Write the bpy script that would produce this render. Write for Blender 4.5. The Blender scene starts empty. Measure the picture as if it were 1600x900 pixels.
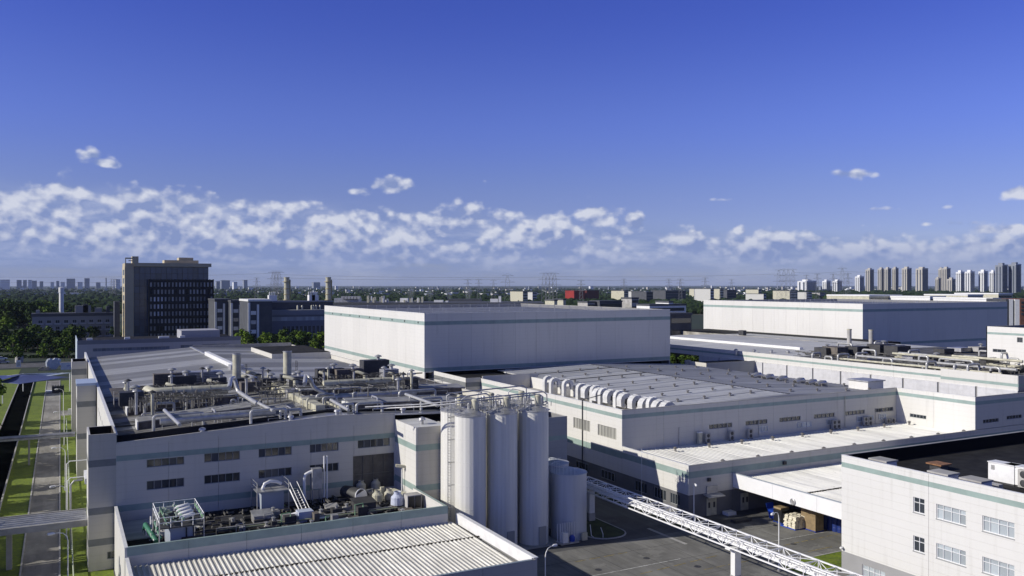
import bpy, math, random, numpy as np
from mathutils import Vector, Matrix
random.seed(7)
R_ = math.radians
sc = bpy.context.scene
col = sc.collection

# ------------------------------------------------------------------ camera
HC = 34.0; FPX = 1342.0; YAW = R_(27.75); YH = 445.0
cam = bpy.data.cameras.new('camera'); camo = bpy.data.objects.new('camera', cam); col.objects.link(camo)
camo.location = (0, 0, HC); camo.rotation_euler = (R_(90), 0, -YAW)
cam.sensor_width = 36; cam.lens = 36 * FPX / 1600; cam.shift_y = -(450 - YH) / 1600.0
cam.clip_start = 0.5; cam.clip_end = 60000
sc.camera = camo
# ------------------------------------------------------------------ light
SUN = Vector((-1, .185, .53)).normalized()
sl = bpy.data.lights.new('sun', 'SUN'); slo = bpy.data.objects.new('sun', sl); col.objects.link(slo)
sl.energy = 4.5; sl.angle = R_(.53); sl.color = (1, .95, .85)
slo.rotation_euler = SUN.to_track_quat('Z', 'Y').to_euler()
sc.view_settings.view_transform = 'Standard'; sc.view_settings.look = 'None'
sc.view_settings.exposure = 0.0; sc.view_settings.gamma = 1
FW = (math.sin(YAW), math.cos(YAW)); RT = (math.cos(YAW), -math.sin(YAW))

class NG:
    """small helper for node graphs"""
    def __init__(s, nt): s.t = nt; s.l = nt.links
    def n(s, typ, **k):
        n = s.t.nodes.new(typ)
        for a, b in k.items(): setattr(n, a, b)
        return n
    def put(s, sock, v):
        if hasattr(v, 'is_output') or isinstance(v, bpy.types.NodeSocket): s.l.new(v, sock)
        else: sock.default_value = v
    def m(s, op, a, b=None, c=None, clamp=False):
        n = s.n('ShaderNodeMath', operation=op, use_clamp=clamp); s.put(n.inputs[0], a)
        if b is not None: s.put(n.inputs[1], b)
        if c is not None: s.put(n.inputs[2], c)
        return n.outputs[0]
    def mix(s, f, a, b, mode='MIX'):
        n = s.n('ShaderNodeMix', data_type='RGBA', blend_type=mode, clamp_factor=True)
        s.put(n.inputs[0], f); s.put(n.inputs[6], a); s.put(n.inputs[7], b); return n.outputs[2]
    def ss(s, v, a, b, o0=0., o1=1.):
        n = s.n('ShaderNodeMapRange', interpolation_type='SMOOTHSTEP'); s.put(n.inputs[0], v)
        s.put(n.inputs[1], a); s.put(n.inputs[2], b); n.inputs[3].default_value = o0; n.inputs[4].default_value = o1; return n.outputs[0]
    def noise(s, vec, scale, detail=4., rough=.55, dist=0.):
        n = s.n('ShaderNodeTexNoise'); s.put(n.inputs['Vector'], vec); n.inputs['Scale'].default_value = scale
        n.inputs['Detail'].default_value = detail; n.inputs['Roughness'].default_value = rough; n.inputs['Distortion'].default_value = dist
        return n.outputs[0]
    def vec(s, x, y, z):
        n = s.n('ShaderNodeCombineXYZ'); s.put(n.inputs[0], x); s.put(n.inputs[1], y); s.put(n.inputs[2], z); return n.outputs[0]

w = bpy.data.worlds.new('World'); sc.world = w; w.use_nodes = True
w.cycles.sampling_method = 'MANUAL'; w.cycles.sample_map_resolution = 256
def make_world():
    nt = w.node_tree; nt.nodes.clear(); g = NG(nt)
    SK = .085
    sky = g.n('ShaderNodeTexSky', sky_type='NISHITA', sun_disc=False)
    sky.sun_elevation = math.asin(SUN.z); sky.sun_rotation = math.atan2(SUN.x, SUN.y) % (2 * math.pi)
    sky.altitude = 0; sky.air_density = 1.0; sky.dust_density = .3; sky.ozone_density = 4.0
    tc = g.n('ShaderNodeTexCoord'); sp = g.n('ShaderNodeSeparateXYZ'); g.l.new(tc.outputs['Generated'], sp.inputs[0])
    x, y, z = sp.outputs
    u = g.m('ARCTAN2', x, y); v = g.m('ARCSINE', z)
    tint = g.mix(g.ss(v, -.02, .10), (.80, .86, 1.34, 1), (.80, .725, 1.23, 1))
    tint = g.mix(g.ss(v, .10, .19), tint, (.74, .70, 1.42, 1)); tint = g.mix(g.ss(v, .17, .33), tint, (.53, .54, 1.42, 1))
    tint = g.mix(g.ss(v, .34, .95), tint, (.80, .69, .50, 1))
    skc = g.mix(1., sky.outputs[0], tint, 'MULTIPLY')
    # cumulus band and puffs as a field over azimuth and elevation
    def uv(px, py):
        r = (px - 800) / FPX; return YAW + math.atan(r), math.atan((YH - py) / FPX / math.hypot(1, r))
    U0 = YAW
    cyc = g.m('SINE', g.m('MULTIPLY', g.m('SUBTRACT', u, U0), 6.))
    left = g.ss(g.m('SUBTRACT', u, U0), .42, -.42)       # more cloud to the left
    top = g.m('ADD', .066, g.m('MULTIPLY', left, .052))
    top = g.m('ADD', top, g.m('MULTIPLY', cyc, .004))
    under = g.ss(g.m('SUBTRACT', top, v), -.006, .028)
    above0 = g.ss(v, .006, .035)
    cov = g.m('MULTIPLY', under, above0)
    cov = g.m('MULTIPLY', cov, g.m('ADD', .385, g.m('MULTIPLY', left, .07)))
    puffs = [(612, 291, 30, 13, .6), (560, 300, 24, 10, .46), (738, 340, 30, 22, .56), (795, 342, 34, 18, .5), (933, 338, 36, 20, .58), (995, 347, 20, 15, .54), (865, 348, 34, 16, .5), (680, 352, 30, 14, .44), (1290, 372, 50, 10, .40), (1420, 368, 60, 12, .38), (1500, 380, 50, 9, .36),
             (610, 350, 44, 17, .5), (520, 342, 34, 18, .48), (105, 300, 34, 20, .50), (200, 340, 60, 12, .32), (360, 330, 45, 18, .36), (143, 241, 15, 8, .42), (160, 254, 20, 7, .42), (1338, 272, 26, 7, .42), (1590, 300, 24, 9, .5),
             (1157, 361, 14, 10, .46), (1035, 365, 24, 9, .36), (1235, 374, 40, 8, .34), (1570, 358, 60, 11, .42), (30, 318, 60, 16, .4), (975, 398, 14, 7, .34), (1480, 350, 100, 5, .3), (1070, 316, 26, 5, .26), (1130, 312, 26, 4, .24), (1400, 326, 70, 4, .24), (265, 290, 80, 5, .24), (760, 282, 10, 7, .34)]
    add = None
    for px, py, rx, ry, a in puffs:
        cu, cv = uv(px, py); ru = rx / FPX; rv = ry / FPX
        du = g.m('DIVIDE', g.m('SUBTRACT', u, cu), ru); dv = g.m('DIVIDE', g.m('SUBTRACT', v, cv), rv)
        q = g.m('ADD', g.m('MULTIPLY', du, du), g.m('MULTIPLY', dv, dv))
        e = g.m('MULTIPLY', g.m('EXPONENT', g.m('MULTIPLY', q, -.75)), a)
        add = e if add is None else g.m('MAXIMUM', add, e)
    cov = g.m('MAXIMUM', cov, add)
    def N(du, dv, det=8.):
        vec = g.vec(g.m('ADD', u, du), g.m('MULTIPLY', g.m('ADD', v, dv), 1.35), 5.3)
        a = g.noise(vec, 19., det, .55); vo = g.n('ShaderNodeTexVoronoi', feature='SMOOTH_F1'); g.l.new(vec, vo.inputs['Vector']); vo.inputs['Scale'].default_value = 62.; vo.inputs['Smoothness'].default_value = .5
        v2 = g.n('ShaderNodeTexVoronoi', feature='SMOOTH_F1'); g.l.new(vec, v2.inputs['Vector']); v2.inputs['Scale'].default_value = 135.; v2.inputs['Smoothness'].default_value = .5
        bl = g.m('ADD', g.m('MULTIPLY', g.m('SUBTRACT', .42, vo.outputs['Distance']), .30), g.m('MULTIPLY', g.m('SUBTRACT', .42, v2.outputs['Distance']), .10))
        return g.m('ADD', a, bl)
    n0 = N(0, 0); n1 = N(-.004, .010, 5.)
    dd = g.m('ADD', n0, cov)
    d = g.m('MULTIPLY', g.ss(dd, .69, .93), g.ss(cov, .03, .14))
    # sunlit heads where the field falls off upwards, grey bases below
    slope = g.m('MULTIPLY', g.m('SUBTRACT', n0, n1), 4.6)
    edge = g.m('MULTIPLY', g.ss(dd, 1.12, .78), .35)
    lit = g.m('ADD', g.m('ADD', slope, .10), edge)
    lit = g.m('ADD', lit, g.m('MULTIPLY', g.m('MAXIMUM', add, .0), .55), clamp=True)
    lit = g.m('MULTIPLY', lit, g.ss(v, .01, .065, .30, 1.))
    cc = g.mix(lit, tuple(c / SK for c in (.235, .305, .555)) + (1,), tuple(c / SK for c in (.66, .69, .80)) + (1,))
    d = g.m('MULTIPLY', d, g.ss(v, .0, .05, .3, .95))
    # soft grey veil low in the band
    vn = g.noise(g.vec(u, g.m('MULTIPLY', v, 4.5), 2.), 9., 5., .6)
    vt = g.m('SUBTRACT', top, .008)
    veil = g.m('MULTIPLY', g.ss(g.m('SUBTRACT', vt, v), -.004, .03), g.m('MULTIPLY', g.ss(vn, .22, .5, .35, 1.), g.m('ADD', .74, g.m('MULTIPLY', left, .2))))
    veil = g.m('MULTIPLY', veil, g.ss(v, -.01, .035, .35, 1.))
    vcol = g.mix(g.ss(vn, .42, .72), tuple(c / SK for c in (.215, .29, .55)) + (1,), tuple(c / SK for c in (.40, .46, .67)) + (1,))
    skc = g.mix(veil, skc, vcol)
    out = g.mix(d, skc, cc)
    bg = g.n('ShaderNodeBackground'); g.l.new(out, bg.inputs[0]); bg.inputs[1].default_value = SK
    wo = g.n('ShaderNodeOutputWorld'); g.l.new(bg.outputs[0], wo.inputs[0])
make_world()

# ------------------------------------------------------------------ pixel <-> place
def ray(px, py):
    r = (px - 800) / FPX
    return FW[0] + r * RT[0], FW[1] + r * RT[1], -(py - YH) / FPX
def P(px, py, z=0.):
    d = ray(px, py); t = (z - HC) / d[2]; return Vector((d[0] * t, d[1] * t, z))
def onX(px, py, X):
    d = ray(px, py); t = X / d[0]; return Vector((X, d[1] * t, HC + d[2] * t))
def onY(px, py, Y):
    d = ray(px, py); t = Y / d[1]; return Vector((d[0] * t, Y, HC + d[2] * t))
def atD(px, py, D):       # at distance D along the view axis
    d = ray(px, py); return Vector((d[0] * D, d[1] * D, HC + d[2] * D))

# ------------------------------------------------------------------ materials
MATS = {}
def mat(name, c, rough=.6, metal=0., var=.0, vscale=.25, kind=None, bump=0., rnd=0., stretch=(1, 1, 1), spec=.5, grime=None, c2=None):
    if name in MATS: return MATS[name]
    m = bpy.data.materials.new(name); m.use_nodes = True; g = NG(m.node_tree)
    b = m.node_tree.nodes['Principled BSDF']; b.inputs['Roughness'].default_value = rough; b.inputs['Metallic'].default_value = metal
    b.inputs['Specular IOR Level'].default_value = spec
    colr = tuple(c) + (1,)
    geo = g.n('ShaderNodeNewGeometry'); pos = geo.outputs['Position']
    mp = g.n('ShaderNodeMapping'); g.l.new(pos, mp.inputs[0]); mp.inputs['Scale'].default_value = stretch
    src = None
    if var:
        n = g.noise(mp.outputs[0], vscale, 5., .6)
        f = g.ss(n, .3, .7)
        lo = tuple(max(0, x * (1 - var)) for x in c) + (1,); hi = tuple(min(1, x * (1 + var * .5)) for x in c) + (1,)
        if c2: lo = tuple(c2) + (1,)
        src = g.mix(f, lo, hi)
    if kind == 'siding':      # weathering runs, dust towards the joints, fine horizontal laps
        sp = g.n('ShaderNodeSeparateXYZ'); g.l.new(pos, sp.inputs[0])
        mp2 = g.n('ShaderNodeMapping'); g.l.new(pos, mp2.inputs[0]); mp2.inputs['Scale'].default_value = (1.3, 1.3, .08)
        st = g.ss(g.noise(mp2.outputs[0], 1.2, 4., .6), .5, .85)
        lap = g.m('FRACT', g.m('MULTIPLY', sp.outputs[2], 1 / .9))
        line = g.ss(lap, .0, .09, 1., 0.)
        dirt = g.m('ADD', g.m('MULTIPLY', st, .30), g.m('MULTIPLY', line, .22))
        blot = g.ss(g.noise(pos, .12, 4.), .35, .7)
        dirt = g.m('ADD', dirt, g.m('MULTIPLY', blot, .05), clamp=True)
        src = g.mix(dirt, src or colr, (c[0] * .52, c[1] * .5, c[2] * .45, 1))
        bp = g.n('ShaderNodeBump'); bp.inputs['Strength'].default_value = .25; bp.inputs['Distance'].default_value = .03
        g.l.new(line, bp.inputs['Height']); bp.invert = True; g.l.new(bp.outputs[0], b.inputs['Normal'])
    if kind == 'asphalt':
        n2 = g.noise(pos, .09, 6., .65, .6); n3 = g.noise(pos, 3., 4.)
        mp2 = g.n('ShaderNodeMapping'); g.l.new(pos, mp2.inputs[0]); mp2.inputs['Scale'].default_value = (.5, .06, 1)
        n4 = g.noise(mp2.outputs[0], 1.5, 3.)
        f = g.m('ADD', g.m('MULTIPLY', g.ss(n2, .35, .65), .55), g.m('MULTIPLY', n3, .25)); f = g.m('ADD', f, g.m('MULTIPLY', g.ss(n4, .45, .7), .3), clamp=True)
        src = g.mix(f, tuple(x * .62 for x in c) + (1,), tuple(x * 1.45 for x in c) + (1,))
    if kind == 'asphalt':
        sp1 = g.ss(g.noise(pos, .45, 5., .7, 1.2), .60, .72); src = g.mix(g.m('MULTIPLY', sp1, .55), src, tuple(x * .38 for x in c) + (1,))
        mpa = g.n('ShaderNodeMapping'); g.l.new(pos, mpa.inputs[0]); mpa.inputs['Scale'].default_value = (.35, .03, 1); mpa.inputs['Rotation'].default_value = (0, 0, .5)
        sp2 = g.ss(g.noise(mpa.outputs[0], 3.2, 3., .6), .60, .68); src = g.mix(g.m('MULTIPLY', sp2, .35), src, tuple(x * .5 for x in c) + (1,))
        sp3 = g.ss(g.noise(pos, .22, 4., .6), .62, .64); src = g.mix(g.m('MULTIPLY', sp3, .4), src, tuple(min(1, x * 1.6) for x in c) + (1,))
    if kind == 'fields':
        vo = g.n('ShaderNodeTexVoronoi'); mp2 = g.n('ShaderNodeMapping'); g.l.new(pos, mp2.inputs[0]); mp2.inputs['Scale'].default_value = (.0032, .0055, 0)
        g.l.new(mp2.outputs[0], vo.inputs['Vector']); vo.inputs['Scale'].default_value = 1.
        sx = g.n('ShaderNodeSeparateXYZ'); g.l.new(vo.outputs['Color'], sx.inputs[0])
        a = g.mix(sx.outputs[0], (.012, .024, .008, 1), (.035, .062, .016, 1))
        a = g.mix(g.ss(sx.outputs[1], .78, .82), a, (.06, .06, .045, 1))
        n2 = g.noise(pos, .02, 6., .65); src = g.mix(g.ss(n2, .35, .6), (.012, .024, .008, 1), a)
    if kind == 'lawn':
        n2 = g.noise(pos, .35, 6., .7); n3 = g.noise(pos, 2.5, 3.)
        src = g.mix(g.ss(n2, .3, .7), (.10, .145, .004, 1), (.20, .265, .006, 1))
        src = g.mix(g.ss(n3, .35, .75), src, (.07, .11, .01, 1))
        src = g.mix(g.ss(g.noise(pos, .9, 4.), .62, .72), src, (.12, .11, .05, 1))
    if kind == 'roofing':     # long run metal sheet, fine ribs along X or Y
        pass
    if bump and kind != 'siding':
        bp = g.n('ShaderNodeBump'); bp.inputs['Strength'].default_value = bump; bp.inputs['Distance'].default_value = .05
        g.l.new(g.noise(mp.outputs[0], vscale * 6, 4.), bp.inputs['Height']); g.l.new(bp.outputs[0], b.inputs['Normal'])
    if grime:
        f = g.ss(g.noise(pos, grime[0], 6., .7, .4), grime[1], grime[1] + .14)
        src = g.mix(f, src or colr, tuple(grime[2]) + (1,))
    if rnd:
        oi = g.n('ShaderNodeObjectInfo')
        k = g.m('ADD', 1 - rnd, g.m('MULTIPLY', oi.outputs['Random'], 2 * rnd))
        hs = g.n('ShaderNodeHueSaturation'); g.put(hs.inputs['Value'], k); g.put(hs.inputs['Color'], src or colr); src = hs.outputs[0]
    if src is None: b.inputs['Base Color'].default_value = colr
    else: g.l.new(src, b.inputs['Base Color'])
    MATS[name] = m; return m
WHITE = mat('white_siding', (.58, .56, .50), .55, rnd=.03, kind='siding')  # darker copy of the white walls, shade mixed in for faces off the sun
GREYW = mat('shaded_siding', (.33, .34, .35), .6, kind='siding')  # darkest copy, shade put into the colour of south faces
BEIGE = mat('beige_siding', (.50, .48, .43), .6, kind='siding')  # shaded tower fronts, warmed in the colour as by ground bounce
BRIGHT = mat('sunlit_white_siding', (.67, .66, .62), .5, rnd=.025, kind='siding')  # lighter copy of the white walls for faces the sun strikes
TEAL = mat('teal_band', (.28, .365, .335), .55, var=.12, vscale=.6)
GBAND = mat('grey_band', (.19, .20, .20), .6, var=.15, vscale=.6)
CORE = mat('joint_core', (.22, .22, .22), .8, var=.1)
ROOFM = mat('metal_roof_sheet', (.52, .52, .505), .55, spec=.3, rnd=.07, var=.14, vscale=.7, stretch=(.12, 1.8, 1), grime=(.11, .6, (.26, .25, .23)))
ROOFC = mat('pale_roof_sheet', (.57, .57, .55), .5, spec=.3, rnd=.12, var=.2, vscale=.6, stretch=(.15, 1.6, 1))
ROOFW = mat('white_roof_sheet', (.81, .80, .75), .5, rnd=.05, var=.16, vscale=.5, stretch=(1.4, .2, 1), grime=(.9, .63, (.36, .33, .27)))
CORR = mat('corrugated_sheet', (.70, .68, .61), .5, rnd=.05, var=.2, vscale=.35, stretch=(2, .5, 1), grime=(.8, .62, (.38, .34, .27)))
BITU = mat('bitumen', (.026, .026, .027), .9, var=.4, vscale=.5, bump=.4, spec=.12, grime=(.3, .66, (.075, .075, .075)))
DIRTYC = mat('dirty_concrete', (.36, .34, .29), .85, var=.45, vscale=.3, bump=.4, grime=(.25, .56, (.15, .13, .10)))
CONC = mat('concrete', (.38, .37, .35), .85, var=.25, vscale=.4, bump=.3)
DARK = mat('dark_steel', (.05, .05, .052), .6, var=.3, vscale=1.2)
RUST = mat('rusty_brown_panel', (.15, .13, .11), .7, var=.5, vscale=.8, bump=.3, rnd=.15)
GALV = mat('galvanised_duct', (.50, .50, .50), .42, .55, var=.25, vscale=1.)
PIPE = mat('insulated_pipe', (.48, .48, .46), .38, .35, var=.18, vscale=1.2)
CREAM = mat('cream_duct', (.52, .50, .38), .5, var=.25, vscale=1.)
WPAINT = mat('white_paint', (.76, .76, .74), .45, var=.08, vscale=1.)
WSTEEL = mat('white_steel', (.80, .80, .79), .4)
SILO = mat('silo_paint', (.70, .69, .64), .5, var=.12, vscale=1.0, stretch=(1.4, 1.4, .05), grime=(.35, .64, (.58, .56, .50)))
TANK = mat('tank_paint', (.52, .54, .56), .5, var=.14, vscale=.8, stretch=(1, 1, .1))
GLASS = mat('window_glass', (.035, .042, .05), .08, spec=.8, rnd=.3)
BLINDG = mat('window_blind_glass', (.36, .40, .42), .15, spec=.7, rnd=.22)
PALEG = mat('frosted_pane', (.34, .34, .31), .3, rnd=.15)
FRAME = mat('window_frame', (.30, .31, .31), .5)
WFRAME = mat('white_window_frame', (.70, .71, .71), .5)
GREEN = mat('green_steel', (.20, .36, .22), .5, var=.3, vscale=2.)
ASPH = mat('asphalt', (.085, .085, .084), .9, kind='asphalt')
YARD = mat('yard_concrete', (.165, .162, .148), .9, kind='asphalt')
ROADM = mat('old_concrete_road', (.23, .22, .195), .9, kind='asphalt')
KERB = mat('kerb_stone', (.42, .41, .40), .85, var=.2, vscale=1.)
LAWN = mat('lawn', (.08, .15, .02), .95, kind='lawn', bump=.6, vscale=1.)
FIELDS = mat('countryside', (.03, .05, .02), .95, kind='fields')
WATER = mat('dark_water', (.004, .005, .005), .8, spec=.0, var=.3, vscale=.2)
LWHITE = mat('road_paint_white', (.52, .52, .49), .8, var=.5, vscale=1.5)
LYEL = mat('road_paint_yellow', (.30, .23, .06), .8, var=.6, vscale=1.5)
BLUE = mat('blue_plastic', (.015, .06, .40), .4, var=.15, vscale=2.)
CARD = mat('cardboard', (.26, .19, .10), .8, var=.25, vscale=1.5, rnd=.15)
SACK = mat('woven_sack', (.66, .61, .47), .75, var=.2, vscale=3., bump=.5, rnd=.1)
BLACKW = mat('black_wrap', (.02, .02, .022), .35)
FLASH = mat('bright_flashing', (.55, .57, .62), .28, .7, var=.2, vscale=.4)
VENTM = mat('vent_metal', (.22, .21, .20), .5, .3, var=.3, vscale=3.)
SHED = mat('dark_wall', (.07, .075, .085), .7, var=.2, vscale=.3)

# ------------------------------------------------------------------ mesh building
class MB:
    def __init__(s): s.v = []; s.f = []; s.m = []
    def quadbox(s, pts, mi=0):
        o = len(s.v); s.v += [tuple(p) for p in pts]
        for q in ((0, 3, 2, 1), (4, 5, 6, 7), (0, 1, 5, 4), (1, 2, 6, 5), (2, 3, 7, 6), (3, 0, 4, 7)):
            s.f.append(tuple(o + i for i in q)); s.m.append(mi)
        return s
    def box(s, x0, y0, z0, x1, y1, z1, mi=0):
        return s.quadbox([(x0, y0, z0), (x1, y0, z0), (x1, y1, z0), (x0, y1, z0), (x0, y0, z1), (x1, y0, z1), (x1, y1, z1), (x0, y1, z1)], mi)
    def obox(s, o, ex, ey, ez, mi=0):
        o = Vector(o); ex = Vector(ex); ey = Vector(ey); ez = Vector(ez)
        return s.quadbox([o, o + ex, o + ex + ey, o + ey, o + ez, o + ex + ez, o + ex + ey + ez, o + ey + ez], mi)
    def face(s, pts, mi=0):
        o = len(s.v); s.v += [tuple(p) for p in pts]; s.f.append(tuple(range(o, o + len(pts)))); s.m.append(mi); return s
    def tube(s, path, r, n=8, mi=0, cap=True):
        path = [Vector(p) for p in path]; rs = r if isinstance(r, (list, tuple)) else [r] * len(path)
        o = len(s.v); up = None
        for i, p in enumerate(path):
            t = (path[min(i + 1, len(path) - 1)] - path[max(i - 1, 0)]).normalized()
            if up is None: up = Vector((0, 0, 1)) if abs(t.z) < .9 else Vector((1, 0, 0))
            a = t.cross(up)
            if a.length < 1e-4: a = t.cross(Vector((0, 1, 0)))
            a.normalize(); b = a.cross(t).normalized(); up = b
            for k in range(n):
                th = 2 * math.pi * k / n; s.v.append(tuple(p + a * math.cos(th) * rs[i] + b * math.sin(th) * rs[i]))
        for i in range(len(path) - 1):
            for k in range(n):
                k2 = (k + 1) % n; s.f.append((o + i * n + k, o + i * n + k2, o + (i + 1) * n + k2, o + (i + 1) * n + k)); s.m.append(mi)
        if cap:
            s.f.append(tuple(o + k for k in range(n))); s.m.append(mi)
            s.f.append(tuple(o + (len(path) - 1) * n + k for k in reversed(range(n)))); s.m.append(mi)
        return s
    def bar(s, a, b, t, mi=0): return s.tube([a, b], t * .62, 4, mi)
    def lathe(s, c, prof, n=24, mi=0):
        o = len(s.v); c = Vector(c)
        for r, z in prof:
            for k in range(n):
                th = 2 * math.pi * k / n; s.v.append((c.x + r * math.cos(th), c.y + r * math.sin(th), c.z + z))
        for i in range(len(prof) - 1):
            for k in range(n):
                k2 = (k + 1) % n; s.f.append((o + i * n + k, o + i * n + k2, o + (i + 1) * n + k2, o + (i + 1) * n + k)); s.m.append(mi)
        s.f.append(tuple(o + k for k in reversed(range(n)))); s.m.append(mi)
        s.f.append(tuple(o + (len(prof) - 1) * n + k for k in range(n))); s.m.append(mi)
        return s
    def mesh(s, name, mats, smooth=False):
        me = bpy.data.meshes.new(name); me.from_pydata(s.v, [], s.f)
        for m in (mats if isinstance(mats, (list, tuple)) else [mats]): me.materials.append(m)
        if any(s.m): me.polygons.foreach_set('material_index', s.m)
        if smooth:
            me.polygons.foreach_set('use_smooth', [True] * len(s.f))
            try: me.set_sharp_from_angle(angle=R_(38))
            except Exception: pass
        me.update(); return me
    def build(s, name, mats, par=None, smooth=False):
        o = bpy.data.objects.new(name, s.mesh(name, mats, smooth)); col.objects.link(o)
        if par is not None: o.parent = par; o.matrix_parent_inverse = Matrix.Translation(-WL(par))
        return o
_wl = {}
def WL(o): return _wl.get(o.name, Vector((0, 0, 0)))
def thing(name, label, cat, loc=(0, 0, 0), group=None):
    o = bpy.data.objects.new(name, None); col.objects.link(o); o.location = loc; o.empty_display_size = .5
    _wl[o.name] = Vector(loc); o['label'] = label; o['category'] = cat
    if group: o['group'] = group
    return o
def tag(o, label, cat, group=None):
    o['label'] = label; o['category'] = cat
    if group: o['group'] = group
    return o
def struct(o): o['kind'] = 'structure'; return o
def stuff(o, label=None):
    o['kind'] = 'stuff'
    if label: o['label'] = label
    return o
def inst(me, name, loc, par=None, rz=0., sc_=1.):
    o = bpy.data.objects.new(name, me); col.objects.link(o); o.location = loc; o.rotation_euler = (0, 0, rz)
    o.scale = (sc_,) * 3 if not isinstance(sc_, (tuple, list)) else sc_
    if par is not None: o.parent = par; o.matrix_parent_inverse = Matrix.Translation(-WL(par))
    return o
def dup(root, loc, rz=0., label=None, sc_=1.):
    r = root.copy(); col.objects.link(r); r.location = loc; r.rotation_euler = (0, 0, rz); r.scale = (sc_,) * 3
    if label: r['label'] = label
    for ch in list(root.children):
        c = ch.copy(); col.objects.link(c); c.parent = r
        for gc in list(ch.children):
            d = gc.copy(); col.objects.link(d); d.parent = c
    return r

# a wall seen from outside: a -> b with the outside on the right hand
class Wall:
    def __init__(s, a, b):
        s.a = Vector((a[0], a[1], 0)); b = Vector((b[0], b[1], 0)); s.L = (b - s.a).length; s.d = (b - s.a).normalized()
        s.n = Vector((s.d.y, -s.d.x, 0))
    def p(s, t, dep, z): return s.a + s.d * t - s.n * dep + Vector((0, 0, z))
    def slab(s, mb, t0, t1, d0, d1, z0, z1, mi=0):
        # d0 < d1 depth inward (negative = proud of the face)
        mb.quadbox([s.p(t0, d0, z0), s.p(t1, d0, z0), s.p(t1, d1, z0), s.p(t0, d1, z0), s.p(t0, d0, z1), s.p(t1, d0, z1), s.p(t1, d1, z1), s.p(t0, d1, z1)], mi)
def panels(par, a, b, z0, z1, m=None, bay=6., ops=(), bands=(), th=.22, gap=.03, off=0., corez=None, bright=1.):
    """cladding in separate bays with joints, openings cut out, colour bands"""
    W = Wall(a, b); m = m or WHITE; mats = [m] + [x[2] for x in bands]
    nb = max(1, round(W.L / bay)); bw = W.L / nb; objs = []
    for i in range(nb):
        s0 = i * bw + (gap / 2 if i else 0); s1 = (i + 1) * bw - (gap / 2 if i < nb - 1 else 0)
        cs = {s0, s1}; cz = {z0, z1}; mine = []
        for (o0, o1, y0, y1) in ops:
            if o1 > s0 and o0 < s1:
                mine.append((o0, o1, y0, y1)); cs |= {min(max(o0, s0), s1), min(max(o1, s0), s1)}; cz |= {min(max(y0, z0), z1), min(max(y1, z0), z1)}
        for (q0, q1, _) in bands: cz |= {min(max(q0, z0), z1), min(max(q1, z0), z1)}
        cs = sorted(cs); cz = sorted(cz); mb = MB()
        for s_a, s_b in zip(cs, cs[1:]):
            if s_b - s_a < 1e-4: continue
            for za, zb in zip(cz, cz[1:]):
                if zb - za < 1e-4: continue
                sm = (s_a + s_b) / 2; zm = (za + zb) / 2
                if any(o[0] < sm < o[1] and o[2] < zm < o[3] for o in mine): continue
                mi = 0
                for k, (q0, q1, _) in enumerate(bands):
                    if q0 < zm < q1: mi = k + 1
                W.slab(mb, s_a, s_b, off, off + th, za, zb, mi)
        if mb.f: objs.append(mb.build('wall_panel', mats, par))
    # core: closed behind the joints and the openings
    mb = MB(); zt = z0
    if ops: zt = min(z1 - .03, max(o[3] for o in ops) + .25); W.slab(mb, .3, W.L - .3, off + th + .34, off + th + .44, z0, zt)
    if z1 - .03 - zt > .05: W.slab(mb, .06, W.L - .06, off + th + .002, off + th + .05, zt, z1 - .03)
    mb.build('wall_core', CORE, par)
    return W
def window(par, W, t0, t1, z0, z1, cols=5, trans=None, glass=None, frame=None, rec=.12, fr=.07, mull=.06, pick=None):
    glass = glass or GLASS; frame = frame or FRAME
    mb = MB(); d0, d1 = rec - .05, rec + .05
    W.slab(mb, t0, t1, d0, d1, z0, z0 + fr); W.slab(mb, t0, t1, d0, d1, z1 - fr, z1)
    W.slab(mb, t0, t0 + fr, d0, d1, z0 + fr, z1 - fr); W.slab(mb, t1 - fr, t1, d0, d1, z0 + fr, z1 - fr)
    xs = cols if isinstance(cols, (list, tuple)) else [i / cols for i in range(1, cols)]
    xs = [t0 + (t1 - t0) * x for x in xs]
    for x in xs: W.slab(mb, x - mull / 2, x + mull / 2, d0, d1, z0 + fr, z1 - fr)
    zt = None
    if trans: zt = z0 + (z1 - z0) * trans; 
    ed = [t0] + xs + [t1]
    if zt:
        for xa, xb in zip(ed, ed[1:]): W.slab(mb, xa + .03, xb - .03, d0 - .005, d1 - .002, zt - mull / 2, zt + mull / 2)
    f = mb.build('window', frame, par)
    for xa, xb in zip(ed, ed[1:]):
        for (za, zb) in ([(z0, z1)] if not zt else [(z0, zt), (zt, z1)]):
            q = MB(); W.slab(q, xa + .01, xb - .01, rec + .052, rec + .075, za + .01, zb - .01)
            q.build('pane', glass if not pick else pick(), par=f)
    return f
def cap(par, a, b, z, wd=.35, h=.06, m=None, name='coping'):
    W = Wall(a, b); mb = MB(); W.slab(mb, -.03, W.L + .03, -.04, wd, z, z + h); return mb.build(name, m or WPAINT, par)

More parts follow.
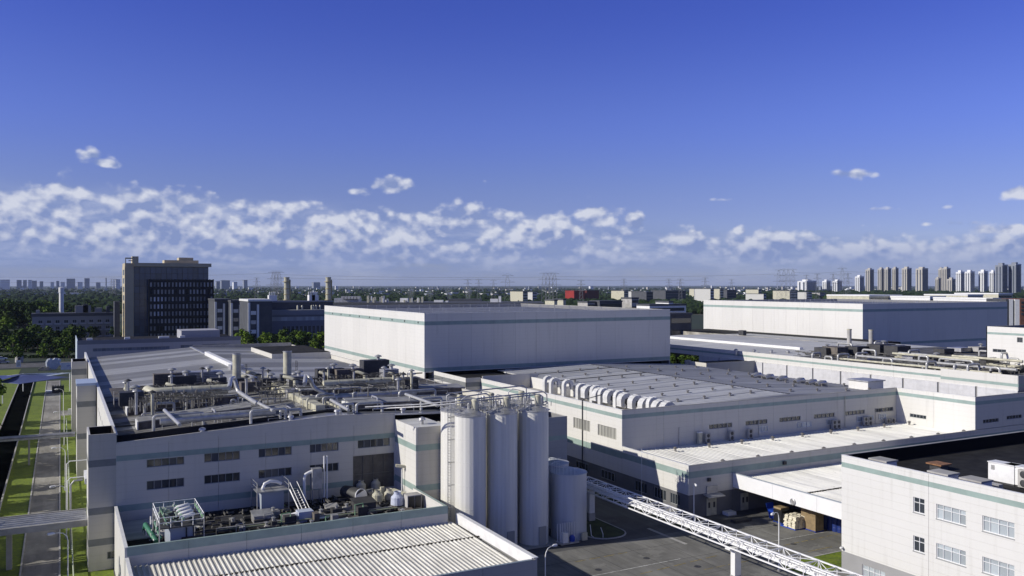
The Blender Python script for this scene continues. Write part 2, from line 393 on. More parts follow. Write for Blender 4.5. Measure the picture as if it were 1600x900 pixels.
# ================================================================== THE SETTING
def sheet(name, pts, z, m, tess=None):
    mb = MB(); mb.face([(x, y, z) for x, y in pts]); return struct(mb.build(name, m))
def rect(x0, y0, x1, y1): return [(x0, y0), (x1, y0), (x1, y1), (x0, y1)]
sheet('countryside_ground', rect(-16000, -3000, 22000, 24000), -.05, FIELDS)
sheet('factory_ground', rect(-9, 20, 330, 345), 0, ASPH)
sheet('yard', rect(42.6, 30, 125, 94), .004, YARD)
sheet('service_road', rect(-4.05, 20, -.15, 345), .008, ROADM)
sheet('cross_road', rect(-60, 405, 260, 428), .004, ASPH)
sheet('lawn', rect(.05, 20, 5.6, 345), .004, LAWN)
sheet('verge_lawn', rect(-8.0, 20, -4.25, 345), .004, LAWN)
sheet('west_lawn', rect(-60, 20, -12.6, 345), .006, LAWN)
sheet('gate_lawn', rect(-60, 352, -14, 398), .006, LAWN)
sheet('canal_water', rect(-12.4, 20, -8.2, 345), .003, WATER)
mb = MB()
for x in (-4.25, -.15): mb.box(x, 20, -.02, x + .2, 345, .12)
struct(mb.build('road_kerb', KERB))
mb = MB()
for x in (-12.6, -8.2): mb.box(x, 20, -.02, x + .2, 345, .35)
struct(mb.build('canal_edge', KERB))
for y0, y1 in ((101, 108), (252, 262)): sheet('side_path', rect(-.1, y0, 5.5, y1), .012, ROADM)
# planted islands in the yard
def island(name, pts, z=.1):
    mb = MB(); n = len(pts); o = 0
    mb.face([(x, y, z) for x, y in pts]); struct(mb.build(name, LAWN if 'corner' in name else mat('shaded_island_grass', (.035, .055, .014), .95, var=.5, vscale=.8, bump=.6)))  # islands in shade: grass colour darkened to hold the shadow
    k = MB()
    for i in range(n):
        a = Vector(pts[i] + (0,)); b = Vector(pts[(i + 1) % n] + (0,)); d = (b - a).normalized(); nn = Vector((d.y, -d.x, 0)) * .18
        k.quadbox([a, b, b + nn, a + nn] + [p + Vector((0, 0, z + .03)) for p in (a, b, b + nn, a + nn)])
    struct(k.build('kerb', KERB))
def rr(x0, y0, x1, y1, r):
    o = []
    for cx, cy, a0 in ((x1 - r, y0 + r, -90), (x1 - r, y1 - r, 0), (x0 + r, y1 - r, 90), (x0 + r, y0 + r, 180)):
        for k in range(6): a = R_(a0 + k * 18); o.append((cx + r * math.cos(a), cy + r * math.sin(a)))
    return o
island('grass_island', rr(63.0, 95.6, 68.8, 112, 2.6))
island('grass_strip', rr(76.2, 91.5, 80.4, 130, 1.8))
island('grass_corner', rr(76.8, 72.3, 96, 77.2, 1.2))
def line(px0, py0, px1, py1, w_, m, nm, dash=0):
    a = P(px0, py0, .02); b = P(px1, py1, .02); d = (b - a).normalized(); n = Vector((-d.y, d.x, 0)) * w_ / 2
    mb = MB()
    if dash:
        L = (b - a).length; t = 0
        while t < L:
            q = a + d * t; e = a + d * min(L, t + dash); mb.face([q - n, e - n, e + n, q + n]); t += dash * 1.35
    else: mb.face([a - n, b - n, b + n, a + n])
    struct(mb.build(nm, m))
line(925, 900, 1063, 873, .16, LWHITE, 'parking_line'); line(1205, 846, 1318, 826, .14, LWHITE, 'parking_line')
line(898, 878, 980, 863, .14, LYEL, 'yellow_line', 1.6); line(1000, 897, 1120, 868, .14, LYEL, 'yellow_line', 2.)
line(1225, 852, 1316, 833, .13, LYEL, 'yellow_line', 1.2); line(1262, 862, 1300, 854, .13, LYEL, 'yellow_line'); line(1100, 890, 1170, 876, .13, LYEL, 'yellow_line', 1.4)
# paler concrete slabs in the shaded lane
for q in ((985, 800, 1040, 822), (1010, 826, 1075, 850)):
    a = P(q[0], q[1]); b = P(q[2], q[3]); sheet('pale_slab', rect(min(a.x, b.x), min(a.y, b.y), max(a.x, b.x), max(a.y, b.y)), .012, CONC)

# ================================================================== LEFT PRODUCTION HALL
XW, YL, XE, YB = 5.75, 113.3, 61., 256.
def zroofL(x): return 14.5 + .5 * (x - XW) / 26.75 * (x < 32.5) + .5 * (x >= 32.5) + (1.45 * (x - XW) / (32.5 - XW) if x < 32.5 else 1.45 - 1.15 * (x - 32.5) / (XE - 32.5))
hall = thing('production_hall', 'long white production hall on the left with broad grey metal roof crowded with ducts', 'factory hall', (XW, YL, 0))
BND = [(11.7, 12.42, TEAL), (6.7, 7.5, TEAL)]
ops = []
cols4 = [(9.32, 13.64), (15.99, 20.34), (22.66, 26.93), (29.3, 33.2), (35.87, 40.46)]
for i, (a, b) in enumerate(cols4):
    if i < 5: ops.append((a - XW, b - XW, 11.72, 12.86) if i else (a - XW, b - XW, 11.75, 12.75))
    if i < 4: ops.append((a - XW, b - XW, 9.0, 10.12))
ops[0:0] = []
ops = [(a, b, z0 - .05, z1 - .05) for a, b, z0, z1 in ops]
BND2 = [(12.72, 13.4, TEAL), (6.7, 7.5, TEAL)]
opsr = ops + [(35.2 - XW, 41.1 - XW, 6.0, 10.7)]
Wf = panels(hall, (XW + .22, YL), (41.2, YL), 0, 14.85, GREYW if False else WHITE, 5.9, [(o[0] - .22, o[1] - .22, o[2], o[3]) for o in opsr], [(12.78, 13.45, TEAL), (6.7, 7.45, TEAL)])
for a, b, z0, z1 in [(o[0] - .22, o[1] - .22, o[2], o[3]) for o in ops]: window(hall, Wf, a, b, z0, z1, 5, rec=.16, pick=lambda: random.choice([GLASS, GLASS, GLASS, GLASS, SHED, mat('dusty_pane', (.10, .10, .095), .35, rnd=.2)]))
# gable parapet above the eaves line
mb = MB(); g0 = zroofL
gt = lambda x: g0(x) + (.5 * (32.5 - x) / 26.75 if x < 32.5 else 0)
def gab(mb, y0, y1, xa, xb, za, dz0, n=2, mi=0):
    xs = [xa, 32.5, xb] if xa < 32.5 < xb else [xa, xb]
    for p, q in zip(xs, xs[1:]):
        mb.quadbox([(p, y0, za), (q, y0, za), (q, y1, za), (p, y1, za), (p, y0, gt(p) + dz0), (q, y0, gt(q) + dz0), (q, y1, gt(q) + dz0), (p, y1, gt(p) + dz0)], mi)
gab(mb, YL + .01, YL + .22, XW + .25, 41.2, 14.853, .02); mb.build('gable_parapet', WHITE, hall)
# metal flashing roof strip behind the parapet then the dark gable end of the main roof
mb = MB()
for p, q in ((6.1, 32.5), (32.5, 66.3)):
    za = gt(p) - (.75 if p < 30 else .06); zb = gt(q) - .06
    mb.quadbox([(p, YL + .22, za - .2), (q, YL + .22, zb - .2), (q, YL + 4.2, zb - .25), (p, YL + 4.2, za - .25), (p, YL + .22, za), (q, YL + .22, zb), (q, YL + 4.2, zb - .12), (p, YL + 4.2, za - .12)])
mb.build('flashing_strip', FLASH, hall)
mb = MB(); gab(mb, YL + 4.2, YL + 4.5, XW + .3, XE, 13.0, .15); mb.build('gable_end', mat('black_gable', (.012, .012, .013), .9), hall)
for x in (16., 27.2, 33.5, 43., 52.):
    mb = MB(); mb.lathe((x, YL + 1.7, g0(x) - .2), [(.28, 0), (.28, .45), (.45, .5), (.4, .72), (.12, .85)], 12); mb.build('roof_vent', GALV, hall, True)
# west wall with small windows, set between the stair towers
ww = Wall((XW, YB), (XW, YL + .02))
wops = []
for k in range(10):
    y = 121 + k * 5.2; t = YB - y
    if y < 176: wops.append((t - 1., t + .6, 12.2, 13.0))
panels(hall, (XW, YB), (XW, YL + .02), 0, 15.95, BRIGHT, 7.1, wops, [])
for o in wops: window(hall, ww, o[0], o[1], o[2], o[3], 2)
cap(hall, (XW, YB), (XW, YL + .3), 15.95, .4, .08, WPAINT)
panels(hall, (XE, YL + 4), (XE, YB), 0, 14.9, WHITE, 12)
panels(hall, (XE - .0, YB), (XW + .02, YB), 0, 14.6, WHITE, 12)
mb = MB(); mb.box(XE - .35, YL + 4.6, 14.9, XE, YB, 16.3); mb.build('parapet', WHITE, hall)      # east parapet, sunlit inside
mb = MB(); mb.box(33.0, YB - .3, 14.6, XE - .4, YB - .02, 16.9); mb.build('parapet', CONC, hall)
ROOFP = mat('plant_zone_sheet', (.20, .195, .185), .7, spec=.2, rnd=.1, var=.35, vscale=.6, grime=(.3, .55, (.11, .10, .085)))
ROOFN = mat('older_roof_sheet', (.33, .33, .325), .6, spec=.3, rnd=.06, var=.18, vscale=.7, stretch=(.12, 1.8, 1), grime=(.11, .6, (.22, .21, .2)))
# roof in long strips running up to the ridge
random.seed(3)
y = YL + 4.55; tones = []
while y < YB - 1:
    hgt = random.choice([4.5, 6, 9, 13]) if y > 165 else random.choice([2.4, 3.6, 5])
    y2 = min(YB - .35, y + hgt)
    for p, q in ((XW + .25, 32.42), (32.58, XE - .36)):
        mb = MB(); za, zb = g0(p), g0(q)
        mb.quadbox([(p, y + .02, za - .2), (q, y + .02, zb - .2), (q, y2 - .02, zb - .2), (p, y2 - .02, za - .2), (p, y + .02, za), (q, y + .02, zb), (q, y2 - .02, zb), (p, y2 - .02, za)])
        nn = int((y2 - y) / 1.2)
        for k in range(nn):
            yy = y + (k + .5) * (y2 - y) / nn
            mb.quadbox([(p, yy, za), (q, yy, zb), (q, yy + .09, zb), (p, yy + .09, za), (p, yy + .02, za + .05), (q, yy + .02, zb + .05), (q, yy + .07, zb + .05), (p, yy + .07, za + .05)])
        mb.build('roof_sheet', (ROOFM if len(tones) % 2 else ROOFN) if y > 166 else (ROOFP if len(tones) % 2 else ROOFN), hall)
    y = y2; tones.append(1)
mb = MB(); mb.box(32.2, 160, 16.3, 32.8, YB - .4, 16.62); mb.build('ridge_cap', PIPE, hall)
a = onX(308, 552, 32.5); b = onX(350, 573, 32.5)
mb = MB(); mb.box(32.0, 187, 16.4, 33.0, 226, 17.3); mb.build('ridge_vent', WPAINT, hall)
mb = MB(); mb.box(31.2, 184, 16.4, 33.9, 187.0, 17.3); mb.build('ridge_vent_box', GALV, hall)
# low boxes at the far end of the roof
mb = MB(); mb.box(46., 214, 14.9, 60.6, 240, 17.0); mb.build('roof_house', WHITE, hall)
mb = MB(); mb.box(46.2, 214.2, 17.0, 60.4, 239.8, 17.1); mb.build('roof_house_deck', BITU, hall)

def stair_tower(x0, x1, y0, y1, zt, label, bands, side_caps=True, extra=None, win=None):
    t = thing('stair_tower', label, 'stair tower', (x0, y0, 0))
    op = win or []
    Wt = panels(t, (x0, y0), (x1, y0), 0, zt, BEIGE, 8, op, bands)
    for o in op: window(t, Wt, *o, cols=2)
    panels(t, (x0, y1), (x0, y0 + .02), 0, zt, BRIGHT, 8, [], bands)
    mb = MB(); mb.box(x0 + .22, y0 + .8, zt - 1.0, x1, y1, zt - .9); mb.build('deck', BITU, t)
    mb = MB(); mb.box(x1 - .2, y0 + .22, zt - 6, x1, y1, zt); mb.box(x0 + .22, y1 - .22, zt - 6, x1 - .2, y1, zt); mb.build('parapet', WHITE, t)
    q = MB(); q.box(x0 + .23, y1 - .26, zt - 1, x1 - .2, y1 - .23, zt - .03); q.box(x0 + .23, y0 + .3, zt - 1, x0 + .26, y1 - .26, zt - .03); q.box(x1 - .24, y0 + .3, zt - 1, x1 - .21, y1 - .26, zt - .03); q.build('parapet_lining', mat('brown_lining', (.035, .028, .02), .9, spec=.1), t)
    return t
gb = [(12.34, 13.17, GBAND), (6.66, 7.49, GBAND), (2.95, 3.78, GBAND)]
stair_tower(2.95, 5.95, YL, YL + 6.6, 16.2, 'beige corner stair tower with grey bands at the near left end of the hall', gb, win=[(2.0, 2.9, 1.2, 2.1)])
t2 = stair_tower(2.6, 5.6, 168, 176, 16.3, 'middle beige stair tower with a pale blue capping on the west side of the hall', [(12.6, 13.6, GBAND), (7, 8, GBAND)])
mb = MB(); mb.box(2.5, 167.9, 16.3, 5.7, 176.1, 16.75); mb.build('capping', mat('pale_blue_cap', (.42, .50, .62), .4), t2)
stair_tower(2.35, 5.5, 222, 231, 16.3, 'farthest beige stair tower at the back west corner of the hall', [(13.2, 14.6, GBAND)])
# pipes and tank at the foot of the west side
t = thing('vent_column', 'grey vent column with white cowl standing against the west wall behind the corner tower', 'vent', (3.4, 124, 0))
MB().box(3.2, 123, 0, 5.4, 128, 8.5).build('shaft', GALV, t); MB().box(2.8, 122.6, 8.5, 5.6, 128.4, 9.2).build('cowl', WPAINT, t)
MB().tube([(2.6, 124, 8.8), (1.6, 124, 8.8), (1.2, 124, 8.3), (1.2, 124, 0)], .12, 10).build('pipe', PIPE, t, True)
for k, yy in enumerate((137, 150)):
    o = MB().tube([(.9, yy, 0), (.9, yy, 6.2), (1.3, yy, 6.6), (5.7, yy, 6.6)], .08, 8).build('drain_pipe', WSTEEL, None, True)
    tag(o, ['white pipe bending over the lawn to the hall wall, the nearer one', 'white pipe bending over the lawn to the hall wall, the farther one'][k], 'pipe')

# block to the right of the hall front, behind the silos
blk = thing('stair_block', 'beige block with teal stripes between the hall front and the silos', 'building', (41.2, 105.3, 0))
bb = [(12.2, 13.0, TEAL), (6.9, 7.7, TEAL)]
panels(blk, (41.2, YL + .2), (41.2, 105.32), 0, 15.3, BRIGHT, 4.5, [], bb)
panels(blk, (41.2 + .22, 105.3), (46.0, 105.3), 0, 15.3, BEIGE, 4.5, [], bb)
panels(blk, (46.0, 105.3 + .01), (46.0, 109), 0, 15.3, BEIGE, 4.5, [], bb)
panels(blk, (46.0, 109.), (66.6, 109.), 0, 14.5, GREYW, 7, [], [(11.1, 11.75, TEAL)])
panels(blk, (66.6, 109.01), (66.6, 127), 0, 14.5, WHITE, 7)
MB().box(41.45, 105.55, 15.0, 45.8, YL + .2, 15.2).build('roof', ROOFC, blk)
MB().box(45.8, 109.3, 13.4, 66.3, 117.6, 13.6).build('roof', BITU, blk)
MB().box(61.05, 117.6, 13.4, 66.3, 126.9, 13.6).build('roof', BITU, blk)
MB().box(61.05, 126.7, 0, 66.38, 127.0, 14.5).build('back_wall', WHITE, blk)
mb = MB(); mb.lathe((43.2, 108.2, 15.2), [(.22, 0), (.22, .5), (.5, .6), (.42, .85), (.1, 1.)], 12); mb.build('roof_vent', GALV, blk, True)
# long dark wall of shutters in the corner of the front
f = window(hall, Wf, opsr[-1][0] - .22, opsr[-1][1] - .22, 6.0, 10.7, 4, .45, glass=mat('brown_shutter', (.11, .10, .085), .6, var=.3, vscale=1.), frame=mat('brown_frame', (.16, .15, .13), .6))

# ================================================================== LOWER WING IN FRONT OF THE HALL
wing = thing('plant_deck_wing', 'low wing with teal edged parapet holding the machinery deck below the hall windows', 'building', (5.9, 94.6, 0))
panels(wing, (5.75, 112.9), (5.75, 94.62), 0, 7.5, BRIGHT, 6)
panels(wing, (5.75 + .22, 94.6), (41.1, 94.6), 4.5, 7.5, WHITE, 6., [], [(6.62, 7.5, TEAL)])
panels(wing, (41.1, 94.62), (41.1, 105.28), 0, 7.5, BRIGHT, 6, [], [(6.62, 7.5, TEAL)])
MB().box(40.75, 94.9, 5.55, 40.87, 105.2, 7.45).build('parapet_lining', BRIGHT, wing)
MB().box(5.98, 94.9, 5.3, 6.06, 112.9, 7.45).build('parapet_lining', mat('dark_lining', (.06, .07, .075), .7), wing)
MB().box(6.0, 94.85, 5.3, 41.0, 113.2, 5.5).build('deck', BITU, wing)
cap(wing, (5.75, 112.9), (5.75, 94.6), 7.5, .3, .06); cap(wing, (6.0, 94.6), (40.9, 94.6), 7.5, .28, .05, TEAL)
for k in range(4): MB().box(9.5 + .02, 106 + .02, 5.5, 15, 112.6, 5.62).build('metal_deck_sheet', ROOFC, wing) if k == 0 else None
MB().box(6.3, 104.5, 5.5, 12.8, 112.8, 5.63).build('metal_deck_sheet', ROOFC, wing)
# corrugated shed roof
low = thing('corrugated_shed', 'low shed with cream corrugated metal roof and white parapet in the foreground', 'building', (5.9, 75.5, 0))
panels(low, (5.8, 94.5), (5.8, 75.5), 0, 6.5, BRIGHT, 6)
panels(low, (6.02, 75.5), (42.6, 75.5), 0, 6.3, GREYW, 6)
panels(low, (42.6, 75.52), (42.6, 94.4), 0, 6.5, WHITE, 6.3)
MB().box(42.1, 75.75, 5.35, 42.37, 94.5, 6.5).build('parapet_lining', WPAINT, low)
cap(low, (42.6, 75.4), (42.6, 94.5), 6.5, .5, .07); cap(low, (5.9, 75.5), (42.0, 75.5), 6.3, .3, .05, mat('blue_grey_coping', (.24, .29, .33), .5)); cap(low, (5.8, 94.4), (5.8, 75.6), 6.5, .3, .06)
def corr_mesh(Lx, Ly, slope):
    mb = MB(); prof = [(0, 0), (.12, 0), (.18, .10), (.28, .10), (.34, 0), (Lx, 0)]
    o = 0
    for x, z in prof: mb.v += [(x, 0, z), (x, Ly, z + slope * Ly)]
    for i in range(len(prof) - 1): mb.f.append((2 * i, 2 * i + 2, 2 * i + 3, 2 * i + 1)); mb.m.append(0)
    return mb.mesh('roof_sheet', CORR)
SW = .49; me1 = corr_mesh(SW, 6.45, .018); me2 = corr_mesh(SW, 12.45, .018)
x = 6.1; k = 0
while x < 42.0 - SW:
    inst(me1, 'roof_sheet', (x, 88.15, 5.42), low); 
    if k % 1 == 0: inst(me2, 'roof_sheet', (x, 75.8, 5.18), low)
    x += SW + .004; k += 1
# dirty lap joint between the two tiers
mb = MB(); random.seed(5); x = 6.1
while x < 42:
    w_ = random.uniform(.12, .5); mb.box(x, 87.98 - random.uniform(0, .14), 5.40, x + w_, 88.14 + random.uniform(0, .1), 5.47 + random.uniform(0, .05)); x += w_ + random.uniform(.0, .12)
stuff(mb.build('lap_grime', mat('grime', (.06, .05, .035), .95, var=.5, vscale=2.), low))
MB().box(6.1, 75.8, 5.05, 42.1, 94.4, 5.12).build('roof_deck', CONC, low)

# ================================================================== CENTRAL HALL
XC = 80.74
cen = thing('central_hall', 'large white hall in the middle with shallow grey roof dotted with small vents', 'factory hall', (XC, 98.4, 0))
YC = 115.08; XD = 146.6; YK = 181.5
ub = [(12.2, 12.85, TEAL)]
YSL = 142.7
wop = [(onX(896, 670, XC).y, onX(922, 670, XC).y), (onX(934, 680, XC).y, onX(963, 680, XC).y)]
Wc = Wall((XC, 168.0), (XC, YC + .02))
wo = [(168.0 - a, 168.0 - b, 8.6, 10.5) for a, b in wop]; wo[1] = (wo[1][0], wo[1][1], 8.5, 10.4)
panels(cen, (XC, 168.), (XC, YC + .02), 0, 13.64, BRIGHT, 10.6, wo, ub + [(5.75, 6.8, TEAL), (0, 3.4, mat('dark_base', (.15, .15, .155), .75, var=.12, vscale=.5))])
for o in wo: window(cen, Wc, *o, cols=6, glass=PALEG, frame=mat('stone_frame', (.45, .44, .40), .6), rec=.16)
# lower part of the west wall and dark ground-floor base with window strips
lops = []
for px in (942, 992, 1062 - 24, 1062 + 0):
    pass
ll = [(950, 13.5), ]
Wl = Wall((XC, YC), (XC, 98.4))
low_ops = [(3.4, 6.6, 1.4, 3.0), (8.4, 11.4, 1.4, 3.0), (12.4, 14.6, 1.4, 3.0)]
panels(cen, (XC, YC), (XC, 98.42), 0, 7.7, BRIGHT, 8.4, low_ops, [(5.85, 6.8, TEAL), (0, 3.4, mat('dark_base', (.15, .15, .155), .75, var=.12, vscale=.5))])
for o in low_ops: window(cen, Wl, *o, cols=4)
for (y0, y1) in ((137, 132.5), (129, 125), (121, 117)):
    Wx = Wall((XC - .01, y0), (XC - .01, y1)); window(cen, Wx, 0, y0 - y1, 1.6, 3.0, 4, rec=-.09)
# south faces
sops = []
for px0, px1, pt, pb in ((1108, 1144, 666, 672), (1165, 1199, 659, 666), (1218, 1251, 655, 661), (1272, 1304, 649, 656), (1321, 1351, 643, 650), (1367, 1396, 639, 645)):
    a = onY(px0, pt, YC); b = onY(px1, pt, YC); sops.append((a.x - XC, b.x - XC, 9.1, 9.9))
Ws = panels(cen, (XC + .22, YC), (XD, YC), 4, 13.6, WHITE, 8.2, [(o[0] - .22, o[1] - .22, o[2], o[3]) for o in sops], ub)
for o in sops: window(cen, Ws, o[0] - .22, o[1] - .22, o[2], o[3], 5)
for i, (a, b) in enumerate(((22.5, 24.1), (29.2, 31.4), (38.7, 42.2), (46.2, 49.), (54.3, 58.9), (60.5, 62.5))):
    if i < 1: continue
    window(cen, Ws, a, b, 7.7, 8.7, 3, rec=-.09, glass=BLINDG, frame=WFRAME)
cap(cen, (XC, 168), (XC, YC), 13.64, .3, .06); cap(cen, (XC, YC), (XD, YC), 13.6, .3, .06, CONC)
lop2 = [(89.0 - XC + k * 0, 0, 0, 0) for k in range(0)]
Wq = panels(cen, (XC + .22, 98.4), (XD + 40, 98.4), 0, 7.68, WHITE, 8.4, [], [(5.85, 6.8, TEAL), (0, 3.4, MATS['dark_base'])])
cap(cen, (XC, YC), (XC, 98.4), 7.7, .35, .06); cap(cen, (XC, 98.4), (XD, 98.4), 7.68, .3, .05, CONC)
# lower terrace roof in wide sheets
MB().box(XC + .3, 98.7, 6.3, XD, YC, 6.5).build('terrace_deck', DARK, cen)
x = XC + .3; k = 0
while x < XD - .3:
    x2 = min(XD - .02, x + 7.1); mb = MB(); mb.box(x + .09, 98.75, 6.55, x2 - .09, YC - .02, 6.85)
    n = 9
    for j in range(n):
        xx = x + .3 + j * .75
        if xx + .1 < x2: mb.box(xx, 98.8, 6.85, xx + .07, YC - .05, 6.90)
    mb.build('terrace_sheet', ROOFW, cen); 
    for yy in (111.2, 99.9):
        v = MB(); v.box(x + .3, yy - .2, 6.9, x + .45, yy + .2, 7.5); v.lathe((x + .37, yy, 7.4), [(.32, 0), (.36, .12), (.1, .3)], 10); v.build('roof_vent', VENTM, cen, True)
    x = x2
# main roof: west slope in sheets, dark ridge gutter, east slope
XR = 118.; XRE = 149.
def zc(x): return 14.05 - .7 * (XR - x) / (XR - 93.) if x < XR else 14.05 - 1.5 * (x - XR) / (XRE - XR)
y = YC + .52; k = 0
while y < YK - .5:
    y2 = min(YK, y + 5.35)
    for p, q in ((93.2, XR - .25), (XR + .25, XRE)):
        mb = MB(); za, zb = zc(p), zc(q)
        mb.quadbox([(p, y + .17, za - .2), (q, y + .17, zb - .2), (q, y2 - .17, zb - .2), (p, y2 - .17, za - .2), (p, y + .17, za), (q, y + .17, zb), (q, y2 - .17, zb), (p, y2 - .17, za)])
        for j in range(5):
            yy = y + .5 + j * 1.05
            mb.quadbox([(p, yy, za), (q, yy, zb), (q, yy + .1, zb), (p, yy + .1, za), (p, yy + .03, za + .06), (q, yy + .03, zb + .06), (q, yy + .07, zb + .06), (p, yy + .07, za + .06)])
        mb.build('roof_sheet', ROOFC if p < 100 else mat('east_slope_sheet', (.44, .44, .43), .55, spec=.3, rnd=.12, var=.2, vscale=.6, stretch=(.15, 1.6, 1)), cen)  # east slope: pale sheet darkened for the side turned from the sun
    y = y2; k += 1
mb = MB()
for p, q in ((93.2, XR), (XR, XRE)): mb.quadbox([(p, YC + .3, 11), (q, YC + .3, 11), (q, YC + .5, 11), (p, YC + .5, 11), (p, YC + .3, zc(p) - .02), (q, YC + .3, zc(q) - .02), (q, YC + .5, zc(q) - .02), (p, YC + .5, zc(p) - .02)])
mb.build('gable_fill', WHITE, cen)
MB().box(XR - .3, YC + .4, 13.85, XR + .3, YK, 14.1).build('ridge_gutter', DARK, cen)
for yy in (158.2, 171.5): MB().obox((93.3, yy, zc(93.3) + .03), (XR - 93.8, 0, zc(XR) - zc(93.3)), (0, .35, 0), (0, 0, .08)).build('dark_joint', DARK, cen)
vm = MB(); vm.box(-.12, -.12, 0, .12, .12, .4); vm.lathe((0, 0, .4), [(.28, 0), (.33, .08), (.12, .22)], 10); vm.box(.3, -.08, 0, .9, .08, .14); vme = vm.mesh('roof_vent', VENTM)
for i, x in enumerate((96, 102, 108, 113)):
    for j, yy in enumerate((120, 127.5, 136, 145, 154, 163, 171)): inst(vme, 'roof_vent', (x + (j % 2) * 2.4, yy, zc(x) + .0), cen)
for i, x in enumerate((122, 129, 137, 143.5)):
    for j, yy in enumerate((119, 127, 135, 144, 153, 162, 172)): inst(vme, 'roof_vent', (x + (j % 2) * 2, yy, zc(x) - .05), cen)
MB().box(XC + .3, YK, 0, XRE, YK + .3, 12.4).build('back_wall', SHED, cen)
MB().box(93.3, YC + .6, 12.0, XRE - .2, YK, 12.2).build('roof_deck', DARK, cen)
# sunken strip behind the west parapet and the clerestory face the ducts leave
MB().box(XC + .25, YC + .3, 11.0, 93.0, 167.8, 11.1).build('gutter_deck', CONC, cen)
panels(cen, (93.0, 167.6), (93.0, YC + .4), 11.1, 13.45, BRIGHT, 6)
panels(cen, (XC + .3, 167.8), (94.9, 167.8), 9, 14.2, WHITE, 6)
# rising notch tower at the back of the west wall
nt = thing('roof_tower', 'white wall block with a grey band at the far end of the central hall wall', 'building', (XC, 168, 0))
panels(nt, (XC - 3.5, 168.), (XC, 168.), 0, 13.9, BEIGE, 6, [], [(12., 13., GBAND)])
panels(nt, (XC - 3.5, 186.), (XC - 3.5, 168.02), 0, 13.9, BRIGHT, 6, [], [(12., 13., GBAND)])
MB().box(XC - 3.3, 168.3, 12.6, 93., 186, 12.8).build('roof', BITU, nt)
panels(nt, (XC - 3.5, 203.), (XC - 3.5, 186.), 0, 13.9, BRIGHT, 6, [], [(12., 12.8, TEAL)])

# east block (its west face catches the sun) and its south face
eb = thing('east_block', 'white block with teal stripe closing the pale terrace on the right', 'building', (XD, 98.5, 0))
Wd = Wall((XD, YC + .3), (XD, 98.55))
d0 = YC + .3
do = [(d0 - 112.1, d0 - 108.5, 8.25, 8.95)]
panels(eb, (XD, d0), (XD, 98.55), 6.5, 13.62, BRIGHT, 8.2, do, ub)
window(eb, Wd, *do[0], cols=5)
eo = [(2.0, 6.6, 8.7, 9.4), (9.0, 13.6, 8.9, 9.6), (16, 20.6, 8.9, 9.6)]
We = panels(eb, (XD + .22, 98.53), (XD + 40, 98.53), 7.75, 13.62, WHITE, 8.2, eo, ub)
for o in eo: window(eb, We, *o, cols=5)
MB().box(XD + .3, 98.9, 9.5, 167.9, 130, 9.7).build('roof', BITU, eb)
cap(eb, (XD, d0), (XD, 98.5), 13.62, .3, .06); cap(eb, (XD, 98.53), (XD + 40, 98.53), 13.62, .3, .06, CONC)

# ------------------------------------------------------------------ canopy by the terrace
can = thing('loading_canopy', 'loading canopy with white fascia and pale metal roof beside the yard', 'canopy', (89.1, 78, 0))
panels(can, (89.1, 98.36), (89.1, 74.2), 3.75, 5.83, mat('white_fascia', (.77, .77, .765), .45, var=.04, vscale=.6), 8)
cap(can, (89.1, 98.36), (89.1, 74.2), 5.83, .32, .07, mat('fascia_coping', (.42, .46, .48), .4))
for (y0, y1, z) in ((86.6, 98.3, 5.12), (74.3, 86.5, 5.0)):
    x = 89.4
    while x < 125:
        mb = MB(); mb.box(x, y0, z - .12, x + 5.96, y1, z)
        for j in range(12): mb.box(x + .2 + j * .48, y0, z, x + .26 + j * .48, y1, z + .045)
        mb.build('roof_sheet', ROOFW, can); x += 6
mb = MB(); random.seed(9); x = 89.5
while x < 124:
    w_ = random.uniform(.1, .4); mb.box(x, 86.44 - random.random() * .1, 5.0, x + w_, 86.6, 5.1 + random.random() * .06); x += w_ + random.uniform(0, .15)
stuff(mb.build('lap_grime', MATS['grime'], can))
for x in (89.6, 98, 107, 116):
    for yy in (() if x < 90 else (75, 86)): MB().box(x, yy, 0, x + .3, yy + .3, 4.95).build('post', WPAINT, can)
mb = MB(); mb.lathe((0, 0, 0), [(.0, 0), (.42, 0), (.46, .05), (.46, .12), (.36, .16), (.30, .1), (0, .1)], 20)
e = mb.build('exhaust_ring', GALV, None, True); e.rotation_euler = (0, R_(-90), 0); pp = onX(1239, 784, 89.05); e.location = pp; e.parent = can; e.matrix_parent_inverse = Matrix.Translation(-WL(can))
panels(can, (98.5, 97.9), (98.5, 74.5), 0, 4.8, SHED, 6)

# ================================================================== OFFICE-SIDE BUILDING ON THE RIGHT
XB, Y0E, Y1E = 82.0, 25.8, 71.93
eb2 = thing('right_building', 'near white building on the right with grey base, teal stripe and dark flat roof', 'building', (XB, Y0E, 0))
We2 = Wall((XB, Y1E), (XB, Y0E)); eops = []
def ey(px, py=800): return Y1E - onX(px, py, XB).y
small = (ey(1427), ey(1444.5)); big1 = (ey(1463), ey(1509)); big2 = (ey(1535), ey(1585)); big3 = (ey(1612), ey(1668))
gb0 = (ey(1347), ey(1383))
for s in (small,): eops += [(s[0], s[1], 9.35, 11.0), (s[0], s[1], 5.15, 6.8)]
for s in (big1, big2, big3): eops += [(s[0], s[1], 9.3, 10.85), (s[0], s[1], 5.15, 6.72)]
eops += [(gb0[0], gb0[1], .3, 1.72), (big1[0], big1[1], .9, 2.2)]
random.seed(4)
panels(eb2, (XB, Y1E), (XB, Y0E), 0, 13.82, mat('ivory_cladding', (.66, .655, .625), .5, kind='siding'), 11.53, eops, [(12.45, 13.02, TEAL), (0, 2.5, mat('grey_base', (.30, .30, .30), .7, var=.1))])
pk = lambda: random.choice([BLINDG, BLINDG, BLINDG, GLASS])
for s in eops[:2]: window(eb2, We2, *s, cols=2, trans=.66, frame=WFRAME, rec=.16)
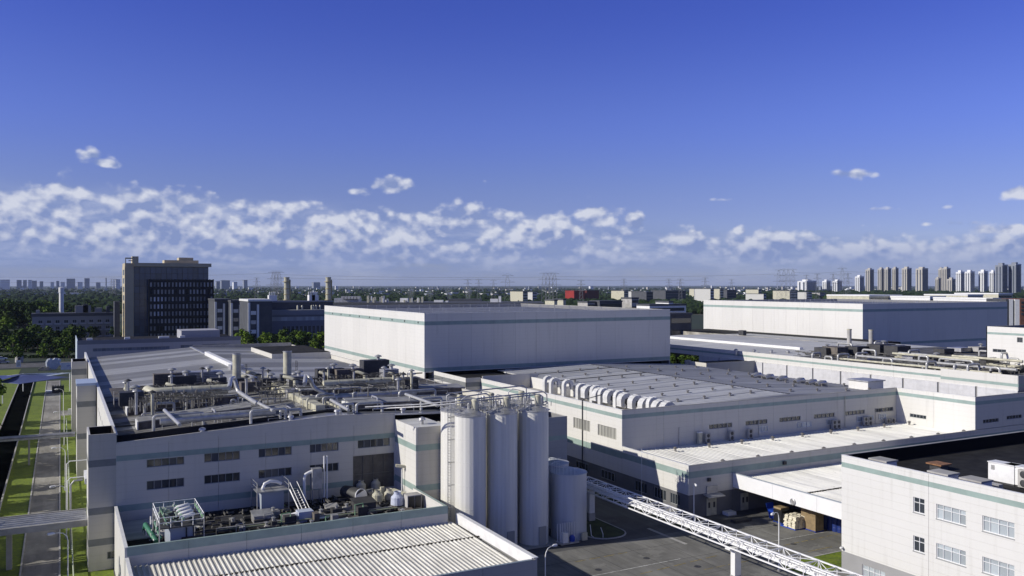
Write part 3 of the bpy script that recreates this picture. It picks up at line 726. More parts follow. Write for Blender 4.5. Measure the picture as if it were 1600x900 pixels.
for s in eops[2:8]: window(eb2, We2, *s, cols=[.22, .5, .78], trans=.68, frame=WFRAME, rec=.16, glass=BLINDG)
for s in eops[8:]: window(eb2, We2, *s, cols=4, trans=.62, frame=WFRAME, rec=.16, glass=BLINDG)
mb = MB()
for s in eops: We2.slab(mb, s[0] - .05, s[1] + .05, -.07, .02, s[2] - .09, s[2] - .01)
mb.build('window_sill', FRAME, eb2)
panels(eb2, (XB + 70, Y1E), (XB + .02, Y1E), 0, 13.82, WHITE, 10)
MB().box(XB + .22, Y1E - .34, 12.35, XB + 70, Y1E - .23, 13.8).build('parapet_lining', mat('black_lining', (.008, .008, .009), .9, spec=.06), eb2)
MB().box(XB + .23, Y0E, 12.2, XB + 70, Y1E - .24, 12.35).build('roof', BITU, eb2)
MB().box(XB + .23, Y0E, 12.2, XB + .33, Y1E - .3, 13.7).build('parapet_lining', BITU, eb2)
cap(eb2, (XB, Y1E), (XB, Y0E), 13.82, .3, .05, WPAINT); cap(eb2, (XB + 70, Y1E), (XB + .35, Y1E), 13.82, .3, .05, CONC)
cm = MB(); cm.lathe((XB - .35, Y1E - .25, 2.75), [(.0, 0), (.16, .05), (.2, .2), (.1, .3)], 10); cm.box(XB - .35, Y1E - .3, 2.95, XB, Y1E - .2, 3.05)
tag(cm.build('security_camera', WPAINT, None, True), 'white dome security camera on the far corner of the right building', 'camera')
def roof_block(px0, px1, py, z, nm, label, m1, m2, dy=1.6, hh=.55, X=None, over=.15):
    a = P(px0, py, z); b = P(px1, py, z); x0 = a.x; 
    return a, b
rvs = [((1380, 719), 'grey slab topped roof vent nearest the far corner of the dark roof', 0), ((1474, 741), 'grey slab topped roof vent peeping over the parapet between two others', 0), ((1525, 748), 'largest grey slab topped roof vent beside the white air handlers', 0)]
for (q, lb, k) in rvs:
    c = onX(q[0], q[1] - 2, 84.2); t = thing('slab_vent', lb, 'roof vent', (c.x, c.y, 12.35), 'slab topped vents on the dark roof')
    MB().box(c.x - .8, c.y - 1.2, 12.35, c.x + .8, c.y + .9, 13.7).build('curb', WPAINT, t)
    MB().box(c.x - 1.0, c.y - 1.25, 13.7, c.x + 1.0, c.y + 1.25, 13.88).build('slab', CONC, t)
c = P(1467, 730, 12.6); t = thing('roof_hatch', 'rusty brown roof hatch in the middle of the dark roof', 'hatch', (c.x, c.y, 12.35))
MB().box(c.x - .7, c.y - .7, 12.35, c.x + .7, c.y + .7, 12.95).build('curb', DARK, t); MB().box(c.x - 1, c.y - 1, 12.95, c.x + 1, c.y + 1, 13.1).build('lid', mat('rust_lid', (.26, .13, .06), .8, var=.35, vscale=2.), t)
for k, (px0, px1, py) in enumerate(((1544, 1568, 751), (1570, 1588, 756))):
    a = P(px0, py, 12.4); t = thing('air_handler', ['larger white air handler on the dark roof', 'smaller white air handler beside the larger one on the dark roof'][k], 'air handler', (a.x, a.y, 12.35), 'air handlers on the dark roof')
    L = [2.9, 2.2][k]; MB().box(a.x, a.y - L, 12.55, a.x + 1.3, a.y, 14.5).build('casing', WPAINT, t)
    MB().box(a.x - .1, a.y - L - .05, 14.5, a.x + 1.4, a.y + .05, 14.58).build('lid', WPAINT, t)
    MB().box(a.x + .05, a.y - L, 12.35, a.x + 1.2, a.y, 12.55).build('plinth', DARK, t)
    mb = MB()
    for j in range(5): mb.box(a.x - .03, a.y - .75 , 13.75 + j * .1, a.x, a.y - .35, 13.8 + j * .1)
    mb.build('grille', DARK, t)
def condenser(c, label, rz=0, group=None, fans=2):
    t = thing('air_conditioner', label, 'air conditioner', (0, 0, 0), group)
    MB().box(-.18, -.5, .12, .18, .5, .12 + .75 * fans).build('casing', mat('weathered_ac', (.42, .41, .38), .6, var=.2, vscale=2.), t)
    for k in range(fans):
        m_ = MB(); m_.lathe((0, 0, 0), [(.28, 0), (.31, .03), (.26, .05), (.05, .03)], 14); o = m_.build('fan_grille', DARK, t, True); o.rotation_euler = (0, R_(-90), 0); o.location = (-.185, 0, .12 + .75 * (k + .5))
    m_ = MB(); m_.box(-.15, -.45, 0, .15, -.35, .12); m_.box(-.15, .35, 0, .15, .45, .12); m_.build('foot', DARK, t)
    t.location = c; t.rotation_euler = (0, 0, rz); return t
a = P(1594, 762, 12.4); condenser((a.x, a.y - .5, 12.35), 'two fan white condenser at the right edge of the dark roof', 0, None, 2).scale = (1.25,) * 3
a = P(1555, 764, 12.5); t = thing('roof_duct', 'low grey sheet metal duct running from slab vent to air handlers', 'duct', (a.x, a.y, 12.35)); MB().box(a.x, a.y - .4, 12.5, a.x + .7, a.y + 3.4, 13.).build('duct_run', GALV, t); MB().box(a.x + .1, a.y, 12.35, a.x + .6, a.y + .3, 12.5).build('support', DARK, t)
o = MB().box(XB + 12, 58, 12.36, XB + 24, 58.12, 12.42).build('cable_tray', GALV); tag(o, 'thin cable tray lying across the dark roof', 'cable tray')

# air conditioners and cabinets on the terrace below the windows
acs = [(98.0, 'lone air conditioner under the terrace wall nearest the ducts'), (103.3, 'second air conditioner from the left under the terrace wall'), (107.6, 'third air conditioner from the left under the terrace wall'), (128.4, 'tall air conditioner left of the stacked pair on the terrace'), (129.5, 'slim air conditioner just right of the tall one on the terrace'), (136.9, 'left of the two stacked air conditioners on the terrace'), (138.1, 'right of the two stacked air conditioners on the terrace'), (143.2, 'air conditioner left of the last one near the inner corner'), (144.6, 'last air conditioner beside the inner corner of the terrace')]
ac0 = None
for x, lb in acs:
    t = condenser((x, 114.4, 6.9), lb, R_(90), 'air conditioners on the terrace', 2 if x not in (143.2, 144.6) else 1); t.scale = (1.05,) * 3
for z_, x in ((6.9, 96.),): 
    t = thing('pipe_cabinet', 'small cream vent box against the terrace wall left of the air conditioners', 'vent box', (x, 114.6, z_)); MB().box(x, 114.3, z_, x + .7, 114.8, z_ + 1.9).build('box', CREAM, t); MB().box(x - .1, 114.2, z_ + 1.9, x + .8, 114.8, z_ + 2.05).build('lid', WPAINT, t)
for k, x in enumerate((92.3, 102.9, 110.2, 132.0, 140.5)):
    o = MB().tube([(x, YC - .12, 12.9 if k == 3 else 10.), (x, YC - .12, 6.9)], .06, 6).build('downpipe', CREAM if k == 3 else GALV, cen)
o = MB().tube([(XC - .12, 126.9, 0), (XC - .12, 126.9, 13.9), (XC + 4, 126.9, 14.6)], .09, 6).build('downpipe', DARK, cen)
# hut on the central roof
t = thing('roof_hut', 'small white hut with purple grey side on the far right of the central roof', 'hut', (144., 121., 11.5))
MB().box(143.4, 119.2, 11.9, 147.9, 124.0, 14.5).build('wall', BRIGHT, t); MB().box(143.1, 118.9, 14.5, 148.2, 124.3, 14.7).build('roof', GALV, t)

# mushroom ducts with hoods on the two edges of the central roof
def hood(x, y, z, label, ztop, low):
    t = thing('hooded_duct', label, 'duct', (x, y, z), 'white hooded ducts along the west roof edge')
    w2 = .72 if low else .45; r = .95 if low else .85; t_ = .42 if low else .30; top = ztop - r - t_; mb = MB()
    path = ([(0, z)] if not low else [(.55, top - .95), (.0, top - .75)]) + [(r * (1 - math.cos(a)), top + r * math.sin(a)) for a in [R_(k) for k in range(0, 181, 18)]] + [(2 * r, top - (.4 if low else .9))]
    outer = []; inner = []
    for i, (p, q) in enumerate(path):
        p0 = path[max(0, i - 1)]; p1 = path[min(len(path) - 1, i + 1)]; d = Vector((p1[0] - p0[0], p1[1] - p0[1])).normalized(); n = Vector((-d.y, d.x))
        outer.append((p + n.x * t_, q + n.y * t_)); inner.append((p - n.x * t_, q - n.y * t_))
    for i in range(len(path) - 1):
        pts = []
        for yy in (-w2, w2):
            for a_ in (outer[i], inner[i], inner[i + 1], outer[i + 1]): pts.append((x + a_[0], y + yy, a_[1]))
        mb.quadbox(pts)
    mb.build('duct_body', mat('duct_paint', (.62, .62, .60), .45, rnd=.06, var=.15, vscale=1.2), t)
    mb = MB()
    for i in range(1, len(path) - 1, 2):
        o_, n_ = outer[i], inner[i]; d = Vector((o_[0] - n_[0], o_[1] - n_[1])).normalized() * .05
        mb.obox((x + n_[0] - d.x, y - w2 - .04, n_[1] - d.y), (0, 2 * w2 + .08, 0), (o_[0] - n_[0] + 2 * d.x, 0, o_[1] - n_[1] + 2 * d.y), (d.y * .8, 0, -d.x * .8))
    mb.build('seam', WSTEEL, t)
    if low: MB().box(x + .2, y - w2 * .85, top - .8, x + 1.5, y + w2 * .85, top + .15).build('fan_opening', DARK, t)
    else: MB().box(x + .25, y - w2 * .6, z, x + 1.4, y + w2 * .6, top - .3).build('inner_duct', GALV, t)
    return t
NUM = ['first', 'second', 'third', 'fourth', 'fifth', 'sixth', 'seventh', 'eighth', 'ninth', 'tenth', 'eleventh', 'twelfth', 'thirteenth', 'fourteenth', 'fifteenth', 'sixteenth', 'seventeenth', 'eighteenth', 'nineteenth', 'twentieth', 'twenty first', 'twenty second', 'twenty third', 'twenty fourth', 'twenty fifth', 'twenty sixth', 'twenty seventh', 'twenty eighth', 'twenty ninth', 'thirtieth', 'thirty first', 'thirty second', 'thirty third', 'thirty fourth', 'thirty fifth']
names = ['first', 'second', 'third', 'fourth', 'fifth', 'sixth', 'seventh', 'eighth', 'ninth', 'tenth', 'eleventh', 'twelfth', 'thirteenth', 'fourteenth', 'fifteenth']
hx = [(857, 0, 587), (867, 0, 590), (887, 0, 593), (909, 0, 599), (919, 1, 602), (931, 0, 602), (936, 1, 606), (944, 0, 606), (954, 1, 609), (968, 0, 610), (976, 1, 614), (993, 1, 617), (1009, 1, 621), (1020, 0, 620), (1030, 1, 625), (1052, 1, 629)]
for k, (px, lo, yt) in enumerate(hx):
    xx = 91.6; q_ = onX(px, yt, xx); hood(xx - .9, max(q_.y, 117.3), 11.1, '%s white %s duct from the far end of the row along the roof edge' % (names[k] if k < 15 else 'nearest', 'drum shaped' if lo else 'tall bent'), q_.z, bool(lo))
for k, px in enumerate((1184, 1203, 1224, 1251, 1270, 1285)):
    c = P(px, 590 + (px - 1184) * .13, 13.0)
    t = thing('roof_cowl', '%s round topped grey cowl from the left along the east roof edge' % names[k], 'cowl', (c.x, c.y, 12.3), 'cowls along the east roof edge')
    m_ = MB(); m_.tube([(c.x + 1.0, c.y, 12.0), (c.x + 1.0, c.y, 13.1), (c.x + .6, c.y, 13.6), (c.x - .4, c.y, 13.7), (c.x - 1.6, c.y, 13.35)], [.5, .55, .6, .55, .5], 12); m_.build('cowl', GALV, t, True)
    m_ = MB(); m_.tube([(c.x - 1.5, c.y, 13.37), (c.x - 1.72, c.y, 13.28)], .42, 12); m_.build('opening', DARK, t)

# ================================================================== HIGH WAREHOUSES
def warehouse(x0, y0, x1, y1, z, label, zb):
    t = thing('high_warehouse', label, 'warehouse', (x0, y0, 0))
    bands = [(z - 2.75, z - 1.85, TEAL), (zb, zb + .9, TEAL)]
    panels(t, (x0, y1), (x0, y0 + .02), 4, z, BRIGHT, 6.1, [], bands); panels(t, (x0 + .22, y0), (x1, y0), zb - .15 if zb > 13 else 4, z, mat('warehouse_shade_side', (.70, .675, .60), .6, rnd=.03, kind='siding'), 6.1, [], bands)  # south face colour lightened and warmed to offset its blue shade
    panels(t, (x1, y0 + .02), (x1, y1), 4, z, WHITE, 12); panels(t, (x1, y1), (x0 + .2, y1), 4, z, WHITE, 12)
    y = y0 + .7; 
    while y < y1 - 1:
        y2 = min(y1 - .7, y + 7.); mb = MB(); mb.box(x0 + .7, y + .05, z - 1.35, x1 - .7, y2 - .05, z - 1.15)
        for j in range(6): mb.box(x0 + .8, y + .4 + j * 1.15, z - 1.15, x1 - .8, y + .5 + j * 1.15, z - 1.05)
        mb.build('roof_sheet', ROOFM, t)
        y = y2
    rl = MB()
    for k in range(10):
        yy = y0 + 1 + k * (y1 - y0 - 2) / 9
        for m_ in range(7):
            xx = x0 + 3 + m_ * (x1 - x0 - 6) / 6; rl.box(xx, yy, z - 1.1, xx + .12, yy + .12, z + .15)
        rl.box(x0 + 3, yy + .02, z - .1, x1 - 3, yy + .09, z - .02)
    rl.build('roof_rail', GALV, t)
    for (a, b) in (((x0, y1), (x0, y0)), ((x0, y0), (x1, y0))): cap(t, a, b, z, .4, .08)
    return t
w1 = warehouse(75., 186.3, 146.5, 271.6, 27.3, 'big white windowless warehouse in the centre with two teal stripes', 13.7)
w2 = warehouse(244., 205., 324.5, 287.5, 27.4, 'big white windowless warehouse on the right with two teal stripes', 12.9)
mb = MB()
for k in range(9): mb.box(74.9, 190 + k * 9, 24.9, 75, 190.4 + k * 9, 25.3)
mb.build('wall_lamp', DARK, w1)
# gap between central hall and warehouse, its deep shade painted as black walls
t = thing('loading_undercroft', 'dark recessed strip under the central warehouse behind the grey roof', 'building', (85, 184, 0))
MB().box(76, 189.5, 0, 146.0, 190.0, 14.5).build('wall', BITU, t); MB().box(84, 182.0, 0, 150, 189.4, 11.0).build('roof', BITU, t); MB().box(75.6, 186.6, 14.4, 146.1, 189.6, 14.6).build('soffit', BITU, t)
for x in (95, 150): MB().box(x, 183.5, 0, x + 1.4, 184.4, 13.6).build('pillar', CONC, t)

# ================================================================== PIPE ROOF HALL
XP = 168.
ph = thing('pipe_roof_hall', 'white hall at right with striped parapet and roof covered in silver pipes', 'factory hall', (XP, 104, 0))
panels(ph, (XP, 200), (XP, 104.02), 0, 12.95, mat('grey_white_panel', (.60, .60, .61), .55, var=.10, vscale=.8, kind='siding'), 8.5, gap=.5)
panels(ph, (XP + .35, 240), (XP + .35, 121), 12.95, 15.45, BRIGHT, 12, [], [(14.0, 14.5, TEAL)])
panels(ph, (XP + .2, 121), (XP + .2, 104.1), 12.95, 15.95, BRIGHT, 17, [], [(13.7, 14.3, TEAL)])
panels(ph, (XP + .25, 104), (XP + 60, 104), 12.95, 15.95, GREYW, 12, [], [(13.7, 14.3, TEAL)])
MB().box(XP + .3, 104.3, 0, XP + 60, 104.6, 13.2).build('south_wall', GREYW, ph)
MB().box(XP + .6, 104.7, 14.3, XP + 60, 121, 14.5).build('deck', BITU, ph)
y = 104.4
while y < 240:
    y2 = y + 6.; mb = MB(); za, zb = 15.0, 16.2
    mb.quadbox([(XP + .7, y, za - .2), (XP + 26, y, zb - .2), (XP + 26, y2 - .08, zb - .2), (XP + .7, y2 - .08, za - .2), (XP + .7, y, za), (XP + 26, y, zb), (XP + 26, y2 - .08, zb), (XP + .7, y2 - .08, za)])
    PR = mat('old_dark_roof', (.13, .13, .135), .8, var=.4, vscale=.4, rnd=.15, spec=.2) if y < 163 else ROOFM
    mb.build('roof_sheet', PR, ph)
    mb = MB(); mb.quadbox([(XP + 26.1, y, zb - .2), (XP + 60, y, 15.6), (XP + 60, y2 - .08, 15.6), (XP + 26.1, y2 - .08, zb - .2), (XP + 26.1, y, zb), (XP + 60, y, 15.8), (XP + 60, y2 - .08, 15.8), (XP + 26.1, y2 - .08, zb)])
    mb.build('roof_sheet', PR, ph); y = y2
MB().box(XP + 16, 176, 15.6, XP + 17.2, 236, 16.4).build('ridge_vent', WPAINT, ph)
for px in (1178, 1205, 1231, 1150):
    c = P(px, 552 + (px - 1178) * .03, 15.0); v = MB(); v.lathe((c.x, c.y, 14.3), [(.35, 0), (.35, 1.2), (.55, 1.25), (.55, 1.6), (.2, 1.8)], 10)
    tag(v.build('stub_vent', GALV, None, True), {1178: 'dark capped stub vent on the grey roof, second from the left', 1205: 'third dark capped stub vent on the grey roof', 1231: 'rightmost dark capped stub vent before the pipes', 1150: 'leftmost dark capped stub vent on the grey roof'}[px], 'roof vent', 'stub vents behind the striped parapet')
# link block and parapet behind
lk = thing('link_block', 'low link block with shade darkened wall between the central roof and the panelled wall', 'building', (151, 176.6, 0))
panels(lk, (151, 176.6), (XP - .05, 176.6), 0, 13.3, GREYW, 6); panels(lk, (151, 184), (151, 176.62), 0, 13.3, WHITE, 6); MB().box(151.3, 176.9, 12.9, XP - .1, 184, 13.0).build('roof', BITU, lk)
dw = thing('stained_wall', 'long stained concrete parapet wall in front of the right warehouse', 'wall', (208, 196, 0))
panels(dw, (213, 285), (213, 196), 10, 16.1, DIRTYC, 14); MB().box(213.3, 190, 10, 244, 285, 15.3).build('roof', BITU, dw)
panels(dw, (213, 196), (213, 176), 10, 16.1, SHED, 10)
# far right white block
fr = thing('annex_block', 'white annex block at the right edge with a thin teal stripe and one small window', 'building', (186, 85, 0))
Wr = Wall((190, 125), (190, 80))
ro = [(4.9, 7.1, 15.75, 16.5), (9.5, 12., 17.4, 18.)]
ro = [(125 - onX(1589, 531, 190).y, 125 - onX(1598, 531, 190).y, onX(1590, 535, 190).z, onX(1590, 527, 190).z), (125 - onX(1551, 549, 190).y, 125 - onX(1572, 549, 190).y, onX(1560, 550.5, 190).z, onX(1560, 545.5, 190).z)]
ro = [o for o in ro if o[0] > 0 and o[2] > 14]
panels(fr, (190, 125), (190, 80), 14, 24.4, BRIGHT, 30, ro, [(22.6, 23.1, TEAL)])
for o in ro: window(fr, Wr, *o, cols=3)
panels(fr, (250, 125), (190, 125), 14, 24.4, WHITE, 20); MB().box(190.3, 80, 23.8, 250, 124.7, 23.9).build('roof', BITU, fr)

# ================================================================== SILOS
def silo(x, y, label):
    t = thing('silo', label, 'silo', (x, y, 0), 'tall white silos beside the beige block')
    R = 1.97; n = 48; mb = MB(); o = 0
    ring = []
    for k in range(n * 2):
        th = math.pi * k / n; r = R + (.014 if k % 4 < 2 else 0.); ring.append((math.cos(th) * r, math.sin(th) * r))
    N2 = len(ring); mb.v = [(x + a, y + b, 0) for a, b in ring] + [(x + a, y + b, 17.5) for a, b in ring]
    for k in range(N2): mb.f.append((k, (k + 1) % N2, N2 + (k + 1) % N2, N2 + k)); mb.m.append(0)
    mb.build('shell', SILO, t, True)
    MB().lathe((x, y, 17.42), [(2.06, 0), (2.06, .12), (1.9, .16), (.6, .75), (.0, .82)], 32).build('cone_roof', GALV, t, True)
    q = MB()
    for zz in (2.9, 5.8, 8.7, 11.6, 14.5): q.lathe((x, y, zz), [(R + .005, 0), (R + .022, .02), (R + .022, .06), (R + .005, .08)], 48)
    q.build('seam_ring', SILO, t, True)
    MB().lathe((x + .5, y - .3, 17.9), [(.42, 0), (.42, 1.35), (.48, 1.4), (.3, 1.6)], 14).build('filter', CREAM, t, True)
    rl = MB()
    for k in range(16):
        th = 2 * math.pi * k / 16; a = (x + 1.95 * math.cos(th), y + 1.95 * math.sin(th)); b = (x + 1.95 * math.cos(th + math.pi / 8), y + 1.95 * math.sin(th + math.pi / 8))
        rl.bar((a[0], a[1], 17.5), (a[0], a[1], 18.4), .04)
        for z in (17.95, 18.4): rl.bar((a[0], a[1], z), (b[0], b[1], z), .045)
    rl.build('railing', GALV, t)
    return t
SX = [46.2, 50.75, 55.4]; SY = [99.2, 103.75]
sn = {(0, 0): 'front left silo, half in sun, with the ladder beside it', (1, 0): 'front middle silo in shade', (2, 0): 'front right silo in shade with a small door', (0, 1): 'back left silo, sunlit, beside the beige block', (1, 1): 'back middle silo mostly hidden, its roof gear showing', (2, 1): 'back right silo mostly hidden behind the front right one'}
for i in range(3):
    for j in range(2): silo(SX[i], SY[j], sn[(i, j)])
for i, x in enumerate(SX[1:]):
    o = MB().box(x - .3 - .0, SY[0] - 2.09, .1, x + .75, SY[0] - 1.9, 2.5).build('silo_door', FRAME); tag(o, ['grey metal door at the foot of the front middle silo', 'grey metal door at the foot of the front right silo'][i], 'door')
# ladder with cage brackets
t = thing('silo_ladder', 'long dark ladder with brackets running up between the left silos', 'ladder', (44.0, 100.9, 0)); mb = MB()
for dx in (0, .5): mb.box(43.9 + dx * .6, 101.1 - dx * .5, 0, 43.98 + dx * .6, 101.18 - dx * .5, 19)
for k in range(52): mb.bar((43.94, 101.14, .5 + k * .35), (44.24, 100.89, .5 + k * .35), .04)
mb.build('ladder_rails', GALV, t)
for k in range(6): MB().box(43.9, 100.8, 2.5 + k * 2.9, 45.1, 100.95, 2.65 + k * 2.9).build('bracket', GALV, t)
# delivery pipes across the silo tops
for k, (yy, z, x1) in enumerate(((99.0, 19.5, 56.2), (99.35, 19.75, 57.0), (102.4, 19.6, 50.), (103.2, 20.2, 56.))):
    pts = ([(36 - k, yy + 8, z - 1.6), (41, yy + 3, z - 1.0)] if k < 2 else []) + [(44.6, yy, z - .4), (x1, yy, z), (x1 + .5, yy, z - .35), (x1 + .55, yy, 18.1)]
    o = MB().tube(pts, .09, 8).build('silo_feed_pipe', GALV, None, True); tag(o, ['lowest thin feed pipe running over the silo tops', 'upper thin feed pipe running over the front silo tops', 'short thin feed pipe reaching the back middle silo', 'topmost thin feed pipe reaching the back right silo'][k], 'pipe', 'thin pipes over the silos')
random.seed(12)
for i, x in enumerate(SX):
    for j, y in enumerate(SY):
        q = MB(); c = (x - .9, y + .9)
        q.tube([(c[0], c[1], 17.6), (c[0], c[1], 19.3), (c[0] + .5, c[1] - .3, 19.7), (c[0] + 1.4, c[1] - .8, 19.5), (c[0] + 1.6, c[1] - 1., 18)], .075, 8)
        o = q.build('loop_pipe', GALV, None, True); tag(o, 'bent loop pipe on top of the %s %s silo' % (['front', 'back'][j], ['left', 'middle', 'right'][i]), 'pipe', 'bent loop pipes on the silo tops')
        q = MB()
        for k in range(26):
            a = Vector((x + random.uniform(-1.5, 2.4), y + random.uniform(-.6, 2.), 17.7 + random.uniform(0, .5))); L = random.uniform(.3, 1.3); ax = random.choice([(L, 0, 0), (0, L, 0), (0, 0, L * .9), (L * .6, L * .4, .1)])
            q.bar(a, a + Vector(ax), random.uniform(.05, .14))
        for k in range(3): q.lathe((x + random.uniform(-1, 2), y + random.uniform(0, 1.8), 17.7), [(.22, 0), (.22, random.uniform(.4, 1.1)), (.1, 1.2)], 8)
        o = stuff(q.build('valve_gear', GALV)); tag(o, 'tangle of valves and handrails on the %s %s silo roof' % (['front', 'back'][j], ['left', 'middle', 'right'][i]), 'valve gear', 'valve gear on the silo tops')
MB().box(43.6, 96.6, 0, 58.4, 106.2, .12).build('silo_plinth', CONC)
struct(bpy.data.objects['silo_plinth'])

# ------------------------------------------------------------------ storage tanks
def tank(x, y, R, h, label):
    t = thing('storage_tank', label, 'tank', (x, y, 0), 'pale storage tanks beside the silos')
    MB().lathe((x, y, 0), [(R, 0), (R, h), (R + .07, h + .02), (R + .07, h + .14), (R - .1, h + .16), (.3, h + .75), (0, h + .8)], 48).build('shell', TANK, t, True)
    rl = MB()
    for k in range(14):
        th = 2 * math.pi * k / 28 + 1.6; a = (x + (R - .1) * math.cos(th), y + (R - .1) * math.sin(th)); b = (x + (R - .1) * math.cos(th + math.pi / 14), y + (R - .1) * math.sin(th + math.pi / 14))
        rl.bar((a[0], a[1], h + .1), (a[0], a[1], h + 1.1), .05); rl.bar((a[0], a[1], h + 1.1), (b[0], b[1], h + 1.1), .05)
    rl.build('railing', WPAINT, t); return t
tank(60.95, 99.35, 2.42, 8.6, 'nearer pale storage tank between the silos and the pipe bridge')
tank(61.9, 105.3, 2.3, 8.7, 'second pale storage tank behind the nearer one, only its top showing')
t = thing('pump_skid', 'white pump skid with pipes at the foot of the storage tank', 'pump skid', (58.6, 96.9, 0))
q = MB()
for k in range(7): x = 57.8 + k * .35; q.tube([(x, 97., 0), (x, 97., 2.6), (x + .2, 96.6, 2.7), (x + .2, 96.6, .3)], .06, 6)
q.build('pipes', WPAINT, t); MB().box(58., 95.9, .3, 58.8, 96.5, 1.6).build('cabinet', WPAINT, t); MB().box(57.6, 95.8, .1, 60.4, 97.4, .3).build('frame', GALV, t)
MB().lathe((59.6, 96.3, .3), [(.35, 0), (.4, .5), (.2, .8)], 12).build('pump', BLUE, t)
o = MB().box(61.2, 96.3, .1, 62., 96.7, 1.1).build('junction_box', CREAM); tag(o, 'cream junction box against the foot of the storage tank', 'box')
q = MB().tube([(63.2, 97.5, 1.7), (63.2, 97.2, .3), (63.4, 96.6, .05), (64.4, 96.2, .05), (64.8, 96.8, .4), (64.7, 97.2, 1.2)], .05, 6); tag(q.build('hose', WPAINT), 'pale hose looped on the ground beside the storage tank', 'hose')

# ------------------------------------------------------------------ pipe bridge (truss)
br = thing('pipe_bridge', 'long white steel truss bridge carrying white pipes across the yard', 'pipe bridge', (68, 84, 0))
xa, xb, zt, zb2 = 66.6, 68.7, 5.8, 4.45; ys0, ys1 = 106.5, 44.
ch = MB()
for x in (xa, xb):
    for z in (zt, zb2): ch.box(x - .07, ys1, z - .07, x + .07, ys0, z + .07)
ch.build('chord', WSTEEL, br)
nb = 26; st = (ys0 - ys1) / nb
for i in range(nb + 1):
    y = ys0 - i * st; q = MB()
    for x in (xa, xb): q.bar((x, y, zb2), (x, y, zt), .09)
    q.bar((xa, y, zt), (xb, y, zt), .09); q.bar((xa, y, zb2), (xb, y, zb2), .1)
    if i < nb:
        y2 = y - st
        for x in (xa, xb):
            if i % 2: q.bar((x, y, zb2), (x, y2, zt), .075)
            else: q.bar((x, y, zt), (x, y2, zb2), .075)
        q.bar((xa, y, zt), (xb, y2, zt), .07) if i % 2 else q.bar((xb, y, zt), (xa, y2, zt), .07)
        q.bar((xa, y - st / 2, zt), (xb, y, zt), .05)
    q.build('truss_frame', WSTEEL, br)
for k, (x, z, r) in enumerate(((67.0, 4.85, .17), (67.4, 4.85, .17), (67.85, 4.9, .22), (68.35, 4.85, .15), (67.2, 5.3, .13), (67.7, 5.35, .13))):
    MB().tube([(x, ys0, z), (x, ys1, z)], r * .85, 10).build('carried_pipe', WSTEEL if k != 3 else PIPE, br, True)
q = MB()
for i in range(nb * 2): q.box(66.75, ys0 - i * st / 2 - .08, 5.08, 68.55, ys0 - i * st / 2, 5.16)
q.build('pipe_shelf', WSTEEL, br)
for y in (104.2, 74.2, 52.):
    MB().box(67.2, y - .35, 0, 68.1, y + .35, 4.2).build('pillar', WPAINT, br); MB().box(66.4, y - .4, 4.2, 68.9, y + .4, 4.36).build('pillar_head', WPAINT, br)
    MB().box(67.15, y - .4, 0, 68.15, y + .4, 1.2).build('pillar_base', CONC, br)

# ------------------------------------------------------------------ street lamps
def lamp(loc, rz, label, h=7.):
    t = thing('street_lamp', label, 'street lamp', (0, 0, 0), 'white curved street lamps')
    MB().tube([(0, 0, 0), (0, 0, h - 1.0), (-.1, 0, h - .5), (-.45, 0, h - .12), (-.9, 0, h - .02), (-1.3, 0, h - .02)], [.08, .06, .05, .045, .04, .04], 8).build('pole', WSTEEL, t, True)
    MB().tube([(-1.2, 0, h - .03), (-1.45, 0, h - .02), (-1.9, 0, h - .06), (-2.0, 0, h - .08)], [.06, .16, .15, .05], 8).build('lamp_head', WSTEEL, t, True)
    MB().lathe((0, 0, 0), [(.16, 0), (.16, .3), (.1, .34)], 8).build('base', GALV, t)
    t.location = loc; t.rotation_euler = (0, 0, rz); return t
b = P(1217, 893); lamp(b, R_(20), 'street lamp standing in front of the pallets under the canopy', 7.2)
b = P(852, 938); lamp(b, R_(200), 'street lamp between the corrugated shed and the yard at the bottom', 5.6)
b = P(1056, 832); l3 = lamp(Vector((77.9, 93.8, 0)), R_(60), 'street lamp throwing its shadow on the end of the central hall', 6.6)
for k, (x, y) in enumerate(((.75, 105.), (.75, 129.5), (.75, 160.), (.75, 205.), (.75, 250.))):
    lamp((x, y, 0), R_(0), '%s street lamp along the left road, counting from the bottom' % names[k], 7.2)
o = MB().tube([(79.8, 108.5, 0), (79.8, 108.5, 8.6)], .03, 5).build('lightning_rod', WSTEEL); tag(o, 'thin upright rod beside the long west wall of the central hall', 'rod')

# ================================================================== DUCTS AND UNITS ON THE LEFT HALL ROOF
ZR = 16.0
def pr(px, py, z=ZR):          # point on the left hall roof under this part of the picture
    p = P(px, py, z)
    for _ in range(6): p = P(px, py, g0(min(max(p.x, XW), XE)) + (z - ZR))
    return p
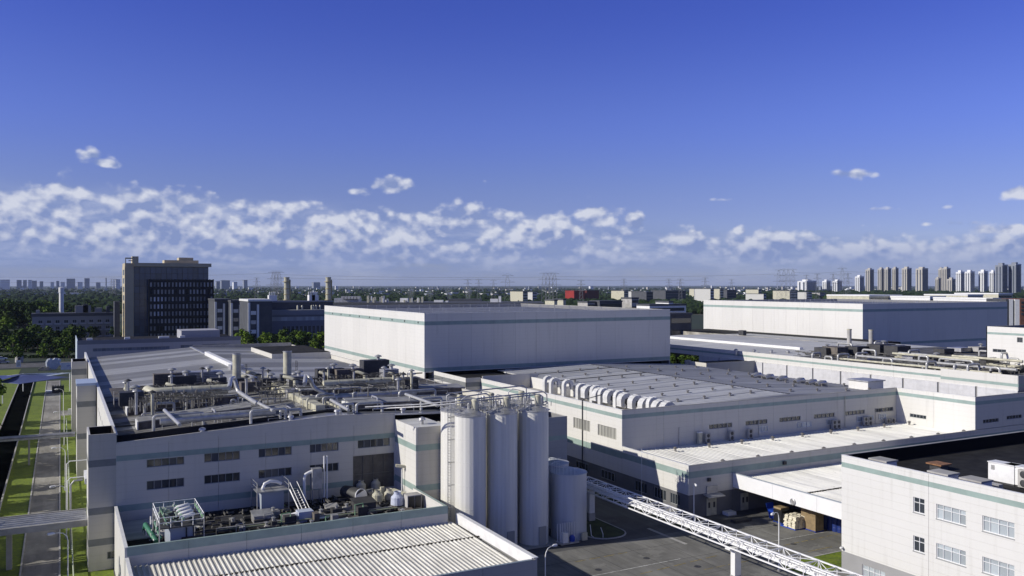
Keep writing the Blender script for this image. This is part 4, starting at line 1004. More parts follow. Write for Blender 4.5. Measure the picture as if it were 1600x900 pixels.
# low louvred monitors running from the west edge towards the east
def monitor(ax, ay, bx, h, dpt, label, cuts=1, zoff=0.):
    a = pr(ax, ay); b = Vector((pr(bx, ay - (bx - ax) * .10).x, a.y, 0)); 
    t = thing('roof_monitor', label, 'roof monitor', (a.x, a.y, a.z), 'long brown roof monitors')
    n = max(2, int((b.x - a.x) / 2.6)); sx = (b.x - a.x) / n
    for k in range(n):
        x0 = a.x + k * sx; z = g0(x0 + sx / 2)
        MB().box(x0 + .03, a.y, z - .1, x0 + sx - .03, a.y + .12, z + h).build('panel', RUST, t)
    za, zb = g0(a.x) , g0(b.x); xs = [a.x, 32.5, b.x] if a.x < 32.5 < b.x else [a.x, b.x]
    for p, q in zip(xs, xs[1:]):
        mb = MB(); z0, z1 = g0(p) + h, g0(q) + h
        mb.quadbox([(p, a.y - .2, z0 - .02), (q, a.y - .2, z1 - .02), (q, a.y + dpt, z1 + .25), (p, a.y + dpt, z0 + .25), (p, a.y - .2, z0 + .12), (q, a.y - .2, z1 + .12), (q, a.y + dpt, z1 + .4), (p, a.y + dpt, z0 + .4)])
        mb.build('monitor_roof', mat('monitor_roof_sheet', (.30, .30, .29), .6, var=.3, vscale=.6, rnd=.1), t)
    MB().box(a.x - .15, a.y - .1, a.z, a.x, a.y + dpt, a.z + h + .1).build('end_panel', WPAINT, t)
monitor(216, 672, 402, 1.0, 3.0, 'near brown roof monitor left of the ridge duct')
monitor(545, 641, 686, 1.0, 3.0, 'near brown roof monitor right of the ridge duct')
monitor(200, 650, 380, 1.1, 3.4, 'middle brown roof monitor left of the ridge duct')
monitor(470, 621, 672, 1.1, 3.2, 'middle brown roof monitor right of the ridge duct')
# deck of the plant rows
for k, (px0, py0, px1, lb) in enumerate(((178, 640, 398, 'rusty plant platform carrying the left row of roof machinery'), (452, 614, 640, 'rusty plant platform carrying the right row of roof machinery'))):
    a = pr(px0, py0); b = pr(px1, py0 - (px1 - px0) * .10)
    t = thing('plant_platform', lb, 'platform', (a.x, a.y, a.z), 'plant platforms on the roof')
    z = 16.3; 
    MB().box(a.x, a.y, z, b.x, a.y + 14, z + .15).build('deck', mat('rusty_deck', (.09, .08, .07), .85, var=.5, vscale=.8), t)
    q = MB(); x = a.x
    while x < b.x: 
        q.bar((x, a.y, z), (x, a.y, z + 1.2), .07); q.bar((x, a.y, z - 1.3), (x, a.y, z), .14); x += 1.5
    for zz in (z + .6, z + 1.2): q.bar((a.x, a.y, zz), (b.x, a.y, zz), .05)
    q.build('railing', GALV, t); MB().box(a.x, a.y - .12, z - .05, b.x, a.y, z + .2).build('edge_beam', CREAM, t)
# big horizontal ducts
def duct(pts, r, m, label, nm='roof_duct', rings=True, group=None, cat='duct'):
    t = thing(nm, label, cat, pts[0], group); pts = [Vector(p) for p in pts]
    # round the corners
    out = [pts[0]]
    for i in range(1, len(pts) - 1):
        a, b, c = pts[i - 1], pts[i], pts[i + 1]; ra = min(2.2 * r, (b - a).length * .45, (c - b).length * .45)
        p = b + (a - b).normalized() * ra; q = b + (c - b).normalized() * ra
        for k in range(6): u = k / 5; out.append(p * (1 - u) ** 2 + b * 2 * u * (1 - u) + q * u * u)
    out.append(pts[-1]); MB().tube(out, r, 14 if r > .2 else 8).build('duct_run', m, t, True)
    if rings:
        q = MB()
        for i in range(len(pts) - 1):
            L = (pts[i + 1] - pts[i]).length; n = int(L / 2.4)
            for k in range(1, n):
                u = k / n; p = pts[i].lerp(pts[i + 1], u); d = (pts[i + 1] - pts[i]).normalized() * .06; q.tube([p - d, p + d], r * 1.05, 14 if r > .2 else 8)
        if q.f: stuff(q.build('flange', m, t))
    return t
def roofrun(pa, pb, z, r, m, label, **k):
    a = P(pa[0], pa[1], z); b = P(pb[0], pb[1], z); b = Vector((b.x, a.y, z)) if abs(b.x - a.x) > abs(b.y - a.y) else Vector((a.x, b.y, z)); return duct([a, b], r, m, label, **k)
a = P(238, 614, 18.0); duct([a + Vector((-.6, 2.4, -1.5)), a + Vector((-.6, 2.2, .4)), a, Vector((P(345, 601, 18).x, a.y, 18.))], .72, CREAM, 'thick cream horizontal duct with a black elbow on the left plant row')
a = P(505, 600, 18.0); duct([a, Vector((P(600, 588, 18).x, a.y, 18.)), Vector((P(618, 588, 18).x, a.y + 2, 17.))], .55, CREAM, 'cream horizontal duct on the right plant row')
a = P(250, 655, 16.9); duct([Vector((a.x, a.y, 16.7)), Vector((P(415, 634, 16.9).x, a.y, 16.9))], .5, GALV, 'long silver duct lying behind the near monitor on the left')
a = P(470, 624, 17.); duct([Vector((a.x, a.y, 17.)), Vector((P(640, 610, 17.).x, a.y, 17.))], .5, GALV, 'long silver duct lying behind the near monitor on the right')
# diagonal drop pipes
def seg3(pts, r, m, lb, **k): duct([P(x, y, z) for x, y, z in pts], r, m, lb, **k)
seg3([(358, 606, 20.0), (361, 592, 20.6), (366, 590, 20.4), (372, 612, 18.4), (402, 631, 17.6)], .3, PIPE, 'fat S bent silver pipe beside the left tall stack', rings=False, group='S bent silver pipes')
seg3([(476, 600, 19.6), (478, 586, 20.4), (484, 590, 20.2), (490, 606, 18.6), (514, 618, 17.4)], .3, PIPE, 'fat S bent silver pipe beside the right tall stack', rings=False, group='S bent silver pipes')
# inverted U pipes
us = [(226, 272, 632, 659), (240, 318, 650, 680), (291, 299, 628, 646), (361, 368, 625, 644), (392, 446, 642, 662), (407, 430, 624, 633), (438, 470, 641, 654), (495, 522, 617, 632), (552, 557, 614, 630), (557, 597, 631, 645), (532, 552, 632, 644), (624, 680, 612, 632), (658, 690, 623, 641)]
for k, (x0, x1, yt, yb) in enumerate(sorted(us)):
    b0 = pr(x0, yb); a0 = onY(x0, yt, b0.y); h = a0.z - b0.z; xr = onY(x1, yt - (x1 - x0) * .09, b0.y).x
    pts = [b0, Vector((b0.x, b0.y, a0.z)), Vector((xr, b0.y, a0.z)), Vector((xr, b0.y, g0(xr)))]
    duct(pts, .2 if x1 - x0 > 10 else .16, PIPE, '%s inverted U pipe from the left on the hall roof, %s' % (names[k], 'narrow' if x1 - x0 < 10 else 'wide'), nm='loop_pipe', rings=False, group='inverted U pipes on the hall roof', cat='pipe')
for k, (q0, q1) in enumerate((((257, 641), (281, 664)), ((404, 630), (427, 642)), ((517, 625), (545, 641)), ((634, 616), (684, 634)))):
    seg3([(q0[0], q0[1], 17.8), (q1[0], q1[1], 17.3)], .22, PIPE, '%s slanting silver pipe from the left across the monitors' % names[k], group='slanting silver pipes')
random.seed(52)
ex = [(205, 648), (222, 662), (262, 640), (300, 668), (322, 636), (336, 660), (352, 646), (379, 640), (418, 655), (455, 650), (480, 640), (505, 640), (522, 622), (575, 622), (590, 640), (607, 622), (640, 638), (665, 630), (430, 618), (545, 612), (660, 616), (250, 628), (310, 622), (372, 630)]
for k, (px, py) in enumerate(sorted(ex)):
    b0 = pr(px, py); h = random.uniform(.9, 2.); L = random.uniform(1.2, 4.5); dy = random.choice([0, 0, 2.5, 4.])
    pts = [b0, b0 + Vector((0, 0, h)), b0 + Vector((L if not dy else .0, dy, h)), Vector((b0.x + (L if not dy else 0), b0.y + dy, b0.z - .1))]
    duct(pts, random.choice([.09, .12, .15]), [PIPE, GALV, MATS['cream_duct']][k % 3], '%s thin bent pipe, left to right, among the roof monitors' % NUM[k], nm='thin_pipe', rings=False, group='thin bent pipes among the monitors', cat='pipe')
q = MB()
for k in range(46):
    px = random.uniform(200, 685); b0 = pr(px, 672 - (px - 200) * .075 + random.uniform(-26, 4)); z = b0.z + random.uniform(.3, 1.3); L = random.uniform(2, 9); q.bar((b0.x, b0.y, z), (min(XE - 1, b0.x + L), b0.y, z + .02), random.choice([.05, .08]))
    q.bar((b0.x, b0.y, b0.z), (b0.x, b0.y, z), .06); q.bar((min(XE - 1, b0.x + L), b0.y, b0.z), (min(XE - 1, b0.x + L), b0.y, z), .06)
tag(stuff(q.build('rail_runs', GALV)), 'thin rails and conduits strung over the left roof monitors', 'rails')
# ridge duct
t = thing('ridge_trough', 'long cream box duct running down the roof ridge to the front edge', 'duct', (32.5, 118, 16.5))
for (y0, y1, h, w_) in ((117.9, 134, .9, 1.3), (134, 136, 1.25, 1.6), (136.2, 152, 1.15, 1.3), (152, 161, 1.2, 1.3)):
    MB().box(32.0 - w_ / 2, y0, 16.3, 32.0 + w_ / 2, y1, 16.4 + h).build('duct_section', CREAM if h < 1.22 else GALV, t)
MB().box(33.2, 118, 16.3, 34.6, 158, 16.6).build('gutter', DARK, t); MB().box(34.6, 118, 16.2, 34.8, 158, 16.9).build('edge_plate', CREAM, t)
# two tall stacks
for k, (px, yt, yb) in enumerate(((370, 553, 612), (449, 549, 606))):
    b = pr(px, yb - 4); tz = onY(px, yt, b.y).z; t = thing('exhaust_stack', ['left tall cylindrical exhaust stack on the hall roof', 'right tall cylindrical exhaust stack on the hall roof'][k], 'stack', b, 'tall stacks on the hall roof')
    MB().tube([b, (b.x, b.y, tz)], .72, 20).build('shaft', CREAM, t, True); MB().tube([(b.x, b.y, tz - .1), (b.x, b.y, tz + .06)], .78, 20).build('rim', GALV, t, True); MB().tube([(b.x, b.y, tz + .07), (b.x, b.y, tz + .09)], .6, 20).build('mouth', DARK, t)
    MB().box(b.x - 1.1, b.y - 1.1, b.z - .3, b.x + 1.1, b.y + 1.1, b.z + 1.9).build('base_box', DARK, t)
    q = MB()
    for s in (-1, 1): q.bar((b.x + 1.6, b.y + s * .5, b.z), (b.x + 1.6, b.y + s * .5, b.z + 4.2), .07)
    for z in (1.2, 2.2, 3.2, 4.2): q.bar((b.x + 1.6, b.y - .5, b.z + z), (b.x + 1.6, b.y + .5, b.z + z), .06)
    q.build('ladder', DARK, t)
# machinery in the two plant rows
random.seed(21)
def unit(cx, cy, z, w_, d_, h, m, label, cat='plant unit', hat=True, nm='plant_unit'):
    t = thing(nm, label, cat, (cx, cy, z), 'machines in the roof plant rows')
    MB().box(cx - w_ / 2, cy - d_ / 2, z + .25, cx + w_ / 2, cy + d_ / 2, z + h).build('casing', m, t)
    q = MB()
    for k in range(int(h / .28)): q.box(cx - w_ / 2 + .15, cy - d_ / 2 - .05, z + .4 + k * .26, cx + w_ / 2 - .15, cy - d_ / 2 - .005, z + .5 + k * .26)
    q.build('louvre', DARK, t)
    q = MB(); 
    for sx in (-1, 1): q.box(cx + sx * w_ * .4 - .1, cy - d_ / 2, z, cx + sx * w_ * .4 + .1, cy + d_ / 2, z + .25)
    q.build('foot', DARK, t)
    if hat:
        q = MB().lathe((cx + w_ * .15, cy, z + h), [(.3, 0), (.3, .5), (.75, .6), (.6, .75), (.1, .95)], 12); q.build('cowl', GALV, t, True)
places = [(205, 628, 3.2, 2.2, 2.2), (262, 600, 4.5, 2, 2.6), (285, 602, 4.2, 2, 2.4), (318, 598, 6, 2.4, 2.8), (341, 603, 2.4, 2, 2.2), (390, 606, 3, 2, 1.8), (420, 600, 2.5, 2, 1.8), (463, 600, 3, 2, 2.2), (515, 588, 5, 2, 2.3), (545, 588, 5, 2, 2.2), (585, 583, 5, 2.6, 3.4), (608, 588, 3, 2, 2.2), (640, 602, 2.4, 2, 2.0)]
for k, (px, py, w_, d_, h) in enumerate(places):
    p = P(px, py + 6, 16.6); unit(p.x, p.y, 16.45, w_, d_, h, [DARK, RUST, DARK, GALV][k % 4], '%s machine counted from the left along the roof plant rows, %s casing' % (names[k], ['dark', 'brown', 'dark', 'grey'][k % 4]))
cw = [(197, 602), (200, 607), (213, 625), (238, 625), (268, 592), (316, 586), (326, 585), (385, 598), (411, 582), (419, 583), (460, 585), (506, 585), (513, 582), (553, 580), (600, 584), (615, 588), (622, 598), (630, 586), (643, 593)]
for k, (px, py) in enumerate(cw):
    p = P(px, py + 16, 17.0); t = thing('vent_stub', 'capped vent stub number %s from the left among the roof machinery' % (['one', 'two', 'three', 'four', 'five', 'six', 'seven', 'eight', 'nine', 'ten', 'eleven', 'twelve', 'thirteen', 'fourteen', 'fifteen', 'sixteen', 'seventeen', 'eighteen', 'nineteen'][k]), 'vent', (p.x, p.y, 16.4), 'capped vent stubs in the roof machinery')
    h = random.uniform(2.4, 3.6); MB().tube([(p.x, p.y, 16.4), (p.x, p.y, 16.4 + h)], .2, 10).build('stub', GALV if k % 3 else CREAM, t, True); MB().lathe((p.x, p.y, 16.4 + h), [(.2, 0), (.55, .02), (.5, .12), (.05, .35)], 12).build('cap', DARK if k % 2 else GALV, t, True)
ye = [(214, 632), (279, 624), (343, 618), (397, 611), (404, 604), (462, 612), (517, 604), (571, 602), (622, 604)]
for k, (px, py) in enumerate(ye):
    b = pr(px, py); t = thing('elbow_duct', '%s cream elbow duct from the left in front of the plant rows' % names[k], 'duct', b, 'cream elbow ducts with caps')
    MB().tube([(b.x, b.y, b.z), (b.x, b.y, b.z + 2.0)], .42, 12).build('riser', CREAM, t, True); MB().tube([(b.x, b.y, b.z + 1.9), (b.x - .9, b.y + .3, b.z + 2.3), (b.x - 1.7, b.y + 1.2, b.z + 2.5)], .3, 10).build('arm', CREAM, t, True); MB().lathe((b.x, b.y, b.z + 2.0), [(.55, 0), (.6, .1), (.1, .3)], 12).build('cap', DARK, t, True)
for k in range(2):
    q = MB(); rg = ((200, 345), (398, 645))[k]
    for i in range(430):
        px = random.uniform(*rg); py = 619 - (px - 200) * .055 + random.uniform(-15, 11); p = P(px, py, 17.4 + random.uniform(0, 1.0)); L = random.uniform(.6, 3.2)
        ax = random.choice([(L, 0, 0), (L, 0, 0), (0, L * .8, 0), (0, 0, -1.6), (0, 0, -1.2)]); q.bar(p, p + Vector(ax), random.choice([.05, .07, .1, .16]))
    o = stuff(q.build('service_piping', mat('dark_pipework', (.16, .155, .145), .6, .3, var=.5, vscale=2.))); tag(o, ['tangle of small service pipes over the left plant row', 'tangle of small service pipes over the right plant row'][k], 'piping')
for x in (5.9,):
    for k, yy in enumerate((119, 128)): MB().box(6.4, yy, g0(7) + .05, 11.5, yy + .12, g0(7) + .3).build('roof_step', DARK, hall)

# ================================================================== MACHINERY DECK IN FRONT OF THE HALL
ZD = 5.5
def dk(px, py, z=ZD): return P(px, py, z)
# lattice deck of bits
t = thing('washer_frame', 'railed steel frame with four white rollers and green beams on the machinery deck', 'machine frame', (dk(285, 850).x, dk(285, 850).y, ZD))
A = P(250, 826, 9.2); C = P(319, 815, 9.2)
x0, x1 = P(249, 826, 8.6).x, P(320, 820, 8.6).x; y0 = P(285, 822, 8.6).y; y1 = y0 + 7.; zp = 8.6
MB().box(x0, y0, zp - .12, x1, y1, zp).build('platform', DARK, t)
q = MB()
for x in (x0, x1):
    for z in (zp + .55, zp + 1.1): q.bar((x, y0, z), (x, y1, z), .07)
    for k in range(6): yy = y0 + (y1 - y0) * k / 5; q.bar((x, yy, zp), (x, yy, zp + 1.1), .06)
for y_ in (y0, y1):
    for z in (zp + .55, zp + 1.1): q.bar((x0, y_, z), (x1, y_, z), .06)
    for k in range(5): xx = x0 + (x1 - x0) * k / 4; q.bar((xx, y_, zp), (xx, y_, zp + 1.1), .06)
q.build('railing', WSTEEL, t)
q = MB()
for x in (x0, x1):
    for y_ in (y0, y1): q.bar((x, y_, ZD), (x, y_, zp), .12)
q.build('leg', GALV, t)
for k in range(3): MB().obox((x0 + .6 + k * 1.7 + (.0 if k < 2 else .3), y0 + .4, zp + .5 + .0), (.16, 0, 0), (0, 6.2, 0), (0, 0, .2)).build('green_beam', GREEN, t)
for k in range(4): yy = y0 + 1.3 + k * 1.45; MB().tube([(x0 + 2.1, yy, zp + .55), (x0 + 2.4, yy, zp + .6), (x0 + 3.5, yy + .1, zp + .8), (x0 + 3.7, yy + .1, zp + .82)], [.1, .26, .24, .1], 12).build('roller', WPAINT, t, True)
random.seed(8); q = MB()
for k in range(46):
    p = Vector((random.uniform(x0 + .3, x0 + 2.4), random.uniform(y0 + .3, y1 - .3), zp + random.uniform(0, .8))); L = random.uniform(.25, .9); q.bar(p, p + Vector(random.choice([(L, 0, 0), (0, L, 0), (0, 0, L * .7)])), random.choice([.06, .12, .18]))
stuff(q.build('valve_work', mat('pale_green_steel', (.42, .50, .40), .5, var=.3, vscale=3.), t))
MB().box(x0 + 1.1, y0 + .5, ZD, x1 - .9, y1 - 1, zp - .2).build('control_cabinet', mat('blue_grey_cabinet', (.34, .38, .43), .45, var=.1), t)
q = MB(); q.bar((x0 + 2.7, y0 + .42, ZD + .2), (x0 + 2.7, y0 + .42, zp - .3), .12); q.bar((x0 + 3.4, y0 + .42, ZD + .2), (x0 + 3.4, y0 + .42, zp - .3), .08); q.box(x0 + 2.2, y0 + .38, ZD + 1.5, x0 + 3.9, y0 + .48, ZD + 1.8); q.build('cabinet_pipe', DARK, t)
t = thing('pump_group', 'green pump group with pipes beside the railed frame on the machinery deck', 'pump', (dk(232, 845).x, dk(232, 845).y, ZD)); c = dk(233, 846)
q = MB(); q.tube([(c.x - .2, c.y + 3, ZD + .4), (c.x - .2, c.y + 2, ZD + 1.4), (c.x + .2, c.y, ZD + .9), (c.x + .6, c.y - 1.5, ZD + .3)], .28, 10); q.tube([(c.x + .7, c.y + 3, ZD + .3), (c.x + .7, c.y + 1, ZD + 1.8), (c.x + 1.1, c.y - 1, ZD + .4)], .16, 8); q.build('green_pipe', mat('dark_green', (.05, .19, .12), .5), t, True)
q = MB()
for k in range(22): p = Vector((c.x + random.uniform(-.5, 1.6), c.y + random.uniform(-2, 3.5), ZD + random.uniform(0, 1.4))); L = random.uniform(.3, 1.); q.bar(p, p + Vector(random.choice([(L, 0, 0), (0, L, 0), (0, 0, L)])), random.choice([.06, .1, .15]))
q.build('fittings', WSTEEL, t)
# second platform with stair
t = thing('filter_platform', 'second platform with stair and ducting left of the scrubber on the machinery deck', 'platform', (dk(425, 795).x, 110, ZD))
c = dk(425, 793); xa_, xb_ = P(394, 790, 6).x, P(443, 785, 6).x; ya, yb = 108.6, 112.2; zp2 = 8.3
MB().box(xa_, ya, zp2 - .1, xb_, yb, zp2).build('platform', GALV, t); MB().box(xa_ + .6, ya + .4, ZD, xb_ - .5, yb - .3, zp2 - .1).build('cabinet', mat('blue_grey_cabinet', (.34, .38, .43), .45), t)
q = MB()
for x in (xa_, xb_):
    for y_ in (ya, yb): q.bar((x, y_, ZD), (x, y_, zp2 + 1.1), .1)
    for z in (.55, 1.1): q.bar((x, ya, zp2 + z), (x, yb, zp2 + z), .05)
q.build('railing', GALV, t)
q = MB()
for s in (0, .9): q.bar((xb_ + .1 + s, ya, zp2), (xb_ + .9 + s, ya - 3.2, ZD), .14); q.bar((xb_ + .1 + s, ya, zp2 + .9), (xb_ + .9 + s, ya - 3.2, ZD + .9), .07)
for k in range(11): u = k / 11; q.box(xb_ + .1 + .8 * u, ya - 3.2 * u - .12, zp2 - (zp2 - ZD) * u, xb_ + 1. + .8 * u, ya - 3.2 * u + .12, zp2 - (zp2 - ZD) * u + .04)
q.build('stair', GALV, t)
MB().tube([(xa_ + .9, 110, zp2), (xa_ + 1.2, 110, zp2 + .7), (xa_ + 1.9, 110.2, zp2 + .9), (xa_ + 2.8, 110.4, zp2 + .7), (xb_ - .5, 110.5, zp2 + .4)], .2, 10).build('duct', WSTEEL, t, True)
# scrubber
b0 = dk(500, 776); t = thing('scrubber', 'tall grey scrubber box on legs with a bent duct and two thin chimneys', 'scrubber', (b0.x, b0.y, ZD)); sx0, sx1 = P(490, 760, 8).x, P(505, 760, 8).x
yy = 110.5; MB().box(sx0, yy, 7.5, sx1 + .2, yy + 1.3, 10.1).build('casing', GALV, t)
q = MB()
for x in (sx0 + .05, sx1 + .1): q.bar((x, yy + .1, ZD), (x, yy + .1, 7.5), .12); q.bar((x, yy + 1.2, ZD), (x, yy + 1.2, 7.5), .12)
q.build('leg', GALV, t)
MB().tube([(sx0 - .9, yy + .6, ZD), (sx0 - .9, yy + .6, 8.9), (sx0 - .75, yy + .6, 9.4), (sx0 - .3, yy + .6, 9.6), (sx0 + .1, yy + .6, 9.7)], .2, 10).build('bent_duct', WSTEEL, t, True)
for k in range(2): MB().tube([(sx1 + .55 + k * .38, yy + .4, ZD), (sx1 + .55 + k * .38, yy + .4, 11.6)], .11, 8).build('chimney', WSTEEL, t, True)
# drum elbow
c = dk(545, 778); q = MB(); q.tube([(c.x - .6, 111.5, 6.5), (c.x - .2, 110, 6.6), (c.x + .3, 108.6, 6.5), (c.x + .5, 108.2, 6.45)], [.8, .85, .9, .9], 20); t = thing('drum_duct', 'large dark drum shaped duct with a bright rim lying on the deck', 'duct', (c.x, 110, ZD)); q.build('drum', DARK, t, True)
MB().lathe((0, 0, 0), [(.88, 0), (.98, .02), (.98, .12), (.88, .14)], 24).build('rim', WSTEEL, t, True); o = t.children[-1]; o.rotation_euler = (R_(82), 0, R_(22)); o.matrix_parent_inverse = Matrix(); o.location = Vector((c.x + .5, 108.2, 6.45)) - t.location
random.seed(61)
xs_ = sorted(random.uniform(14.5, 36.5) for _ in range(26))
for k in range(26):
    x = xs_[k]; y = random.uniform(95.8, 109.5); w_ = random.uniform(.5, 1.5); d_ = random.uniform(.5, 1.3); h = random.uniform(.4, 1.3)
    t = thing('deck_machine', '%s small machine, counted left to right, among the clutter of the plant deck' % NUM[k], 'machine', (x, y, ZD), 'small machines scattered on the plant deck')
    m_ = [DARK, GALV, RUST, CONC, DARK, GALV][k % 6]; MB().box(x, y, ZD + .08, x + w_, y + d_, ZD + h).build('casing', m_, t)
    if k % 3 == 0: MB().lathe((x + w_ / 2, y + d_ / 2, ZD + h), [(.2, 0), (.2, .3), (.3, .34), (.1, .45)], 10).build('cap', GALV, t, True)
    if k % 3 == 1: MB().tube([(x, y, ZD + .2), (x - .4, y, ZD + .2), (x - .4, y, ZD + h + .4), (x + w_ / 2, y + .1, ZD + h + .45), (x + w_ / 2, y + .1, ZD + h)], .07, 8).build('pipe', GALV if k % 2 else GREEN, t, True)
    if k % 3 == 2: MB().tube([(x + w_, y + .2, ZD + h * .5), (x + w_ + 1.2, y + .2, ZD + h * .5)], .14, 10).build('motor', [DARK, GREEN, WPAINT][k % 3], t, True)
# cooling towers
def ctower(c, s, m, label):
    t = thing('cooling_tower', label, 'cooling tower', (0, 0, 0), 'small cooling towers on the machinery deck')
    MB().lathe((0, 0, .7), [(.78, 0), (.86, .05), (.82, .95), (.80, 1.0), (.5, 1.32), (.46, 1.34), (.46, 1.62), (.50, 1.66), (.42, 1.66), (.40, 1.4)], 16).build('drum', m, t)
    MB().lathe((0, 0, 2.2), [(.06, 0), (.38, .02), (.05, .05)], 8).build('fan', DARK, t)
    q = MB(); 
    for k in range(8): a = k * math.pi / 4; q.box(.8 * math.cos(a) - .03, .8 * math.sin(a) - .03, .7, .8 * math.cos(a) + .05, .8 * math.sin(a) + .05, 1.7)
    q.build('rib', m, t)
    q = MB()
    for a in (.7, 2.3, 3.9, 5.5): q.bar((.65 * math.cos(a), .65 * math.sin(a), 0), (.65 * math.cos(a), .65 * math.sin(a), .72), .1)
    q.lathe((0, 0, .55), [(.8, 0), (.8, .12)], 16); q.build('stand', RUST, t)
    t.location = c; t.scale = (s,) * 3
CT1 = mat('cream_grp', (.46, .44, .36), .55, var=.15, vscale=2.); CT2 = mat('blue_white_grp', (.52, .56, .66), .5, var=.12, vscale=2.)
for (px, py, s, m, lb) in ((564, 772, .78, CT1, 'back left beige cooling tower before the brown shutters'), (587, 769, .78, CT1, 'back right beige cooling tower before the brown shutters'), (590, 790, .86, CREAM, 'front cream cooling tower left of the blue white one'), (608, 786, .8, CT1, 'partly hidden cream cooling tower between the two front ones'), (621, 797, 1.0, CT2, 'largest cooling tower, blue white, nearest the deck edge')):
    ctower(dk(px, py), s, m, lb)
c = dk(648, 800); t = thing('twin_fan_unit', 'dark fronted twin panel chiller beside the east parapet of the deck', 'chiller', (c.x, c.y, ZD))
MB().box(c.x - .95, c.y, ZD + .2, c.x + .95, c.y + 1.6, ZD + 2.1).build('casing', CONC, t)
for k in range(2): MB().box(c.x - .85 + k * .9, c.y - .05, ZD + .3, c.x - .05 + k * .9, c.y - .005, ZD + 2.0).build('dark_panel', BLACKW, t)
t = thing('elevated_duct', 'cream flat duct rising from the deck along the sunlit block', 'duct', (40, 104, ZD)); MB().obox((38.3, 108.5, 6.4), (1.1, 0, 0), (1.2, -6, -.1), (0, 0, .5)).build('duct_run', CREAM, t); MB().obox((37.7, 109.0, 6.3), (.5, 0, 0), (0, .5, 0), (0, 0, .8)).build('foot', CREAM, t)
c = dk(628, 775); t = thing('flood_light_mast', 'short white mast with a tilted box head beside the beige block', 'mast', (c.x, c.y, ZD)); MB().tube([(c.x, c.y, ZD), (c.x, c.y, 9.3)], .1, 8).build('mast', WPAINT, t); MB().obox((c.x - .9, c.y - .2, 9.5), (1.6, -.4, -.25), (.1, .5, 0), (0, 0, .35)).build('head', CREAM, t)
c = dk(472, 818); t = thing('supply_fan_box', 'white box fan unit with a curved intake on the machinery deck', 'fan unit', (c.x, c.y, ZD)); MB().box(c.x - .4, c.y, ZD + .1, c.x + 1.4, c.y + 1.5, ZD + 1.35).build('casing', mat('blue_white_box', (.50, .55, .66), .4), t); MB().tube([(c.x - .4, c.y + .8, ZD + .9), (c.x - 1.0, c.y + .8, ZD + .8), (c.x - 1.3, c.y + .8, ZD + .3)], [.4, .38, .3], 10).build('intake', WSTEEL, t, True)
for k, (px, py, w_, d_, h, lb) in enumerate(((412, 818, 2.2, 2.0, .9, 'grey box with sloping lid left of the white fan unit'), (572, 803, 2.6, 2.2, 1.3, 'dark hooded box in front of the cooling towers'), (520, 800, 1.5, 1.2, .5, 'low flat hatch in the middle of the machinery deck'), (450, 815, 1.2, 1.2, .35, 'low pale hatch left of the white fan unit'), (365, 818, 2.4, 1.5, .25, 'flat metal tray at the left of the machinery deck'), (640, 806, 1., .8, .5, 'small brown box by the chiller'))):
    c = dk(px, py); t = thing('roof_box', lb, 'box', (c.x, c.y, ZD)); MB().box(c.x - w_ / 2, c.y, ZD + .05, c.x + w_ / 2, c.y + d_, ZD + h).build('casing', [GALV, DARK, CONC, CONC, GALV, RUST][k], t)
    MB().obox((c.x - w_ / 2 - .1, c.y - .1, ZD + h), (w_ + .2, 0, 0), (0, d_ + .2, .25), (0, 0, .07)).build('lid', [GALV, DARK, CONC, CONC, DARK, RUST][k], t)
a = dk(323, 806, 5.9); b = dk(610, 775, 5.9); o = MB().tube([(a.x, 102.2, 6.0), (b.x, 102.2, 6.0)], .09, 8).build('deck_pipe', mat('yellow_green_pipe', (.42, .45, .26), .5)); tag(o, 'long pale yellow pipe on low supports across the machinery deck', 'pipe')
o = MB().box(a.x, 102.6, 6.05, b.x, 102.9, 6.12).build('cable_tray', GALV); tag(o, 'long cable tray beside the pale yellow pipe on the deck', 'cable tray')
q = MB(); x = a.x
while x < b.x: q.box(x, 102.0, ZD, x + .12, 103, 6.0); x += 2.6
tag(q.build('pipe_support', DARK), 'row of low dark supports under the pale yellow pipe', 'pipe support')
for k in range(3): c = dk(428 + k * 6, 792 - k); o = MB().box(c.x, c.y - 1.5, ZD, c.x + .18, c.y + 1.2, ZD + .3).build('green_beam', mat('bright_green_beam', (.25, .45, .12), .5)); tag(o, ['left', 'middle', 'right'][k] + ' of three bright green beams at the foot of the stair', 'beam', 'bright green beams')
q = MB(); random.seed(31)
for i in range(430):
    x = random.uniform(13, 40); y = random.uniform(95.5, 111); L = random.uniform(.3, 2.6); z = ZD + random.uniform(.02, .45)
    q.box(x, y, z, x + (L if i % 2 else random.uniform(.06, .3)), y + (random.uniform(.06, .3) if i % 2 else L), z + random.uniform(.05, .3))
o = stuff(q.build('deck_clutter', mat('dirty_grey_metal', (.13, .125, .115), .7, var=.6, vscale=.8))); tag(o, 'clutter of small pipes, brackets and channels covering the machinery deck', 'clutter')
for k, (px, py) in enumerate(((345, 770), (470, 800), (560, 800), (600, 805))):
    pass

